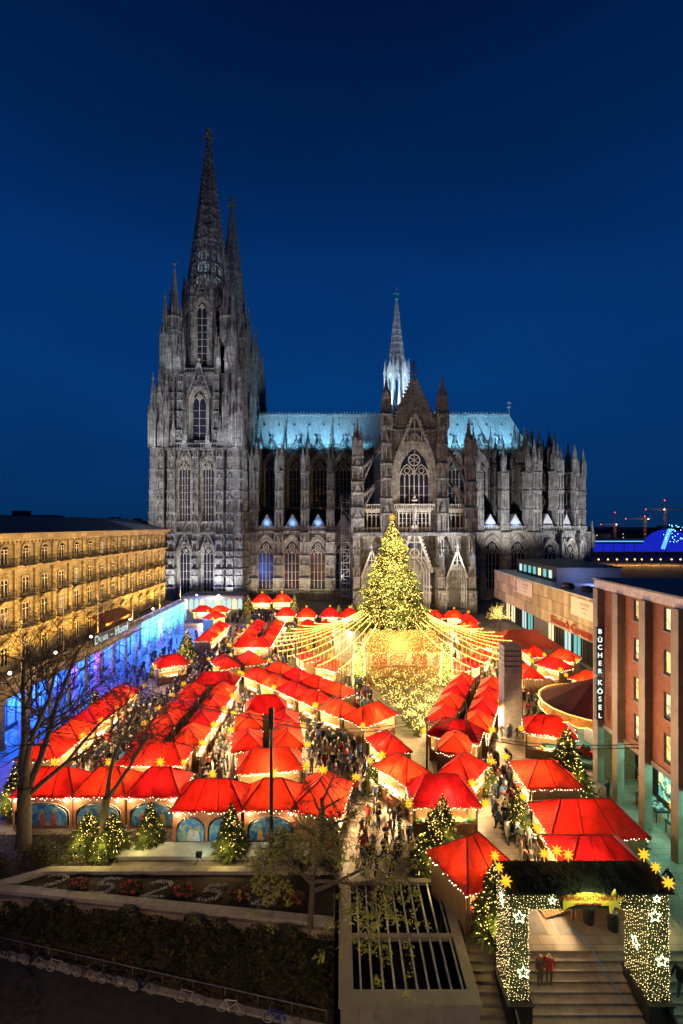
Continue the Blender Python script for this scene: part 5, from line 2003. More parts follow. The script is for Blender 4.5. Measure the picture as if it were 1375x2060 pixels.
def mural_parts(root, w, d, ze, seed):
    """arched painted panels on the back wall that faces the terrace"""
    n = 2 if w > 5 else 1
    yb_ = d / 2
    q = MB(); q.box(-w / 2 - .03, w / 2 + .03, yb_ + .01, yb_ + .06, 0, ze - .1)
    q.build('painted_wall', M['mural_wall'], root, local=True)
    aw_ = (w - .3) / n
    for i in range(n):
        xc = -w / 2 + .15 + aw_ * (i + .5)
        iw = aw_ - .4
        sp_ = 1.05
        arc = [(xc - iw / 2, .25)] + [(xc - iw / 2 * cos(pi * t / 12), sp_ + min(iw / 2, .95) * sin(pi * t / 12)) for t in range(13)] + [(xc + iw / 2, .25)]
        q = MB(); q.prism(arc, yb_ + .07, yb_ + .10)
        o = q.build('mural', M['mural_sky'][seed % 2], root, local=True)
        out = [(xc + (x - xc) * 1.10, z + (.12 if z > sp_ else 0)) for x, z in arc]
        q = MB(); q.band(arc, out, yb_ + .06, yb_ + .16); q.build('mural_frame', M['shelf'], root, local=True)
        rr = random.Random(seed * 7 + i)
        for k in range(3 if iw > 2 else 2):
            fx = xc + (k - 1) * iw * .24 + rr.uniform(-.05, .05)
            hgt = rr.uniform(1.05, 1.25)
            q = MB()
            q.prism([(fx - .24, .30), (fx + .24, .30), (fx + .20, .8), (fx + .13, hgt), (fx - .13, hgt), (fx - .20, .8)], yb_ + .10, yb_ + .118)
            q.cur = 1
            q.prism([(fx + .1 * cos(2 * pi * t / 8), hgt + .1 + .12 * sin(2 * pi * t / 8)) for t in range(8)], yb_ + .10, yb_ + .119)
            q.cur = 2
            q.prism([(fx - .1, hgt + .17), (fx + .1, hgt + .17), (fx + .115, hgt + .27), (fx + .05, hgt + .23), (fx, hgt + .28), (fx - .05, hgt + .23), (fx - .115, hgt + .27)], yb_ + .10, yb_ + .12)
            q.build('painted_figure', [M['robes'][rr.randrange(4)], M['robes'][4], M['robes'][1]], root, local=True)
        for k in range(5):
            q = MB()
            q.bulb((xc + rr.uniform(-.4, .4) * iw, yb_ + .1, 1.0 + rr.uniform(.35, .7)), .05)
            q.build('painted_star', M['robes'][1], root, local=True)
    for sgn in (-1, 1):
        x = sgn * (w / 2 - .35)
        q = MB(); q.tube((x, yb_ + .05, ze - .22), (x, yb_ + .35, ze - .18), .03, n=5); q.bulb((x, yb_ + .36, ze - .24), .09)
        q.build('wall_lamp', M['lamp_white'], root, local=True)
        lamp('POINT', 'wall_lamp_light', (x, yb_ + .5, ze - .35), 60, (1.0, .76, .40), .08, root, local=True)


M['mural_wall'] = plain('painted_plaster', (.42, .16, .08), .7, vary=.35, scale=3)


def mural_mat(name, cols, sc):
    m, nt, b = new_mat(name)
    L = nt.links
    t = nd(nt, 'ShaderNodeTexCoord')
    n = nd(nt, 'ShaderNodeTexNoise', Scale=sc, Detail=5.0, Distortion=.8)
    L.new(t.outputs['Object'], n.inputs['Vector'])
    r = nd(nt, 'ShaderNodeValToRGB'); e = r.color_ramp.elements
    e[0].position = .3; e[0].color = (*cols[0], 1); e[1].position = .72; e[1].color = (*cols[-1], 1)
    for k, c_ in enumerate(cols[1:-1]):
        x = e.new(.45 + k * .12); x.color = (*c_, 1)
    L.new(n.outputs[0], r.inputs[0]); L.new(r.outputs[0], b.inputs['Base Color'])
    b.inputs['Roughness'].default_value = .6
    return m


M['mural_sky'] = [mural_mat('mural_night', ((.02, .07, .30), (.03, .15, .50), (.10, .35, .60), (.50, .55, .25)), 1.6), mural_mat('mural_dusk', ((.03, .12, .42), (.05, .22, .55), (.20, .40, .35), (.55, .35, .12)), 1.9)]
M['robes'] = [plain('robe_%d' % i, c, .7, vary=.3, scale=5) for i, c in enumerate(((.55, .55, .60), (.62, .42, .08), (.10, .40, .28), (.45, .10, .08), (.40, .24, .16)))]

FOOT = []
PWR = random.Random(77)
ORD = ['first', 'second', 'third', 'fourth', 'fifth', 'sixth', 'seventh']


def stall(label, X, Y, deg, w=4.0, d=3.1, ze=2.5, zr=3.95, mural=False, seed=0, group=None, stars=(0,), power=1.0, z=0.0, light=(1.0, .66, .30), wreath=False):
    ms = stall_meshes(w, d, ze, zr, mural, seed)
    FOOT.append((X, Y, radians(deg), w / 2 + .35, d / 2 + .35))
    t = thing('market_stall', label, 'stall', (X, Y, z), radians(deg), group)
    for k in ('wall', 'counter', 'roof', 'roof_frame', 'shelf'):
        put(k, ms[k], t, local=True)
    o = put('goods', ms['goods'], t, local=True, kind='stuff')
    o = put('light_string', ms['light_string'], t, local=True, kind='stuff')
    for x in (-w / 2 + .12, w / 2 - .12):
        put('post', ms['post'], t, (x, -d / 2 + .12, 0), local=True)
    pos = [(-w / 2 - .4, -d / 2 - .4, ze + .35), (w / 2 + .4, -d / 2 - .4, ze + .35), (0, 0, zr + .42), (0, d / 2 + .4, ze + .3)]
    for s_ in stars:
        put('star', ms['star'], t, pos[s_], local=True, sc=RND.uniform(.85, 1.1))
    if wreath:
        put('wreath', ms['wreath'], t, (w / 2 + .06, 0, 1.7), pi / 2, local=True)
    lamp('POINT', 'stall_lamp', (PWR.uniform(-.7, .7), PWR.uniform(-.8, .1), ze + PWR.uniform(-.05, .3)), STALL_W * PWR.uniform(.15, 1.15) * power * (w * d / 12.4) ** .6, light, .16, t, local=True)
    if mural:
        mural_parts(t, w, d, ze, seed)
    lamp('POINT', 'counter_lamp', (0, -d / 2 + .45, 1.75), STALL_W * 5.6 * power, (1.0, .66, .30), .25, t, local=True)
    return t


# --- front row, painted backs towards the terrace
g = 'painted stalls along the terrace'
fr_ = [(-23.6, 38.0, 4.9), (-19.15, 38.0, 4.2), (-14.9, 38.0, 4.2), (-10.1, 36.2, 5.3), (-5.35, 36.3, 4.1)]
lab = ['red roofed stall with painted back, behind the thick bare tree trunk', 'red roofed stall with painted back, behind the lit bushes beside the forked tree', 'red roofed stall with painted back, right behind the lit bush left of the wide stall',
       'widest painted stall with twin arches showing robed figures, beside a lit fir', 'red roofed stall with blue painted arch behind the tall dark mast']
for i, (x, y, w) in enumerate(fr_):
    stall(lab[i], x, y, 180, w - .25, 3.0, 2.6, 4.05, True, i, g, (2,), .8)
stall('red roofed stall with lit open side facing the broad alley, behind the gnarled tree', -1.5, 36.6, 78, 4.4, 3.6, 2.5, 4.15, False, 1, None, (1, 2), 1.2)
# --- row beside the hotel
for i in range(5):
    stall('red roofed stall in the row along the hotel arcade, %s from the terrace' % ORD[i], -27.7, 43.6 + 3.55 * i, 90, 3.4, 3.4, 2.75, 3.95, False, i, 'stalls along the hotel', (1,), .8)
# --- long double row (C)
for i in range(4):
    y = 46.4 + i * 4.05
    stall('red roofed stall in the long double row, hotel side, %s from the terrace' % ORD[i], -18.95, y, -90, 3.45, 2.75, 2.75, 3.8, False, i, 'long double row', (0,), 1.0)
    stall('red roofed stall in the long double row, alley side, %s from the terrace' % ORD[i], -15.15, y, 90, 3.45, 2.75, 2.75, 3.8, False, i + 1, 'long double row', (0,), 1.0)
stall('red roofed stall closing the terrace end of the long double row', -17.05, 42.5, 0, 5.6, 3.0, 2.75, 4.0, False, 0, 'long double row', (0, 1), 1.5, wreath=True)
stall('red roofed stall closing the cathedral end of the long double row', -17.05, 62.8, 180, 5.6, 3.0, 2.75, 4.0, False, 2, 'long double row', (0,), 1.0)
# --- short double block behind the mast (D)
g = 'short block of stalls behind the mast'
for i in range(2):
    y = 45.3 + i * 4.3
    stall('red roofed stall in the short block behind the mast, left side, %s row' % ['near', 'far'][i], -9.15 - i * .75, y, -80, 3.45, 2.75, 2.75, 3.8, False, i, g, (0,), 1.1)
    stall('red roofed stall in the short block behind the mast, right side, %s row' % ['near', 'far'][i], -5.35 - i * .75, y + .4, 100, 3.45, 2.75, 2.75, 3.8, False, i + 1, g, (0,), 1.1)
stall('red roofed stall with bright blue wares at the near end of the short block', -6.4, 41.3, 8, 5.4, 2.8, 2.75, 4.0, False, 1, g, (1,), 1.5)
stall('red roofed stall at the far end of the short block behind the mast', -8.8, 54.0, 190, 4.6, 3.0, 2.5, 4.1, False, 2, g, (2,), 1.0)
# --- diagonal double row leading to the stage (E)
g = 'left diagonal double row'
for i in range(5):
    tt = -1.2 + 4.1 * i
    sx_, sy_ = -9.5 + .69 * tt, 65.5 - .72 * tt
    stall('red stall on the outer side of the left diagonal row, %s from far end' % ORD[i], sx_ - 1.35, sy_ - 1.3, -46, 3.5, 2.75, 2.75, 3.85, False, i, g, (1,) if i % 2 else (0,), 1.25, wreath=(i == 0))
    if i < 4:
        stall('orange stall on the stage side of the left diagonal row, %s from far end' % ORD[i], sx_ + 1.35, sy_ + 1.3, 134, 3.5, 2.75, 2.75, 3.85, False, i + 1, g, (), 1.25)
stall('red and orange roofed stall closing the near end of the left diagonal row', 3.2, 51.4, 40, 5.0, 3.1, 2.75, 4.05, False, 1, g, (0,), 1.4)
# --- mirrored row (F)
g = 'right diagonal double row'
for i in range(4):
    tt = 2.2 + 4.15 * i
    sx_, sy_ = 12 + .415 * tt, 48.5 + .91 * tt
    stall('orange stall on the stage side of the right diagonal row, %s from terrace' % ORD[i], sx_ - 1.7, sy_ + .78, -114.5, 3.5, 2.75, 2.75, 3.85, False, i, g, (), 1.25)
    stall('red stall on the column side of the right diagonal row, %s from terrace' % ORD[i], sx_ + 1.7, sy_ - .78, 65.5, 3.5, 2.75, 2.75, 3.85, False, i + 1, g, (1,) if i % 2 else (0,), 1.25)
stall('red and orange roofed stall closing the near end of the right diagonal row', 11.7, 47.4, -24, 4.8, 3.1, 2.75, 4.05, False, 2, g, (0,), 1.4)
# --- heart shaped ring of five
g = 'ring of five stalls around the inner yard'
stall('stall of the five stall ring, left arm, next to the inner yard gate', 4.6, 44.6, -70, 3.6, 2.8, 2.75, 3.9, False, 0, g, (1,), 1.2)
stall('stall of the five stall ring, left arm, with glaring white counter', 5.3, 40.2, -52, 3.6, 2.8, 2.75, 3.9, False, 1, g, (0,), 1.9)
stall('pointed stall at the tip of the five stall ring facing the terrace', 8.0, 37.0, 0, 5.0, 3.2, 2.5, 4.0, False, 2, g, (0, 1), 1.4)
stall('stall of the five stall ring, right arm, next to the inner yard gate', 10.9, 44.6, 70, 3.6, 2.8, 2.75, 3.9, False, 1, g, (), 1.2)
stall('stall of the five stall ring, right arm, facing the yellow lit alley', 10.5, 40.2, 52, 3.6, 2.8, 2.75, 3.9, False, 0, g, (0, 1), 1.2)
# --- blocks towards the cathedral
for i in range(4):
    y = 85.6 + 4.05 * i
    stall('small red stall in the far left block, hotel side, %s from terrace' % ORD[i], -17.6, y, -90, 3.45, 2.75, 2.75, 3.8, False, i, 'far left block', (0,), 1.1)
    stall('small red stall in the far left block, stage side, %s from terrace' % ORD[i], -13.8, y, 90, 3.45, 2.75, 2.75, 3.8, False, i + 1, 'far left block', (), 1.1)
stall('brightly lit stall closing the near end of the far left block', -15.7, 81.8, 0, 6.4, 3.0, 2.75, 4.0, False, 0, 'far left block', (0,), 1.8)
for i in range(3):
    y = 90.2 + 4.05 * i
    stall('small red stall before the nave, left side of its block, %s from terrace' % ORD[i], -7.2, y, -90, 3.45, 2.75, 2.75, 3.8, False, i, 'block before the nave', (0,), 1.1)
    stall('small red stall before the nave, right side of its block, %s from terrace' % ORD[i], -3.3, y, 90, 3.45, 2.75, 2.75, 3.8, False, i + 1, 'block before the nave', (), 1.1)
for i, (x, y) in enumerate(((-13.2, 110), (-8.2, 108.5), (-2.7, 109), (1.9, 108))):
    stall('small red stall in the last row before the cathedral, %s from hotel' % ORD[i], x, y, 0, 4.2, 3.2, 2.6, 4.3, False, i, 'last row before the cathedral', (2,), 1.6)
for i, (x, y, a) in enumerate(((21.4, 107.5, 0), (26.2, 107.5, 0), (20.6, 101, -90), (28.3, 103, 90), (26.4, 96, 0), (24.0, 90.4, -90), (26.4, 86.4, 0), (25.2, 82.2, 0))):
    stall('small red stall before the transept, %s' % ['in front of the right portal', 'nearest the museum corner at the back', 'beside the light canopy at the back', 'beside the lit museum tree', 'in the middle behind the restaurant tent', 'beside the light strings', 'directly behind the restaurant tent', 'closest to the stone column'][i], x, y, a, 4.2, 3.2, 2.6, 4.1, False, i, 'group before the transept', (2,) if i % 2 else (0,), 1.4)
for i, (x, y) in enumerate(((-21.8, 127), (-16.4, 127.5))):
    stall('round topped red pavilion against the nave wall, %s' % ['nearer the tower', 'nearer the transept'][i], x, y, 0, 5.0, 4.0, 2.9, 4.9, False, i, 'pavilions by the nave', (2,), 2.6)
for i, (x, y, a) in enumerate(((-25.3, 86.5, 90), (-25.3, 90.8, 90), (-25.3, 95.1, 90), (-29.2, 106, 60), (-30, 113.8, 0), (-34.2, 114, 0))):
    stall('red stall near the blue light curtain, %s' % ['closest to the lit tree', 'second along the alley', 'third along the alley', 'turned towards the tower', 'before the long kiosk', 'at the hotel corner'][i], x, y, a, 4.0, 3.1, 2.75, 4.0, False, i, 'stalls near the light curtain', (0,), 1.2)
for i, (x, y, a) in enumerate(((-17.6, 70.6, -60), (-14.2, 72.4, 120), (-26.2, 71, 30))):
    stall(['red peaked stall between the two left blocks, hotel side', 'red peaked stall between the two left blocks, stage side', 'small red stall with market wagon beside the hotel arcade'][i], x, y, a, 4.4, 3.2, 2.75, 4.05, False, i, None, (0, 1), 1.2)
# --- right hand side
stall('red stall with wooden hut and small lit window below the carousel', 21.6, 48.2, -20, 4.6, 3.2, 2.8, 4.1, False, 0, None, (0,), .8)
stall('red roofed stall beside the tall lit fir, between carousel and long stall', 17.3, 39.3, -90, 3.8, 4.2, 2.75, 4.0, False, 1, None, (0,), .9)
stall('long red roofed stall with open wooden front near the brick building', 17.7, 33.5, -90, 3.6, 6.4, 2.6, 4.1, False, 0, None, (0,), 1.0)
stall('red roofed stall with wooden steps right behind the entrance gate', 16.3, 29.7, -90, 3.5, 4.8, 2.75, 4.0, False, 2, None, (0,), 1.0)
stall('red tarpaulin tent stall on the left of the entrance gate beside a lit fir', 8.3, 29.2, 25, 3.8, 3.6, 2.7, 4.4, False, 1, None, (1,), .9)
for i, (x, y, a) in enumerate(((32.0, 76.5, -90), (35.6, 74.0, -40), (32.0, 69.6, -60), (26.6, 66.0, -90), (34, 63.0, -60))):
    stall('red stall in the museum corner, %s' % ['beside the restaurant tent', 'under the red museum lettering', 'in front of the museum windows', 'nearest the stone column', 'nearest the brick building'][i], x, y, a, 4.0, 3.0, 2.75, 3.95, False, i, 'stalls in the museum corner', (0, 1), 1.3)

g = 'ring of stalls under the light canopy'
for i, (x, y, a) in enumerate(((-5.4, 74.0, -65), (-1.6, 69.4, -35), (18.6, 69.6, 40), (22.2, 74.4, 62))):
    stall('orange glowing stall under the light canopy, %s' % ['left flank', 'left of the stage', 'right of the stage', 'right flank'][i], x, y, a, 4.0, 2.8, 2.75, 3.85, False, i, g, (2,), 1.6)

# ================================================================== fir trees with lights
M['needle'] = plain('fir_needles', (.085, .115, .03), .75, vary=.45, scale=4)
M['bark'] = plain('bark', (.10, .075, .05), .9, vary=.35, scale=5, stretch=(3, 3, .6), bump=.4)


def fir_meshes(h, r, nspray, nbulb, br, seed, bulbmat, low=.06, spray=.34):
    rr = random.Random(seed)
    c = MB()
    prof = lambda q: r * ((1 - q) ** .85) * (.78 + .34 * (1 - (q * (9 + h * .35)) % 1))
    jag = [rr.uniform(.72, 1.12) for _ in range(997)]
    jit = lambda q, a: jag[(int(q * 17) * 13 + int((a % 6.2832) * 2.2)) % 997]
    for i in range(nspray):
        q = low + (1 - low) * (1 - sqrt(rr.random())) * .99
        a = rr.uniform(0, 2 * pi)
        R_ = prof(q) * jit(q, a) * (.40 + .66 * sqrt(rr.random()))
        p = Vector((R_ * cos(a), R_ * sin(a), q * h))
        L_ = spray * rr.uniform(.6, 1.5) * (.5 + .7 * (1 - q))
        aa = a + rr.uniform(-.7, .7)
        d = Vector((cos(aa), sin(aa), rr.uniform(-.5, .25))).normalized() * L_
        s_ = Vector((-sin(aa), cos(aa), rr.uniform(-.4, .4))) * L_ * .22
        c.add([tuple(p - d * .5), tuple(p + s_), tuple(p + d), tuple(p - s_)], [(0, 1, 2), (0, 2, 3)])
        u = Vector((0, 0, L_ * .2))
        c.add([tuple(p - d * .4), tuple(p + u), tuple(p + d * .8), tuple(p - u)], [(0, 1, 2), (0, 2, 3)])
    crown = c.mesh('crown', M['needle'])
    t = MB()
    t.tube((0, 0, -.02), (0, 0, h * .97), max(.05, h * .02), .012, 7)
    for i in range(int(h * 7)):
        q = low + (1 - low) * i / (h * 7)
        a = i * 2.4
        t.tube((0, 0, q * h), (prof(q) * .8 * cos(a), prof(q) * .8 * sin(a), q * h - prof(q) * .12), .012 + .012 * h * (1 - q) * .3, .006, 4)
    trunk = t.mesh('trunk', M['bark'])
    l = MB()
    for i in range(nbulb):
        q = low + (1 - low) * (1 - sqrt(rr.random())) * .99
        a = rr.uniform(0, 2 * pi)
        R_ = prof(q) * jit(q, a) * rr.uniform(.80, 1.10)
        l.bulb((R_ * cos(a), R_ * sin(a), q * h + rr.uniform(-.05, .05)), br * rr.choice((.5, .7, .9, 1.2)))
    lights = l.mesh('fairy_lights', bulbmat)
    return crown, trunk, lights


def fir(label, X, Y, ms, sc=1.0, z=0.0, group=None, power=60, h=3.5, pot=False, rz=0.0, lights=True):
    t = thing('fir_tree', label, 'tree', (X, Y, z), rz, group)
    t.scale = (sc, sc, sc)
    dz = .35 if pot else 0
    put('crown', ms[0], t, (0, 0, dz), local=True, kind='stuff'); put('trunk', ms[1], t, (0, 0, dz), local=True)
    if lights:
        put('fairy_lights', ms[2], t, (0, 0, dz), local=True, kind='stuff')
        if power:
            lamp('POINT', 'fairy_light_glow', (X - .2 * sc, Y - 1.25 * sc, z + h * sc * .45), power * 3.0, (1.0, .74, .22), .5)
    if pot:
        q = MB(); q.lathe([(0, 0), (.28, 0), (.36, .4), (.30, .4), (0, .36)], n=10); q.build('pot', M['wood_dark'], t, local=True)
    return t


FIR_S = fir_meshes(3.2, 1.0, 1300, 420, .024, 3, M['bulb'])
FIR_M = fir_meshes(4.6, 1.45, 2600, 900, .026, 5, M['bulb'])
BUSH = fir_meshes(2.6, 1.25, 1500, 560, .025, 8, M['bulb'], .02)
FIR_BIG = fir_meshes(25.0, 7.6, 17000, 17000, .048, 21, M['bulb'], .24, .8)

# the great tree
GT = (8.6, 78.0)
gt = thing('christmas_tree', 'towering fir covered in golden lights with a star on top, behind the stage', 'tree', (GT[0], GT[1], 0))
put('crown', FIR_BIG[0], gt, local=True, kind='stuff'); put('trunk', FIR_BIG[1], gt, local=True)
put('fairy_lights', FIR_BIG[2], gt, local=True, kind='stuff')
q = MB(); q.star((0, 0, 25.2), .75); q.build('tree_star', STAR_MAT, gt, local=True)
for k in range(3):
    for j, z in enumerate((7, 11, 16, 21)):
        a = -pi / 2 + (k - 1) * 1.1
        r_ = (9.3, 7.6, 5.2, 3.0)[j]
        lamp('POINT', 'tree_glow', (GT[0] + r_ * cos(a), GT[1] + r_ * sin(a), z), TREE_W * (.3, .8, 1, .7)[j], (1.0, .74, .24), .7, gt)

spots = [  # label, x, y, mesh, scale, power
    ('lit bushy fir at the terrace edge, left of the pair beside the forked tree', -18.9, 34.4, BUSH, 1.0, 40),
    ('lit bushy fir at the terrace edge, right of the pair beside the forked tree', -16.9, 34.0, BUSH, 1.05, 40),
    ('loosely lit green fir before the third painted stall', -14.4, 34.8, FIR_S, 1.0, 30),
    ('slim lit fir between the two wide painted stalls', -8.1, 33.8, FIR_S, 1.15, 40),
    ('lit fir at the tip of the five stall ring', 7.6, 34.6, FIR_M, .85, 40),
    ('lit fir in the alley just behind the tent stall', 6.3, 32.0, FIR_M, .95, 40),
    ('brightly lit fir beside the tent stall and left gate leg', 8.9, 26.9, FIR_M, .98, 60),
    ('tall lit fir between the carousel and the brick building', 19.9, 40.8, FIR_M, 1.35, 60),
    ('lit fir at the left flank of the five stall ring', 2.9, 41.4, FIR_S, 1.0, 30),
    ('lit fir at the right flank of the five stall ring', 13.2, 41.2, FIR_S, .85, 30),
    ('lit fir at the corner of the long stall beside the alley', 13.6, 35.5, FIR_S, 1.05, 40),
    ('lit fir at the front corner of the stall beside the tall fir', 14.6, 38.0, FIR_S, .8, 30),
    ('white lit little fir behind the right gate leg', 18.9, 28.4, FIR_S, .75, 25),
    ('lit fir under the thick bare tree beside the hotel', -27.0, 38.6, FIR_M, 1.0, 40),
    ('small lit fir before the hotel arcade columns', -31.2, 58.5, FIR_S, 1.0, 30),
    ('lit fir in the blue lit passage before the hotel', -26.6, 75.0, FIR_S, 1.15, 40),
    ('large lit tree at the corner of the far left alley', -27.5, 82.0, FIR_M, 1.2, 60),
    ('small lit fir beside the wagon at the hotel', -29.0, 72.5, FIR_S, 1.1, 30),
    ('lit fir on the steps left of the transept, left one', -.6, 113, FIR_M, .95, 40),
    ('lit fir on the steps left of the transept, right one', 2.6, 112, FIR_M, 1.05, 40),
    ('lit fir left of the round pavilions by the nave', -25.0, 124, FIR_M, 1.1, 40),
    ('lit fir right of the round pavilions by the nave', -12.6, 124, FIR_M, 1.1, 40),
    ('lit fir before the right portal of the transept', 25.6, 111, FIR_S, 1.1, 30),
    ('small lit fir between the two far blocks', -11.0, 96, FIR_S, 1.0, 30),
]
for i, (lb, x, y, ms, s_, pw) in enumerate(spots):
    fir(lb, x, y, ms, s_, group='lit firs', power=pw, rz=i * 1.3, h=4.0 if ms is FIR_M else 2.8)
for i, (lb, x, y, s_) in enumerate((('dark potted fir without lights beside the third brick building pillar', 21.6, 33.6, .62), ('dark potted fir without lights at the picture edge by the brick building', 22.4, 28.3, .72), ('dark little fir without lights under the tall mast', -4.2, 33.6, .55))):
    fir(lb, x, y, FIR_S, s_, pot=True, lights=False, group='plain firs')
# deciduous tree wrapped in lights at the museum corner
wt = thing('lit_tree', 'round tree with bare twigs wrapped in warm lights at the museum corner', 'tree', (35.5, 104, 0))
q = MB(); q.tube((0, 0, 0), (0, 0, 3), .2, .15, 7)
lq = MB()
rr = random.Random(4)
for i in range(90):
    a, e_ = rr.uniform(0, 2 * pi), rr.uniform(-.1, 1.4)
    L_ = rr.uniform(1.8, 3.4)
    p = Vector((0, 0, 3)); d = Vector((cos(a) * cos(e_), sin(a) * cos(e_), sin(e_)))
    q.tube(p, p + d * L_, .04, .012, 4)
    for k in range(9):
        o = p + d * L_ * (.3 + .7 * k / 8)
        lq.bulb((o.x + rr.uniform(-.2, .2), o.y + rr.uniform(-.2, .2), o.z + rr.uniform(-.2, .2)), .034)
q.build('crown', M['bark'], wt, local=True, kind='stuff'); lq.build('fairy_lights', M['bulb'], wt, local=True, kind='stuff')

# ================================================================== stage and light canopy
stg = thing('stage', 'open wooden stage with orange tiled roof dripping with lights under the great tree', 'stage', (9.3, 71.5, 0))
M['roof_tile'] = plain('stage_tile', (.50, .17, .05), .7, vary=.3, scale=4)
q = MB(); q.box(-5.4, 5.4, -2.6, 3, 0, 1.3); q.build('platform', M['wood'], stg, local=True)
q = MB(); q.box(-5.4, 5.4, 2.8, 3, 1.3, 5.4); q.build('back_wall', M['shelf'], stg, local=True)
for x in (-5.2, -1.9, 1.9, 5.2):
    q = MB(); q.box(x - .14, x + .14, -2.5, -2.2, 1.3, 5.4); q.build('post', M['wood'], stg, local=True)
q = MB(); q.box(-5.4, 5.4, -2.55, -2.3, 4.7, 5.4); q.build('beam', M['wood'], stg, local=True)
for row in range(6):
    u0, u1 = row / 6, (row + 1) / 6
    q = MB()
    y0, y1 = -3.4 + 3.4 * u0, -3.4 + 3.4 * u1
    z0, z1 = 5.2 + 2.4 * u0, 5.2 + 2.4 * u1
    q.poly([(-6.0 + u0, y0, z0 + .06), (6.0 - u0, y0, z0 + .06), (6.0 - u1, y1, z1), (-6.0 + u1, y1, z1)])
    q.poly([(-6.0 + u0, y0, z0 - .02), (6.0 - u0, y0, z0 - .02), (6.0 - u0, y0, z0 + .06), (-6.0 + u0, y0, z0 + .06)])
    q.build('roof_course', M['roof_tile'], stg, local=True)
q = MB(); q.poly([(-6, 3.4, 5.2), (6, 3.4, 5.2), (5, 0, 7.6), (-5, 0, 7.6)]); q.poly([(-6, -3.4, 5.2), (-6, 3.4, 5.2), (-5, 0, 7.6)]); q.poly([(6, -3.4, 5.2), (6, 3.4, 5.2), (5, 0, 7.6)])
q.build('roof_back', M['roof_tile'], stg, local=True)
for x in (-3.2, 0, 3.2):
    q = MB(); q.prism([(x - 1.2, 1.5), (x + 1.2, 1.5), (x + 1.1, 4.2), (x - 1.1, 4.2)], 2.62, 2.7); q.build('backdrop_panel', plain('backdrop_%d' % int(x * 10 + 50), (.48, .16, .08) if x else (.55, .40, .22), .7, vary=.5, scale=2), stg, local=True)
q = MB()
for k in range(700):
    x = RND.uniform(-5.9, 5.9); u = RND.random()
    q.bulb((x * (1 - .16 * u), -3.45 + 3.4 * u, 5.32 + 2.4 * u), .034)
for k in range(420):
    q.bulb((RND.uniform(-5.7, 5.7), -3.4 + RND.uniform(-.05, .05), 5.2 - RND.random() ** 2 * 1.6), .032)
q.build('light_string', M['bulb'], stg, local=True, kind='stuff')
lamp('POINT', 'stage_lamp', (9.3 - 2.5, 71.2, 4.6), 330, (1.0, .62, .28), .3, stg)
lamp('POINT', 'stage_lamp', (9.3 + 2.5, 71.2, 4.6), 330, (1.0, .62, .28), .3, stg)
for i, x in enumerate((2.6, 15.6)):
    lp = thing('light_pillar', 'column wrapped in dense yellow fairy lights at the %s side of the stage' % ['left', 'right'][i], 'light pillar', (x, 68.6, 0), group='light pillars')
    q = MB(); q.tube((0, 0, 0), (0, 0, 6.2), .8, .55, 10, True); q.build('core', M['needle'], lp, local=True)
    q = MB()
    for k in range(900):
        z = RND.uniform(.2, 6.3); a = RND.uniform(0, 2 * pi); r_ = .86 - .25 * z / 6.2 + RND.uniform(0, .25)
        q.bulb((r_ * cos(a), r_ * sin(a), z), .04)
    q.build('fairy_lights', M['bulb'], lp, local=True, kind='stuff')
    lamp('POINT', 'pillar_glow', (x, 67.0, 3.2), 600, (1.0, .76, .26), .6, lp)
# strings from the tree down to a wide ring of posts
M['bulb_c'] = glow('canopy_bulb', (1.0, .52, .10), 12.0)
can = thing('light_canopy', 'wide tent of light strings running from the great tree down to a ring of posts', 'light canopy', (GT[0], GT[1], 0))
NS = 32
for k in range(NS):
    a = radians(-20) - radians(320) * k / (NS - 1) + radians(0)
    a = radians(-62) + radians(305) * k / (NS - 1)
    R1 = 19.8
    p = Vector((3.5 * cos(a), 3.5 * sin(a), 10.2)); e_ = Vector((R1 * cos(a), R1 * sin(a) * .92, 4.6))
    q = MB()
    n = 62
    for i in range(n + 1):
        u = i / n
        o = p.lerp(e_, u); o.z = 4.6 + 5.8 * (1 - u) ** 1.9
        q.bulb(tuple(o), .07)
        if i % 3 == 0 and u > .25:
            for j in range(1, 1 + int(RND.uniform(2, 9))):
                q.bulb((o.x, o.y, o.z - .22 * j), .028)
    q.build('light_strand', M['bulb_c'], can, local=True, kind='stuff')
for k in range(14):
    a = radians(-62) + radians(305) * k / 13
    q = MB(); q.tube((19.0 * cos(a), 17.5 * sin(a), 0), (19.0 * cos(a), 17.5 * sin(a), 4.9), .09, .07, 6); q.build('post', M['iron'], can, local=True)
for k in range(10):
    a = radians(-50) + radians(280) * k / 9
    lamp('POINT', 'canopy_glow', (GT[0] + 12 * cos(a), GT[1] + 11 * sin(a), 6.0), 1500, (1.0, .62, .20), .8, can)
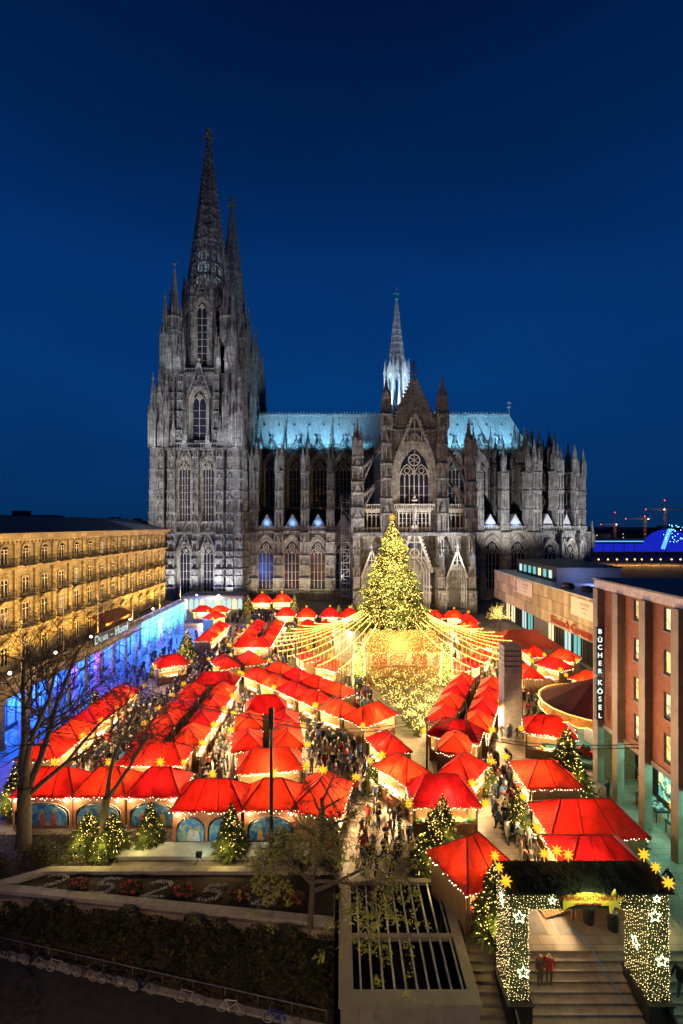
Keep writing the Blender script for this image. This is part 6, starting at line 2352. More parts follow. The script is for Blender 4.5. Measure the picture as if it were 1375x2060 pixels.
# net of lights over the wedge shaped garden before the stage
net = thing('light_net', 'wedge shaped net of fairy lights over dark greenery in front of the stage', 'light net', (9.0, 62, 0))
q = MB()
lv_ = MB()
for k in range(1000):
    v_ = RND.random() ** .8
    Y_ = 69.2 - 17.4 * v_
    hw = 5.6 * (1 - v_) ** .75 + .5
    x = 8.9 + RND.uniform(-1, 1) * hw
    zc = 1.3 + 1.6 * (1 - v_) + .6 * sin(x * 2.1) * cos(Y_ * 1.7)
    q.bulb((x, Y_, zc + RND.uniform(-.1, .35)), .036)
for k in range(5200):
    v_ = RND.random() ** .8
    Y_ = 69.2 - 17.4 * v_
    hw = 5.6 * (1 - v_) ** .75 + .4
    x = 8.9 + RND.uniform(-1, 1) * hw
    zc = 1.1 + 1.6 * (1 - v_) + .6 * sin(x * 2.1) * cos(Y_ * 1.7) - RND.random() * .9
    a = RND.uniform(0, 2 * pi); s_ = RND.uniform(.12, .3)
    lv_.add([(x, Y_, zc), (x + s_ * cos(a), Y_ + s_ * sin(a), zc + RND.uniform(-.1, .1)), (x + s_ * .6 * cos(a + .6), Y_ + s_ * .6 * sin(a + .6), zc + .12)], [(0, 1, 2)])
q.build('fairy_lights', M['bulb'], net, kind='stuff')
lv_.build('foliage', M['needle'], net, kind='stuff')
for y, w in ((66, 420), (60, 380), (55, 300)):
    lamp('POINT', 'net_glow', (8.9, y, 4.6), w, (1.0, .76, .26), .6, net)
# ================================================================== entrance gate
GX0, GX1, GY0, GY1 = 8.72, 16.95, 24.0, 25.9
gate = thing('entrance_gate', 'dark green market gate wrapped in white fairy lights with yellow stars and comet sign', 'gate', (12.8, 25, -.6))
M['fir_board'] = plain('fir_clad_board', (.03, .06, .02), .85, vary=.5, scale=6, bump=.5)
M['thatch'] = plain('dark_fir_roof', (.022, .028, .012), .9, vary=.6, scale=2.5, stretch=(7, .7, 1), bump=.8)
M['pedestal'] = plain('black_lacquer', (.012, .012, .013), .35)
for nm, bx_ in (('leg', (GX0, GX0 + .95, GY0, GY1, -.64, 4.1)), ('leg', (GX1 - 1.05, GX1, GY0, GY1, -.64, 4.1)), ('beam', (GX0, GX1, GY0, GY1, 4.1, 5.0))):
    q = MB(); q.box(*bx_); q.build(nm, M['fir_board'], gate)
q = MB()
q.box(GX0 - .2, GX1 + .2, GY0 - .2, GY1 + .2, 5.0, 5.08)
for i in range(900):
    x, y = RND.uniform(GX0 - .25, GX1 + .25), RND.uniform(GY0 - .25, GY1 + .25)
    a = RND.uniform(-.5, .5)
    q.tube((x, y, 5.1), (x + .35 * sin(a), y - .35 * cos(a), 5.12 + RND.uniform(-.05, .12)), .025, .008, 3)
q.build('fir_roof', M['thatch'], gate)
for x in (GX0 + .48, GX1 - .52):
    q = MB(); q.box(x - .62, x + .62, GY0 - .25, GY1 + .1, -3.0, -.72); q.box(x - .68, x + .68, GY0 - .31, GY1 + .16, -.72, -.645)
    q.build('pedestal', M['pedestal'], gate)
for x in (GX0 + .2, GX1 - .1):      # dark sloping side panels running down the stairs
    q = MB(); q.prism([(0, .35), (0, -.2), (-3.4, -1.6), (-3.4, -1.0)], -.06, .06)
    q.v = [(x + v[1], 26.6 + v[0], v[2]) for v in q.v]
    q.build('side_panel', M['pedestal'], gate)
q = MB()
def grid_lights(q, u0, u1, v0, v1, f, step=.15, r=.0135):
    nu, nv = int((u1 - u0) / step), int((v1 - v0) / step)
    for i in range(nu + 1):
        for j in range(nv + 1):
            q.bulb(f(u0 + (u1 - u0) * i / max(nu, 1) + RND.uniform(-.03, .03) + .05 * sin(v0 + j * .9 + i), v0 + (v1 - v0) * j / max(nv, 1) + RND.uniform(-.075, .075)), r * RND.choice((.7, 1, 1.3)))
for x0, x1 in ((GX0, GX0 + .95), (GX1 - 1.05, GX1)):
    grid_lights(q, x0, x1, -.6, 4.1, lambda u, v: (u, GY0 - .03, v))
    grid_lights(q, GY0, GY1, -.6, 4.1, lambda u, v: (x0 - .03, u, v), .18)
    grid_lights(q, GY0, GY1, -.6, 4.1, lambda u, v: (x1 + .03, u, v), .18)
grid_lights(q, GX0, 11.3, 4.15, 5.0, lambda u, v: (u, GY0 - .03, v)); grid_lights(q, 14.3, GX1, 4.15, 5.0, lambda u, v: (u, GY0 - .03, v))
grid_lights(q, GY0, GY1, 4.15, 5.0, lambda u, v: (GX0 - .03, u, v), .18)
q.build('fairy_lights', glow('gate_bulb', (1.0, .70, .30), 9.0), gate, kind='stuff')
M['neon_star'] = glow('neon_star', (.80, 1.0, .55), 4.0)
for x, z, y in ((9.2, 3.75, 0), (9.4, .9, 0), (16.2, 3.8, 0), (16.55, 1.5, 0), (8.70, 3.9, 1), (15.88, 1.6, 1), (10.9, 4.6, 2), (16.3, 4.7, 2)):
    q = MB()
    R_ = .34 if y != 2 else .2
    pts = [((R_ if k % 2 == 0 else R_ * .45) * sin(k * pi / 5), (R_ if k % 2 == 0 else R_ * .45) * cos(k * pi / 5)) for k in range(11)]
    for (a0, b0), (a1, b1) in zip(pts[:-1], pts[1:]):
        if y == 1:
            q.tube((x - .08, 24.9 + a0, z + b0), (x - .08, 24.9 + a1, z + b1), .02, n=5)
        else:
            q.tube((x + a0, GY0 - .1, z + b0), (x + a1, GY0 - .1, z + b1), .02, n=5)
    q.build('neon_star', M['neon_star'], gate)
for i, (x, y, z, r_) in enumerate(((8.6, 25.9, 5.5, .42), (8.55, 25.1, 5.45, .4), (8.6, 24.2, 5.4, .5), (11.4, 26.0, 5.55, .45), (12.1, 26.0, 5.7, .5), (12.75, 26.0, 5.5, .45), (17.0, 26.0, 5.5, .5), (17.05, 25.1, 5.45, .42), (17.1, 24.2, 5.3, .5))):
    q = MB(); q.star((x, y, z), r_ * .75); q.tube((x, y, 5.05), (x, y, z), .02, n=4); q.build('star', STAR_MAT, gate)
# comet sign
M['comet'] = plain('comet_yellow', (.78, .55, .06), .5, vary=.1)
q = MB()
top = [(11.35 + 2.3 * t / 8, 4.92 + .22 * sin(pi * (t / 8) * .9)) for t in range(9)]
bot = [(11.35 + 2.3 * t / 8, 4.34 + .30 * sin(pi * (t / 8) * .8) - (.12 if t == 0 else 0)) for t in range(9)]
q.band(bot, top, 23.70, 23.80)
q.build('comet_tail', M['comet'], gate)
q = MB()
pts = [((.62 if k % 2 == 0 else .27) * sin(k * pi / 6 + .2) + 13.9, (.62 if k % 2 == 0 else .27) * cos(k * pi / 6 + .2) + 4.75) for k in range(12)]
q.prism(pts, 23.66, 23.76)
q.build('comet_star', M['comet'], gate)
put_text('WEIHNACHTSMARKT', .31, M['sign_red'], gate, (12.62, 23.64, 4.93), (pi / 2, 0, 0), depth=.008)
put_text('am Kölner Dom', .2, M['sign_red'], gate, (12.62, 23.64, 4.66), (pi / 2, 0, 0), depth=.008)
lamp('POINT', 'gate_sign_lamp', (12.6, 23.0, 5.6), 170, (.85, 1.0, .55), .1, gate)
lamp('POINT', 'gate_glow', (10.2, 22.6, 2.0), 60, (1.0, .76, .40), .6, gate)
lamp('POINT', 'gate_glow', (15.4, 22.6, 2.0), 60, (1.0, .76, .40), .6, gate)
lamp('POINT', 'gate_glow', (12.8, 25.0, 3.9), 220, (1.0, .48, .22), .5, gate)
gate.location = (12.8 - .42, 25 - .85, -.6 + .75)
gate.scale = (.968, .968, .968)
# blue cable lying over the stairs
q = MB()
cp = [(13.6, 27.4, .03), (14.0, 26.6, .03), (14.1, 26.05, .03), (14.25, 25.55, -.12), (14.2, 25.1, -.27), (14.4, 24.7, -.42), (14.55, 24.3, -.57), (14.75, 23.9, -.72)]
for p0, p1 in zip(cp[:-1], cp[1:]):
    q.tube(p0, p1, .035, n=5)
tag(q.build('blue_cable', plain('blue_rubber', (.03, .22, .55), .5)), 'bright blue cable snaking from the square down the stairs under the gate', 'cable')
# lanterns of litter bins
for i, (x, y) in enumerate(((16.1, 27.4), (14.9, 27.9))):
    lb = thing('litter_bin', ['dark round litter bin just inside the right gate leg', 'dark round litter bin behind the comet sign star'][i], 'bin', (x, y, 0), group='bins by the gate')
    q = MB(); q.lathe([(0, 0), (.3, 0), (.34, .9), (.3, 1.0), (.22, 1.02)], n=12); q.build('body', M['iron'], lb, local=True)
    q = MB(); q.lathe([(.24, 1.02), (.2, 1.14), (0, 1.18)], n=12); q.build('lid', M['steel'], lb, local=True)
# wooden ramps before the stalls on the right
for i, (x, y) in enumerate(((13.4, 31.6), (13.2, 28.9))):
    rp_ = thing('wooden_ramp', ['slatted wooden ramp before the long stall', 'slatted wooden ramp behind the gate stars'][i], 'ramp', (x, y, 0), .25, group='ramps')
    for k in range(8):
        q = MB(); q.box(-.9 + k * .22, -.72 + k * .22, -.6, .6, .02 + k * .02, .07 + k * .02); q.build('plank', M['wood'], rp_, local=True)

# ================================================================== stone column
col = thing('stone_column', 'tall square column of stacked grey stone blocks standing free on the square', 'column', (19.2, 52.6, 0))
M['block'] = stone('column_block', (.26, .24, .21), (.52, .48, .42), 1.2, False)
zz = 0
k = 0
while zz < 8.0:
    q = MB(); h = .62
    j = RND.uniform(-.03, .03)
    q.box(-1.0 + j, 1.0 + j, -.9, .9, zz + .012, zz + h); q.build('block', M['block'], col, local=True)
    zz += h
for k in range(4):
    q = MB(); q.box(-.9, .9, -.8, .8, zz, zz + .12); q.build('slot', M['iron'], col, local=True)
    zz += .12
    q = MB(); q.box(-1.0, 1.0, -.9, .9, zz, zz + .45); q.build('block', M['block'], col, local=True)
    zz += .45
q = MB(); q.box(-1.6, 1.6, -1.5, 1.5, 0, .22); q.build('base', M['granite'], col, local=True)

# ================================================================== carousel
CXX, CYY, CR = 27.6, 50.2, 5.5
car = thing('carousel', 'round children carousel with dark maroon tent roof and scalloped orange rim', 'carousel', (CXX, CYY, 0))
M['maroon'] = [plain('maroon_canvas', (.13, .022, .018), .6, vary=.2), plain('plum_canvas', (.20, .045, .035), .6, vary=.2)]
M['rim'] = cloth('orange_rim', (.75, .30, .05))
n = 20
for k in range(n):
    a0, a1 = 2 * pi * k / n, 2 * pi * (k + 1) / n
    q = MB()
    q.poly([(CR * cos(a0), CR * sin(a0), 4.7), (CR * cos(a1), CR * sin(a1), 4.7), (.3 * cos(a1), .3 * sin(a1), 7.2), (.3 * cos(a0), .3 * sin(a0), 7.2)])
    q.build('roof_segment', M['maroon'][k % 2], car, local=True)
    q = MB()
    p0, p1 = Vector((CR * cos(a0), CR * sin(a0), 0)), Vector((CR * cos(a1), CR * sin(a1), 0))
    top = [(0, 4.75), (.5, 4.75), (1, 4.75)]
    low = [(0, 3.95), (.25, 3.72), (.5, 3.65), (.75, 3.72), (1, 3.95)]
    pts = [(*(p0.lerp(p1, u) * 1.03)[:2], z) for u, z in ((0, 4.8), (1, 4.8), (1, 3.95), (.75, 3.75), (.5, 3.68), (.25, 3.75), (0, 3.95))]
    q.poly(pts); q.build('rim_panel', M['rim'], car, local=True)
    q = MB()
    for j in range(10):
        u = j / 10
        o = p0.lerp(p1, u) * 1.045
        q.bulb((o.x, o.y, 4.75), .05); q.bulb((o.x, o.y, 3.95 - .25 * sin(pi * u)), .05)
    q.build('rim_lights', M['bulb'], car, local=True, kind='stuff')
    if k % 2 == 0:
        q = MB(); q.tube((CR * .93 * cos(a0), CR * .93 * sin(a0), .5), (CR * .93 * cos(a0), CR * .93 * sin(a0), 4.7), .06, n=6); q.build('pole', M['steel'], car, local=True)
q = MB(); q.frus(0, 0, .05, .5, CR + .5, CR + .5, 28); q.build('platform', plain('teal_platform', (.05, .22, .20), .5), car, local=True)
q = MB(); q.frus(0, 0, .5, 4.7, 1.1, 1.1, 12); q.build('centre_drum', M['shelf'], car, local=True)
q = MB(); q.tube((0, 0, 7.1), (0, 0, 7.9), .12, .02, 8); q.bulb((0, 0, 7.5), .2); q.build('finial', M['comet'], car, local=True)
lamp('POINT', 'carousel_lamp', (CXX - 2.5, CYY - 1.5, 4.1), 500, (1.0, .85, .62), .4, car)
lamp('POINT', 'carousel_lamp', (CXX + 1.5, CYY - 2.8, 4.1), 300, (1.0, .85, .62), .4, car)
for i, (a, cl) in enumerate(((-2.25, (.60, .03, .02)), (-2.9, (.75, .70, .60)), (-1.6, (.05, .25, .5)))):
    x, y = CXX + 4.2 * cos(a), CYY + 4.2 * sin(a)
    rc = thing('ride_car', ['small red toy car on the carousel', 'small cream toy car on the carousel', 'small blue toy car on the carousel'][i], 'toy car', (x, y, .5), a + pi / 2, group='carousel cars')
    q = MB(); q.prism([(-.9, .22), (.9, .22), (.95, .5), (.55, .58), (.3, .62), (-.85, .64), (-.95, .45)], -.36, .36); q.build('body', plain('toy_paint_%d' % i, cl, .3), rc, local=True)
    q = MB(); q.prism([(-.6, .64), (.3, .62), (.05, .95), (-.45, .95)], -.30, .30); q.build('cabin', M['win_glass'], rc, local=True)
    for wx in (-.55, .58):
        for wy in (-.38, .38):
            q = MB(); q.tube((wx, wy - .05, .2), (wx, wy + .05, .2), .2, n=10, cap=True); q.build('wheel', M['iron'], rc, local=True)

# ================================================================== restaurant tent, kiosk pavilion, wagon
def tent(name, label, cat, X, Y, w, d, ze, zr, mat):
    t = thing(name, label, cat, (X, Y, 0))
    A, B, c = roof_geo(w, d, ze, zr, .3)
    for nm, quad in (('roof_panel', (c[0], c[1], B, A)), ('roof_panel', (c[2], c[3], A, B)), ('roof_panel', (c[1], c[2], B, B)), ('roof_panel', (c[3], c[0], A, A))):
        q = MB(); sag(q, quad, 6, .2); q.build(nm, mat, t, local=True)
    for x in (-w / 2, 0, w / 2):
        for y in (-d / 2, d / 2):
            q = MB(); q.tube((x, y, 0), (x, y, ze), .07, n=6); q.build('post', M['wood_dark'], t, local=True)
    return t


tt_ = tent('restaurant_tent', 'large dull red restaurant canopy in front of the museum behind the stone column', 'tent', 31.6, 81.0, 11.0, 8.0, 3.2, 5.6, plain('dull_red_canvas', (.32, .05, .035), .7, vary=.2))
lamp('POINT', 'tent_lamp', (31.6, 80, 2.6), 200, (1.0, .72, .40), .3, tt_)
pv = thing('glass_pavilion', 'long low flat roofed pavilion with arched lit windows at the foot of the tower', 'pavilion', (-35, 130, 0))
q = MB(); q.box(-44, -26.5, 126, 134, 4.2, 4.6); q.build('roof', M['granite'], pv)
q = MB(); q.box(-43.5, -27, 126.4, 133.6, 0, 4.2); q.build('wall', M['shelf'], pv)
for i in range(11):
    x = -42.6 + i * 1.48
    q = MB(); q.prism([(x + .6 * c_, 3.0 + .7 * s_) if 0 else (x + .6 * c_, 2.9 + .75 * s_) for c_, s_ in [(cos(pi * t / 8), sin(pi * t / 8)) for t in range(9)]] + [(x - .6, .8), (x + .6, .8)], 126.28, 126.38)
    q.build('pane', M['lit_cool'] if i % 3 else M['lit_room'], pv)
for x in (-39.5, -33.5):
    q = MB(); q.bulb((x, 126.0, 4.75), .22); q.build('roof_lamp', M['lamp_white'], pv)
lamp('POINT', 'pavilion_lamp', (-35, 123.8, 3.6), 500, (1.0, .86, .55), .3, pv)

# ================================================================== masts and cables
def mast(label, X, Y, h, r, head=True):
    t = thing('mast', label, 'mast', (X, Y, 0), group='market masts')
    q = MB(); q.tube((0, 0, 0), (0, 0, h), r, r * .6, 8, True); q.build('pole', M['iron'], t, local=True)
    if head:
        q = MB(); q.box(-.17, .17, -.15, .15, h - 1.3, h + .15); q.build('head', M['iron'], t, local=True)
    q = MB(); q.box(-.35, .35, -.35, .35, 0, .12); q.build('foot_plate', M['iron'], t, local=True)
    return t


mast('tall dark mast rising before the painted stalls, carrying cables', -5.0, 32.9, 10.8, .17)
mast('slim dark mast in the yard of the five stall ring', 7.8, 42.2, 6.4, .10, False)
mast('slim dark mast beside the left diagonal row near the stage', 1.6, 53.6, 6.6, .10, False)
mast('slim dark mast between the left diagonal row and the long double row', -6.6, 66.5, 7.2, .10, False)
mast('slim dark mast at the near end of the right diagonal row', 12.4, 45.8, 6.4, .10, False)
cables = [('cables from the tall mast to the hotel', (-5, 32.9, 10.2), (-36, 57, 8.2)), ('cables from the tall mast to the five stall ring', (-5, 32.9, 10.2), (7.8, 42.2, 6.4)),
          ('cables from the five stall ring to the brick building', (7.8, 42.2, 6.0), (23.8, 37, 6.4)), ('cables from the five stall ring to the left diagonal row', (7.8, 42.2, 6.2), (1.6, 53.6, 6.5)),
          ('cables from the tall mast to the left diagonal row', (-5, 32.9, 9.6), (1.6, 53.6, 6.5)), ('cables from the left diagonal row mast towards the tower side', (1.6, 53.6, 6.5), (-6.6, 66.5, 7.1)), ('cables from the five stall ring to the right diagonal row', (7.8, 42.2, 6.2), (12.4, 45.8, 6.3))]
for lb, p0, p1 in cables:
    cb_ = thing('overhead_cable', 'dark pair of ' + lb, 'cable', p0, group='overhead cables')
    for off in (0, .28):
        q = MB()
        P = []
        for i in range(15):
            u = i / 14
            v = Vector(p0).lerp(Vector(p1), u); v.z -= .9 * sin(pi * u) + off
            P.append(v)
        for a_, b_ in zip(P[:-1], P[1:]):
            q.tube(a_, b_, .035, n=4)
        q.build('wire', M['iron'], cb_)
# tripod floodlight on the podium
tp = thing('tripod_floodlight', 'small black floodlight on a low tripod beside the painted podium', 'floodlight', (-10.0, 32.4, .32))
for a in (0, 2.1, 4.2):
    q = MB(); q.tube((0, 0, .35), (.4 * cos(a), .4 * sin(a), 0), .025, n=5); q.build('leg', M['iron'], tp, local=True)
q = MB(); q.box(-.2, .2, -.12, .12, .38, .68); q.build('housing', M['iron'], tp, local=True)
q = MB(); q.box(-.17, .17, .12, .14, .41, .65); q.build('lens', M['lamp_white'], tp, local=True)
lamp('SPOT', 'tripod_beam', (-10.0, 32.6, .9), 60, (.75, 1.0, .72), .1, tp, (-10.4, 34.4, .9), 150, 1.0)

# ================================================================== bare trees
def tree_mesh(seed, base_r, segs, levels, droop=0.0, leafy=None):
    """segs: list of (start, direction, length, radius) main limbs; grows random twigs"""
    rr = random.Random(seed)
    b = MB(); tw = MB(); lf = MB()
    tips = []

    def grow(p, d, L_, r, lev):
        n = 5 if lev < 2 else 4
        st = L_ / n
        cur = p.copy()
        for i in range(n):
            nd_ = (d + Vector((rr.uniform(-.22, .22), rr.uniform(-.22, .22), rr.uniform(-.12, .16) - droop * lev * .13))).normalized()
            nx = cur + nd_ * st
            r0, r1 = r * (1 - .75 * i / n), r * (1 - .75 * (i + 1) / n)
            (b if lev < 2 else tw).tube(cur, nx, max(r0, .010), max(r1, .008), 7 if lev == 0 else (5 if lev == 1 else 3))
            cur, d = nx, nd_
            if lev < levels and i >= (1 if lev == 0 else 0):
                for c_ in range(2 if lev < 2 else rr.choice((1, 2))):
                    a = rr.uniform(0, 2 * pi)
                    o = d.orthogonal().normalized()
                    o = (Matrix.Rotation(a, 3, d) @ o)
                    cd_ = (d * rr.uniform(.45, .8) + o * rr.uniform(.5, .9)).normalized()
                    grow(cur, cd_, L_ * rr.uniform(.42, .66), max(r1 * .6, .012), lev + 1)
        tips.append(cur)

    for p, d, L_, r in segs:
        grow(Vector(p), Vector(d).normalized(), L_, r, 0)
    if leafy:
        for t in tips:
            for k in range(leafy):
                if rr.random() < .35:
                    continue
                o = t + Vector((rr.gauss(0, .12), rr.gauss(0, .12), rr.gauss(-.1, .12)))
                a = rr.uniform(0, 2 * pi); s_ = rr.uniform(.09, .2)
                u = Vector((cos(a), sin(a), rr.uniform(-.9, .1))) * s_
                v = Vector((-sin(a), cos(a), rr.uniform(-.3, .3))) * s_ * .45
                lf.add([tuple(o), tuple(o + u * .5 + v), tuple(o + u), tuple(o + u * .5 - v)], [(0, 1, 2, 3)])
    return b, tw, lf


M['bark_grey'] = plain('grey_bark', (.13, .105, .075), .9, vary=.4, scale=4, stretch=(3, 3, .7), bump=.4)
M['twig'] = plain('dark_twig', (.05, .036, .026), .9, vary=.3)
M['leaf_yellow'] = plain('yellow_leaf', (.42, .40, .05), .7, vary=.5, scale=3)


def bare_tree(label, X, Y, z, trunk, segs, levels, seed, droop=0.0, leafy=None):
    t = thing('bare_tree', label, 'tree', (X, Y, z), group='winter trees on the terrace')
    q = MB()
    for (p0, r0), (p1, r1) in zip(trunk[:-1], trunk[1:]):
        q.tube(p0, p1, r0, r1, 10)
    q.build('trunk', M['bark_grey'], t, local=True, smooth=True)
    b_, tw, lf = tree_mesh(seed, .3, segs, levels, droop, leafy)
    b_.build('limb', M['bark_grey'], t, local=True, smooth=True, kind='stuff')
    if tw.v:
        tw.build('twigs', M['twig'], t, local=True, kind='stuff')
    if lf.v:
        lf.build('leaves', M['leaf_yellow'], t, local=True, kind='stuff')
    return t


bare_tree('thick bare tree with wide forked crown before the hotel', -23.6, 34.2, 0, [((0, 0, -.3), .62), ((.1, 0, 1.4), .48), ((.1, 0, 3.6), .46), ((.2, 0, 4.6), .5)],
          [((.1, 0, 4.2), (-.34, .1, 1), 9.5, .30), ((.2, 0, 4.4), (.05, -.15, 1), 11.0, .26), ((.3, 0, 4.3), (.42, .1, 1), 10.5, .28), ((.2, 0, 3.8), (.85, .15, .8), 9.0, .2)], 3, 5)
bare_tree('slender forked bare tree between the lit bushes', -17.6, 34.0, 0, [((0, 0, -.2), .36), ((.1, 0, 2.2), .28), ((.3, 0, 3.9), .26)],
          [((.3, 0, 3.7), (.12, .1, 1), 8.5, .18), ((.3, 0, 3.6), (.55, -.1, 1), 8.5, .17)], 3, 9)
bare_tree('gnarled dark little tree with hanging twigs beside the broad alley', -1.3, 32.6, 0, [((0, 0, -.2), .26), ((.05, 0, 2.0), .2), ((-.05, 0, 4.6), .15)],
          [((0, 0, 1.6), (-.8, 0, .6), 2.8, .11), ((0, 0, 2.4), (.85, .2, .55), 3.0, .11), ((0, 0, 3.4), (-.6, .3, .7), 2.8, .1), ((-.05, 0, 4.4), (.3, -.1, 1), 2.8, .1), ((0, 0, 3.9), (.7, .1, .5), 2.6, .09)], 2, 14, .7)
bare_tree('small tree with drooping branches and yellow leaves beside the light well', -1.9, 27.6, -1.4, [((0, 0, -.3), .2), ((.05, -.1, 1.8), .16), ((.2, -.2, 4.4), .13)],
          [((.15, -.2, 3.6), (.9, -.3, .35), 5.2, .12), ((.2, -.2, 4.2), (.75, -.7, .5), 5.0, .1), ((.2, -.2, 4.4), (-.5, -.6, .6), 3.2, .09), ((.2, -.2, 4.4), (.35, .3, .8), 3.4, .09), ((.2, -.2, 4.0), (-.8, .1, .4), 3.0, .08)], 2, 23, .75, 15)

# ================================================================== hedge and shrubs
M['hedge_g'] = plain('hedge_leaf', (.030, .045, .016), .7, vary=.5, scale=2)
M['hedge_y'] = plain('autumn_leaf', (.15, .10, .025), .7, vary=.6, scale=2)


def leaf_cloud(b, n, f, s0, s1):
    for i in range(n):
        p, up = f()
        a = RND.uniform(0, 2 * pi); s_ = RND.uniform(s0, s1)
        u = Vector((cos(a), sin(a), RND.uniform(-.5, .6))) * s_
        v = Vector((-sin(a), cos(a), RND.uniform(-.4, .4))) * s_ * .5
        b.cur = 0 if RND.random() < .82 else 1
        o = Vector(p)
        b.add([tuple(o), tuple(o + u * .5 + v), tuple(o + u), tuple(o + u * .5 - v)], [(0, 1, 2, 3)])


b = MB()
def hf():
    x = -.5 - 33 * RND.random()
    t = RND.random()
    y0, y1 = 24.5 - (x + .4) * .2125, 27.3 - (x + .4) * .118
    bump_ = .45 + .35 * sin(x * 1.3) + .25 * sin(x * 3.1 + t * 5)
    z = ZS + .1 + (2.2 + bump_ * .5) * t ** .8 + bump_ * sin(pi * t) * .8
    return (x, y0 + (y1 - y0) * t * .95, z), None
leaf_cloud(b, 15000, hf, .09, .2)
o = b.build('hedge', [M['hedge_g'], M['hedge_y']]); o['kind'] = 'stuff'; o['label'] = 'dark shaggy hedge bank between street and flower bed'
for i, (x, y, r_) in enumerate(((-26.2, 33.0, 1.6), (-23.8, 32.4, 1.3), (-21.4, 33.2, 1.2), (-3.0, 31.9, 1.1), (-.6, 31.8, .9))):
    t = thing('shrub', 'dark leafless looking shrub at the terrace edge, %s' % ['furthest left under the thick tree', 'before the thick tree trunk', 'right of the thick tree trunk', 'left of the gnarled tree', 'right of the gnarled tree'][i], 'shrub', (x, y, 0), group='terrace shrubs')
    b = MB()
    def sf():
        a, e_, q_ = RND.uniform(0, 2 * pi), RND.uniform(0, 1.4), RND.random() ** .4
        return (r_ * q_ * cos(a) * cos(e_), r_ * q_ * .8 * sin(a) * cos(e_), r_ * q_ * sin(e_) + .05), None
    leaf_cloud(b, 900, sf, .06, .14)
    b.build('foliage', [M['hedge_g'], M['hedge_y']], t, local=True, kind='stuff')
    b = MB()
    for k in range(24):
        a, e_ = RND.uniform(0, 2 * pi), RND.uniform(.3, 1.4)
        b.tube((0, 0, 0), (r_ * 1.1 * cos(a) * cos(e_), r_ * .9 * sin(a) * cos(e_), r_ * 1.1 * sin(e_)), .02, .006, 4)
    b.build('stem', M['twig'], t, local=True, kind='stuff')

pb = thing('planting_bed', 'dark planted strip with low shrubs under the bare trees before the painted stalls', 'planting bed', (-22, 33.8, 0))
q = MB(); q.slab([(-31, 31.2), (-23.2, 31.2), (-20.4, 32.1), (-16.3, 32.1), (-16.3, 35.7), (-31, 35.7)], -.1, .05); q.build('soil', M['soil'], pb)
b = MB()
def pf():
    x, y = RND.uniform(-31, -16.4), RND.uniform(32.2, 35.6)
    return (x, y, .08 + RND.random() ** 2 * (.35 + .3 * sin(x * 2.3) ** 2)), None
leaf_cloud(b, 3600, pf, .07, .16)
b.build('ground_cover', [M['hedge_g'], M['hedge_y']], pb, kind='stuff')

# ================================================================== bicycles
def bike_parts():
    out = {}
    w = MB()
    n = 18
    for k in range(n):
        a0, a1 = 2 * pi * k / n, 2 * pi * (k + 1) / n
        w.tube((.34 * cos(a0), 0, .34 * sin(a0)), (.34 * cos(a1), 0, .34 * sin(a1)), .022, n=5)
    out['tyre'] = w.mesh('tyre', plain('tyre_rubber', (.06, .055, .05), .8))
    w = MB()
    for k in range(n):
        a0, a1 = 2 * pi * k / n, 2 * pi * (k + 1) / n
        w.tube((.31 * cos(a0), 0, .31 * sin(a0)), (.31 * cos(a1), 0, .31 * sin(a1)), .014, n=4)
        if k % 2 == 0:
            w.tube((0, 0, 0), (.31 * cos(a0), 0, .31 * sin(a0)), .004, n=3)
    w.tube((0, -.05, 0), (0, .05, 0), .03, n=6)
    out['rim'] = w.mesh('rim', plain('bike_rim', (.75, .74, .70), .4, metal=.2))
    f = MB()
    bb, st, hd, rw, fw = (-.05, 0, .30), (-.22, 0, .80), (.42, 0, .86), (-.52, 0, .34), (.58, 0, .34)
    for p, q in ((bb, st), (st, hd), (bb, (.44, 0, .74)), ((.42, 0, .9), fw)):
        f.tube(p, q, .02, n=6)
    for s_ in (-.05, .05):
        f.tube((bb[0], s_, bb[2]), (rw[0], s_, rw[2]), .012, n=5); f.tube((st[0], s_ * .5, st[2]), (rw[0], s_, rw[2]), .011, n=5)
        f.tube((.44, s_ * .6, .72), (fw[0], s_, fw[2]), .013, n=5)
    f.tube(st, (-.25, 0, .92), .014, n=5)
    f.tube((bb[0], -.1, bb[2]), (bb[0] + .14, -.12, bb[2] - .08), .014, n=4); f.tube((bb[0], .1, bb[2]), (bb[0] - .14, .12, bb[2] + .08), .014, n=4)
    f.tube((-.05, -.06, .30), (-.05, -.05, .30), .09, n=10, cap=True)
    out['frame'] = f
    s = MB(); s.prism([(-.38, .93), (-.12, .95), (-.10, .98), (-.25, .99), (-.40, .98)], -.06, .06); out['saddle'] = s.mesh('saddle', plain('saddle_leather', (.02, .018, .016), .5))
    h = MB(); h.tube((.42, 0, .88), (.40, 0, 1.0), .014, n=5); h.tube((.42, -.05, 1.0), (.34, -.28, .98), .013, n=5); h.tube((.42, .05, 1.0), (.34, .28, .98), .013, n=5); h.tube((.42, -.05, 1.0), (.42, .05, 1.0), .013, n=5)
    out['handlebar'] = h.mesh('handlebar', M['steel'])
    m_ = MB()
    for (cx_, a_, b_) in ((-.52, .3, 2.6), (.58, .6, 2.3)):
        for k in range(8):
            t0, t1 = a_ + (b_ - a_) * k / 8, a_ + (b_ - a_) * (k + 1) / 8
            m_.tube((cx_ + .38 * cos(t0), 0, .34 + .38 * sin(t0)), (cx_ + .38 * cos(t1), 0, .34 + .38 * sin(t1)), .022, n=4)
    out['mudguard'] = m_.mesh('mudguard', M['steel'])
    return out


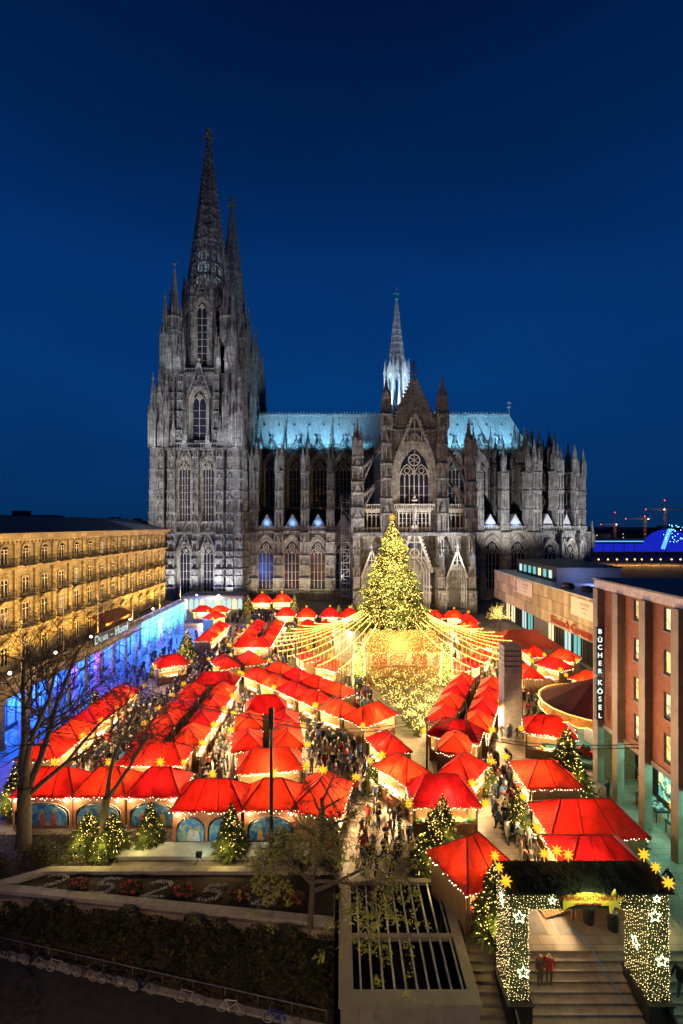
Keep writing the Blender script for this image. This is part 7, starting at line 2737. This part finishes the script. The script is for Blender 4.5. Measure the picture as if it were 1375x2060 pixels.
BP = bike_parts()
frm = [BP['frame'].mesh('frame', plain('bike_paint_%s' % n_, c_, .35)) for n_, c_ in (('black', (.02, .02, .022)), ('silver', (.45, .45, .48)), ('blue', (.03, .06, .55)), ('white', (.7, .7, .68)), ('brown', (.18, .08, .04)))]
bl = [('black', 0), ('black', 0), ('silver', 1), ('brown', 4), ('black', 0), ('black', 0), ('silver', 1), ('white', 3), ('blue', 2)]
for i, (pxc, cn) in enumerate(zip((14, 68, 122, 172, 225, 287, 384, 464, 560), bl)):
    x = (pxc - CXP) * (26.6 - 0) / FOC
    for it in range(6):
        y = 24.02 - (x + .4) * .2125 + .05
        x = (pxc - CXP) * y / FOC
    t = thing('bicycle', '%s parked bicycle below the hedge, %s from the left' % (cn[0], ['first', 'second', 'third', 'fourth', 'fifth', 'sixth', 'seventh', 'eighth', 'ninth'][i]), 'bicycle', (x, y - .15, ZS + .0), pi - .209 + RND.uniform(-.12, .12) + (pi if i % 2 else 0), group='bicycles parked along the hedge')
    t.rotation_euler[0] = RND.uniform(.05, .14) * (1 if i % 2 else -1)
    for nm in ('saddle', 'handlebar', 'mudguard'):
        put(nm, BP[nm], t, local=True)
    put('frame', frm[cn[1]], t, local=True)
    for wx in (-.52, .58):
        wv = put('wheel', BP['rim'], t, (wx, 0, .34), local=True); put('tyre', BP['tyre'], wv, local=True)
rail = thing('bike_rail', 'low steel rail behind the parked bicycles', 'rail', (-10, 26.6, ZS))
for k in range(14):
    x0 = -.8 - k * 1.9
    y0 = 24.5 - (x0 + .4) * .2125
    q = MB(); q.tube((x0, y0, ZS), (x0, y0, ZS + .75), .03, n=5); q.build('post', M['steel'], rail)
    q = MB(); q.tube((x0, y0, ZS + .72), (x0 - 1.9, y0 + 1.9 * .2125, ZS + .72), .025, n=5); q.build('bar', M['steel'], rail)
# ================================================================== people
def body_mesh(pose, level):
    """one continuous clothed figure grown from a skeleton; facing -y, 1.72 m tall"""
    me = bpy.data.meshes.new('figure_skeleton')
    W_ = 1 if pose == 'walk' else 0
    V = [((0, 0, .95), .155), ((0, .005, 1.15), .15), ((0, .01, 1.35), .165), ((0, 0, 1.485), .065), ((0, -.012, 1.565), .082), ((0, -.002, 1.655), .088)]
    E = [(0, 1), (1, 2), (2, 3), (3, 4), (4, 5)]

    def chain(start, pts):
        p = start
        for c_ in pts:
            V.append(c_); E.append((p, len(V) - 1)); p = len(V) - 1
    for s_ in (-1, 1):
        sw = s_ * .16 * W_
        if pose == 'phone':
            arm = [((.185 * s_, .005, 1.41), .075), ((.25 * s_, -.04, 1.16), .06), ((.13 * s_, -.27, 1.22), .045), ((.09 * s_, -.34, 1.29), .04)]
        elif pose == 'talk' and s_ > 0:
            arm = [((.185 * s_, .005, 1.41), .075), ((.27 * s_, -.02, 1.15), .06), ((.26 * s_, -.24, 1.08), .045), ((.25 * s_, -.32, 1.10), .04)]
        else:
            arm = [((.185 * s_, .005, 1.41), .075), ((.235 * s_, .02 + sw * .8, 1.14), .06), ((.235 * s_, -.05 + sw * 1.4, .92), .045), ((.23 * s_, -.08 + sw * 1.5, .83), .04)]
        chain(2, arm)
        leg = [((.092 * s_, 0, .86), .105), ((.10 * s_, -.03 - sw, .49), .072), ((.10 * s_, .02 - sw * 1.6, .09), .05), ((.105 * s_, -.13 - sw * 1.6, .045), .042)]
        chain(0, leg)
    me.from_pydata([v[0] for v in V], E, [])
    o = bpy.data.objects.new('figure_skeleton', me)
    COL.objects.link(o)
    md = o.modifiers.new('skin', 'SKIN')
    md.use_smooth_shade = True
    for i, v in enumerate(V):
        sv = me.skin_vertices[0].data[i]
        sv.radius = (v[1], v[1] * (.72 if 0 < i < 3 else 1.0))
        sv.use_root = (i == 0)
    if level:
        sb = o.modifiers.new('smooth', 'SUBSURF'); sb.levels = level; sb.render_levels = level
    dg = bpy.context.evaluated_depsgraph_get()
    dg.update()
    out = bpy.data.meshes.new_from_object(o.evaluated_get(dg))
    bpy.data.objects.remove(o)
    hands = [v[0] for v in V if v[1] == .04]
    idx = []
    for p in out.polygons:
        c_ = p.center
        if min((c_ - Vector(h)).length for h in hands) < .07:
            m = 2
        elif c_.z > 1.53:
            m = 2 if (c_.y < -.025 and c_.z < 1.665) else 3
        elif c_.z > 1.475:
            m = 3
        elif c_.z < .10:
            m = 4
        elif c_.z < .74:
            m = 1
        else:
            m = 0
        idx.append(m)
    # a nose, so that the face reads from the side
    out.materials.clear()
    for k in range(5):
        out.materials.append(None)
    out.polygons.foreach_set('material_index', idx)
    out.polygons.foreach_set('use_smooth', [True] * len(idx))
    out.name = 'person'
    return out


BODY = {p: body_mesh(p, 1) for p in ('stand', 'walk', 'phone', 'talk')}
BODY_LOW = {p: body_mesh(p, 0) for p in ('stand', 'walk')}
COATS = [('black', (.012, .012, .014)), ('navy', (.015, .02, .05)), ('grey', (.12, .12, .125)), ('brown', (.09, .05, .03)), ('red', (.35, .03, .025)), ('beige', (.36, .28, .19)), ('green', (.03, .07, .04)), ('blue', (.05, .12, .30)), ('white', (.55, .54, .52)), ('mustard', (.40, .24, .03))]
HATS = [('dark hair', (.03, .02, .015)), ('fair hair', (.30, .20, .09)), ('white hat', (.6, .58, .55)), ('red cap', (.40, .04, .03)), ('black hat', (.01, .01, .01)), ('grey hat', (.2, .2, .2))]
CM = [plain('coat_' + n_, c_, .8, vary=.2, scale=6) for n_, c_ in COATS]
HM = [plain('head_%d' % i, c_, .8, vary=.2, scale=9) for i, (n_, c_) in enumerate(HATS)]
TM = [plain('trousers_%d' % i, c_, .8, vary=.2) for i, c_ in enumerate(((.015, .016, .02), (.03, .04, .08), (.08, .07, .06)))]
SKIN = plain('skin', (.50, .32, .24), .6, vary=.08)
SHOE = plain('shoes', (.02, .016, .013), .5)


def free(x, y, pad=.25):
    for X, Y, a, w2, d2 in FOOT:
        dx, dy = x - X, y - Y
        u, v = dx * cos(a) + dy * sin(a), -dx * sin(a) + dy * cos(a)
        if abs(u) < w2 + pad and abs(v) < d2 + pad:
            return False
    return True


people_at = []
used = set()


def person(place, x, y, z, rz, pose, coat, hat, extra=''):
    verb = {'stand': 'standing', 'walk': 'walking', 'phone': 'with phone', 'talk': 'talking'}[pose]
    label = 'person in %s coat, %s, %s %s' % (COATS[coat][0], HATS[hat][0], verb, place)
    if label in used:
        return None
    used.add(label)
    o = bpy.data.objects.new('person', BODY[pose])
    COL.objects.link(o)
    o.location = (x, y, z); o.rotation_euler = (0, 0, rz)
    s_ = RND.uniform(.94, 1.06)
    o.scale = (s_ * 1.05, s_ * 1.05, s_)
    for sl, m_ in zip(o.material_slots, (CM[coat], TM[RND.randrange(3)], SKIN, HM[hat], SHOE)):
        sl.link = 'OBJECT'; sl.material = m_
    tag(o, label, 'person', 'visitors ' + place)
    people_at.append((x, y))
    return o


PW = random.Random(99)
zones = [('in the alley before the five stall ring', 1.2, 5.6, 31.6, 38.5, 24, 0), ('in the yellow lit alley', 12.4, 14.6, 31.5, 46, 36, 0),
         ('between double row and short block', -13.1, -11.2, 39.8, 60, 44, 0), ('between short block and diagonal row', -3.4, 2.0, 40, 50, 30, 0),
         ('around the stone column', 16.0, 22.5, 51, 61, 34, 0), ('along the hotel stalls', -25.6, -21.0, 42, 62, 60, 0), ('behind the painted stalls', -22, -9, 39.9, 41.0, 16, 0),
         ('below the carousel', 15.6, 20.5, 42.5, 46.5, 8, 0), ('under the brick building', 21.2, 23.6, 30, 42, 4, 0)]
for pl, x0, x1, y0, y1, n, _ in zones:
    k = tries = 0
    while k < n and tries < 900:
        tries += 1
        x, y = PW.uniform(x0, x1), PW.uniform(y0, y1)
        if not free(x, y) or any((x - a) ** 2 + (y - b_) ** 2 < .42 for a, b_ in people_at):
            continue
        pose = PW.choice(('walk', 'walk', 'stand', 'talk', 'phone'))
        if person(pl, x, y, 0, PW.uniform(0, 2 * pi), pose, min(9, int(abs(PW.gauss(0, 3.2)))), PW.randrange(6)):
            k += 1
person('left of the pair under the gate', 10.55, 24.55, -.45, .3, 'stand', 3, 3)
person('right of the pair under the gate', 11.05, 24.6, -.45, -.4, 'talk', 4, 2)
person('beside the right gate leg', 17.7, 24.2, -.6, -1.2, 'walk', 0, 4)
person('at the light well', 5.0, 30.95, .0, pi, 'phone', 1, 0)
person('beside the brick building pillar', 22.0, 34.4, 0, 1.0, 'stand', 0, 2)


def crowd(label, x0, x1, y0, y1, n, seed):
    rr = random.Random(seed)
    b = MB()
    mats = [CM[0], CM[1], CM[2], CM[3], CM[4], CM[6], CM[7], SKIN, HM[0], HM[2], TM[0]]
    src = {k: ([tuple(v.co) for v in m_.vertices], [list(p.vertices) for p in m_.polygons], [p.material_index for p in m_.polygons]) for k, m_ in BODY_LOW.items()}
    c_ = tries = 0
    pts = []
    while c_ < n and tries < n * 20:
        tries += 1
        x, y = rr.uniform(x0, x1), rr.uniform(y0, y1)
        if not free(x, y, .1) or any((x - a) ** 2 + (y - q) ** 2 < .2 for a, q in pts) or any((x - a) ** 2 + (y - q) ** 2 < .25 for a, q in people_at):
            continue
        pts.append((x, y))
        vs, fs, mi = src[rr.choice(('stand', 'walk'))]
        a, s_ = rr.uniform(0, 2 * pi), rr.uniform(.93, 1.06)
        ca, sa = cos(a) * s_, sin(a) * s_
        base = len(b.v)
        b.v.extend([(x + v[0] * ca - v[1] * sa, y + v[0] * sa + v[1] * ca, v[2] * s_) for v in vs])
        mm = {0: rr.randrange(7), 1: 10, 2: 7, 3: rr.choice((8, 9)), 4: 10}
        for f, m_ in zip(fs, mi):
            b.f.append([base + i for i in f]); b.mi.append(mm[m_])
        c_ += 1
    o = b.build('crowd', mats)
    o['kind'] = 'stuff'; o['label'] = label
    return o


crowd('dense crowd of visitors in the alley between hotel and far left block', -24.5, -19.8, 62, 104, 130, 1)
crowd('dense crowd of visitors between the two far blocks before the nave', -12.2, -8.8, 70, 106, 80, 2)
crowd('crowd of visitors under the light canopy beside the stage', -3, 4, 60, 70, 40, 3)
crowd('crowd of visitors right of the stage', 18, 30, 62, 82, 60, 4)
crowd('crowd of visitors at the round pavilions by the nave', -28, -8, 112, 125, 90, 5)
crowd('crowd of visitors around the short block and diagonal row', -4, 4, 50, 60, 40, 7)
crowd('dark crowd of visitors along the hotel arcade', -34, -29.5, 48, 100, 60, 6)
crowd('tightly packed visitors in the alley along the hotel stalls', -25.4, -21.2, 42, 62, 60, 8)
crowd('tightly packed visitors between double row and short block', -13.2, -11.0, 40, 80, 60, 9)
crowd('tightly packed visitors around the stone column', 15, 26, 51, 66, 50, 10)
crowd('tightly packed visitors between short block and ring', -3.4, 3.0, 40, 52, 36, 11)
crowd('tightly packed visitors in the yellow lit alley', 12.4, 15.5, 33, 48, 24, 12)
# ================================================================== far city
M['far_dark'] = plain('far_facade', (.05, .05, .06), .9, vary=.3, scale=.02)
M['far_blue'] = glow('blue_lit_hall', (.01, .02, .55), .9)
M['far_cyan'] = glow('cyan_lit_strip', (.10, .40, 1.0), 1.6)
M['street_orange'] = glow('sodium_lamp', (1.0, .45, .08), 10.0)
M['tiny_window'] = glow('distant_window', (1.0, .70, .35), 1.2)


def block(label, px0, px1, ytop, Y, depth=30, zb=-3.4, lit=0, cat='building'):
    X0, X1 = (px0 - CXP) * Y / FOC, (px1 - CXP) * Y / FOC
    zt = CAM_H - (ytop - HOR) * Y / FOC
    t = thing('distant_building', label, cat, ((X0 + X1) / 2, Y, zb), group='far skyline')
    q = MB(); q.box(X0, X1, Y, Y + depth, zb, zt); q.build('wall', M['far_dark'], t)
    q = MB(); q.box(X0 + (X1 - X0) * .2, X0 + (X1 - X0) * .45, Y + 4, Y + 14, zt, zt + 3); q.build('roof_house', M['far_dark'], t)
    for k in range(lit):
        q = MB(); x = RND.uniform(X0, X1 - 2); z = RND.uniform(max(zb, zt - 14), zt - 2)
        q.box(x, x + 1.2, Y - .2, Y - .05, z, z + .9); q.build('window', M['tiny_window'], t)
    return t


sky_l = [(0, 75, 1036, 300), (70, 118, 1044, 320), (112, 168, 1050, 350), (168, 215, 1049, 420), (205, 262, 1046, 480), (255, 300, 1048, 520)]
for i, (a, b_, t_, Y) in enumerate(sky_l):
    block('dark flat roofed block on the skyline above the hotel, %s from the left edge' % ORD[i], a, b_, t_, Y, lit=2)
sky_r = [(1185, 1230, 1074, 520), (1225, 1280, 1066, 560), (1275, 1330, 1070, 600), (1325, 1380, 1062, 640)]
for i, (a, b_, t_, Y) in enumerate(sky_r):
    block('dark block on the skyline behind the blue hall, %s from the cathedral' % ORD[i], a, b_, t_, Y, lit=5)
# blue lit hall beyond the river
Y = 400
X = lambda px, Y: (px - CXP) * Y / FOC
Zp = lambda py, Y: CAM_H - (py - HOR) * Y / FOC
hl = thing('blue_hall', 'long low hall glowing deep blue beyond the museum', 'hall', (X(1280, Y), Y, -3))
q = MB(); q.box(X(1192, Y), X(1380, Y), Y, Y + 40, -3.4, Zp(1086, Y)); q.build('wall', M['far_dark'], hl)
for k in range(9):
    q = MB(); x0 = X(1194 + k * 21, Y); q.box(x0, x0 + 8.2, Y - .5, Y - .1, Zp(1110, Y), Zp(1094, Y)); q.build('lit_panel', M['far_blue'], hl)
q = MB(); q.box(X(1192, Y), X(1380, Y), Y - .6, Y - .2, Zp(1090, Y), Zp(1088, Y)); q.build('roof_strip', M['far_cyan'], hl)
Y = 370
dm = thing('blue_dome', 'round tent dome glowing electric blue at the right edge', 'dome', (X(1365, Y), Y, -3))
q = MB()
prof = [(18 * cos(t * pi / 16), 18 * sin(t * pi / 16) * .95) for t in range(9)]
q.lathe(prof, 0, 0, 20); q.v = [(v[0] + X(1372, Y), v[1] + Y + 16, v[2] + Zp(1108, Y)) for v in q.v]
q.build('canopy', M['far_blue'], dm)
q = MB()
q.beam((X(1331, Y), Y - 2, Zp(1104, Y)), (X(1345, Y), Y - 2, Zp(1064, Y)), 3.4, 1.0); q.build('lit_fin', M['far_cyan'], dm)
q = MB()
for k in range(40):
    q.bulb((X(RND.uniform(1330, 1378), Y), Y - 3, Zp(RND.uniform(1056, 1090), Y)), .35)
q.build('sparkle_lights', M['led_ice'], dm, kind='stuff')
# road with sodium lamps
Y = 300
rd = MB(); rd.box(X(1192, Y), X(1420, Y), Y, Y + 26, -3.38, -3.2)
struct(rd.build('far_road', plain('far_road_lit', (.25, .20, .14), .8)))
for i, px in enumerate((1205, 1224, 1242, 1262, 1278, 1292, 1312, 1330, 1352, 1370)):
    t = thing('street_lamp', 'orange street lamp on the far road, %s from the cathedral' % (ORD + ['eighth', 'ninth', 'tenth'])[i], 'street lamp', (X(px, Y), Y, -3.2), group='street lamps on the far road')
    q = MB(); q.tube((0, 0, 0), (0, 0, 4.2), .12, .08, 5); q.build('pole', M['iron'], t, local=True)
    q = MB(); q.lathe([(0, 4.1), (.45, 4.3), (.45, 4.6), (0, 4.9)], n=6); q.build('lamp_head', M['street_orange'], t, local=True)
for k in range(5):
    lamp('POINT', 'road_glow', (X(1215 + 38 * k, Y), Y + 6, 2.5), 5000, (1.0, .5, .12), .5)
# cranes
M['crane'] = plain('crane_orange', (.35, .16, .08), .6)
M['warn'] = glow('crane_warning', (1.0, .05, .03), 6.0)
M['crane_lamp'] = glow('crane_lamp', (.85, 1.0, .95), 7.0)


def crane(label, px, ybase, ytop, ycab, jib0, jib1, Y, lamp_px):
    t = thing('tower_crane', label, 'crane', (X(px, Y), Y, -3.4), group='tower cranes')
    x, zt, zc = X(px, Y), Zp(ytop, Y), Zp(ycab, Y)
    q = MB()
    for dx in (-.8, .8):
        for dy in (-.8, .8):
            q.beam((x + dx, Y + dy, -3.4), (x + dx, Y + dy, zc), .28)
    n = int((zc + 3.4) / 2.2)
    for k in range(n):
        z0, z1 = -3.4 + 2.2 * k, -3.4 + 2.2 * (k + 1)
        q.beam((x - .8, Y - .8, z0), (x + .8, Y - .8, z1), .18); q.beam((x + .8, Y + .8, z0), (x - .8, Y + .8, z1), .18)
    q.beam((x, Y, zc), (x, Y, zt), .7)
    q.build('tower', M['crane'], t)
    q = MB()
    for dz in (0, 1.3):
        q.beam((X(jib0, Y), Y, zc + dz), (X(jib1, Y), Y, zc + dz), .3)
    L_ = X(jib1, Y) - X(jib0, Y)
    n = int(abs(L_) / 1.6)
    for k in range(n):
        x0, x1 = X(jib0, Y) + L_ * k / n, X(jib0, Y) + L_ * (k + 1) / n
        q.beam((x0, Y, zc), (x1, Y, zc + 1.3), .16)
    q.beam((x, Y, zt), (X(jib0, Y) * .4 + x * .6, Y, zc + 1.3), .12); q.beam((x, Y, zt), (X(jib1, Y) * .4 + x * .6, Y, zc + 1.3), .12)
    q.build('jib', M['crane'], t)
    q = MB(); q.box(x - 1.2, x + 1.2, Y - 1.4, Y + 1.2, zc - 2.6, zc); q.build('cab', M['crane'], t)
    q = MB(); q.bulb((x, Y, zt + .6), .7); q.build('warning_light', M['warn'], t)
    q = MB(); q.bulb((X(jib0, Y), Y, zc + .6), .6); q.build('warning_light', M['warn'], t)
    q = MB(); q.bulb((X(lamp_px, Y), Y - 1, zc + .4), .7); q.build('work_light', M['crane_lamp'], t)
    lamp('POINT', 'work_glow', (x - 3, Y - 10, zc - 4), 1800, (1.0, .8, .6), .6, t)


crane('tall orange tower crane with red warning lights beside the blue dome', 1338, 1090, 1008, 1026, 1300, 1380, 430, 1336)
crane('lower orange tower crane with short jib beyond the blue hall', 1298, 1080, 1040, 1045, 1260, 1314, 460, 1304)
crane('faint dark crane nearest the cathedral on the horizon', 1238, 1080, 1032, 1056, 1210, 1290, 520, 1240)
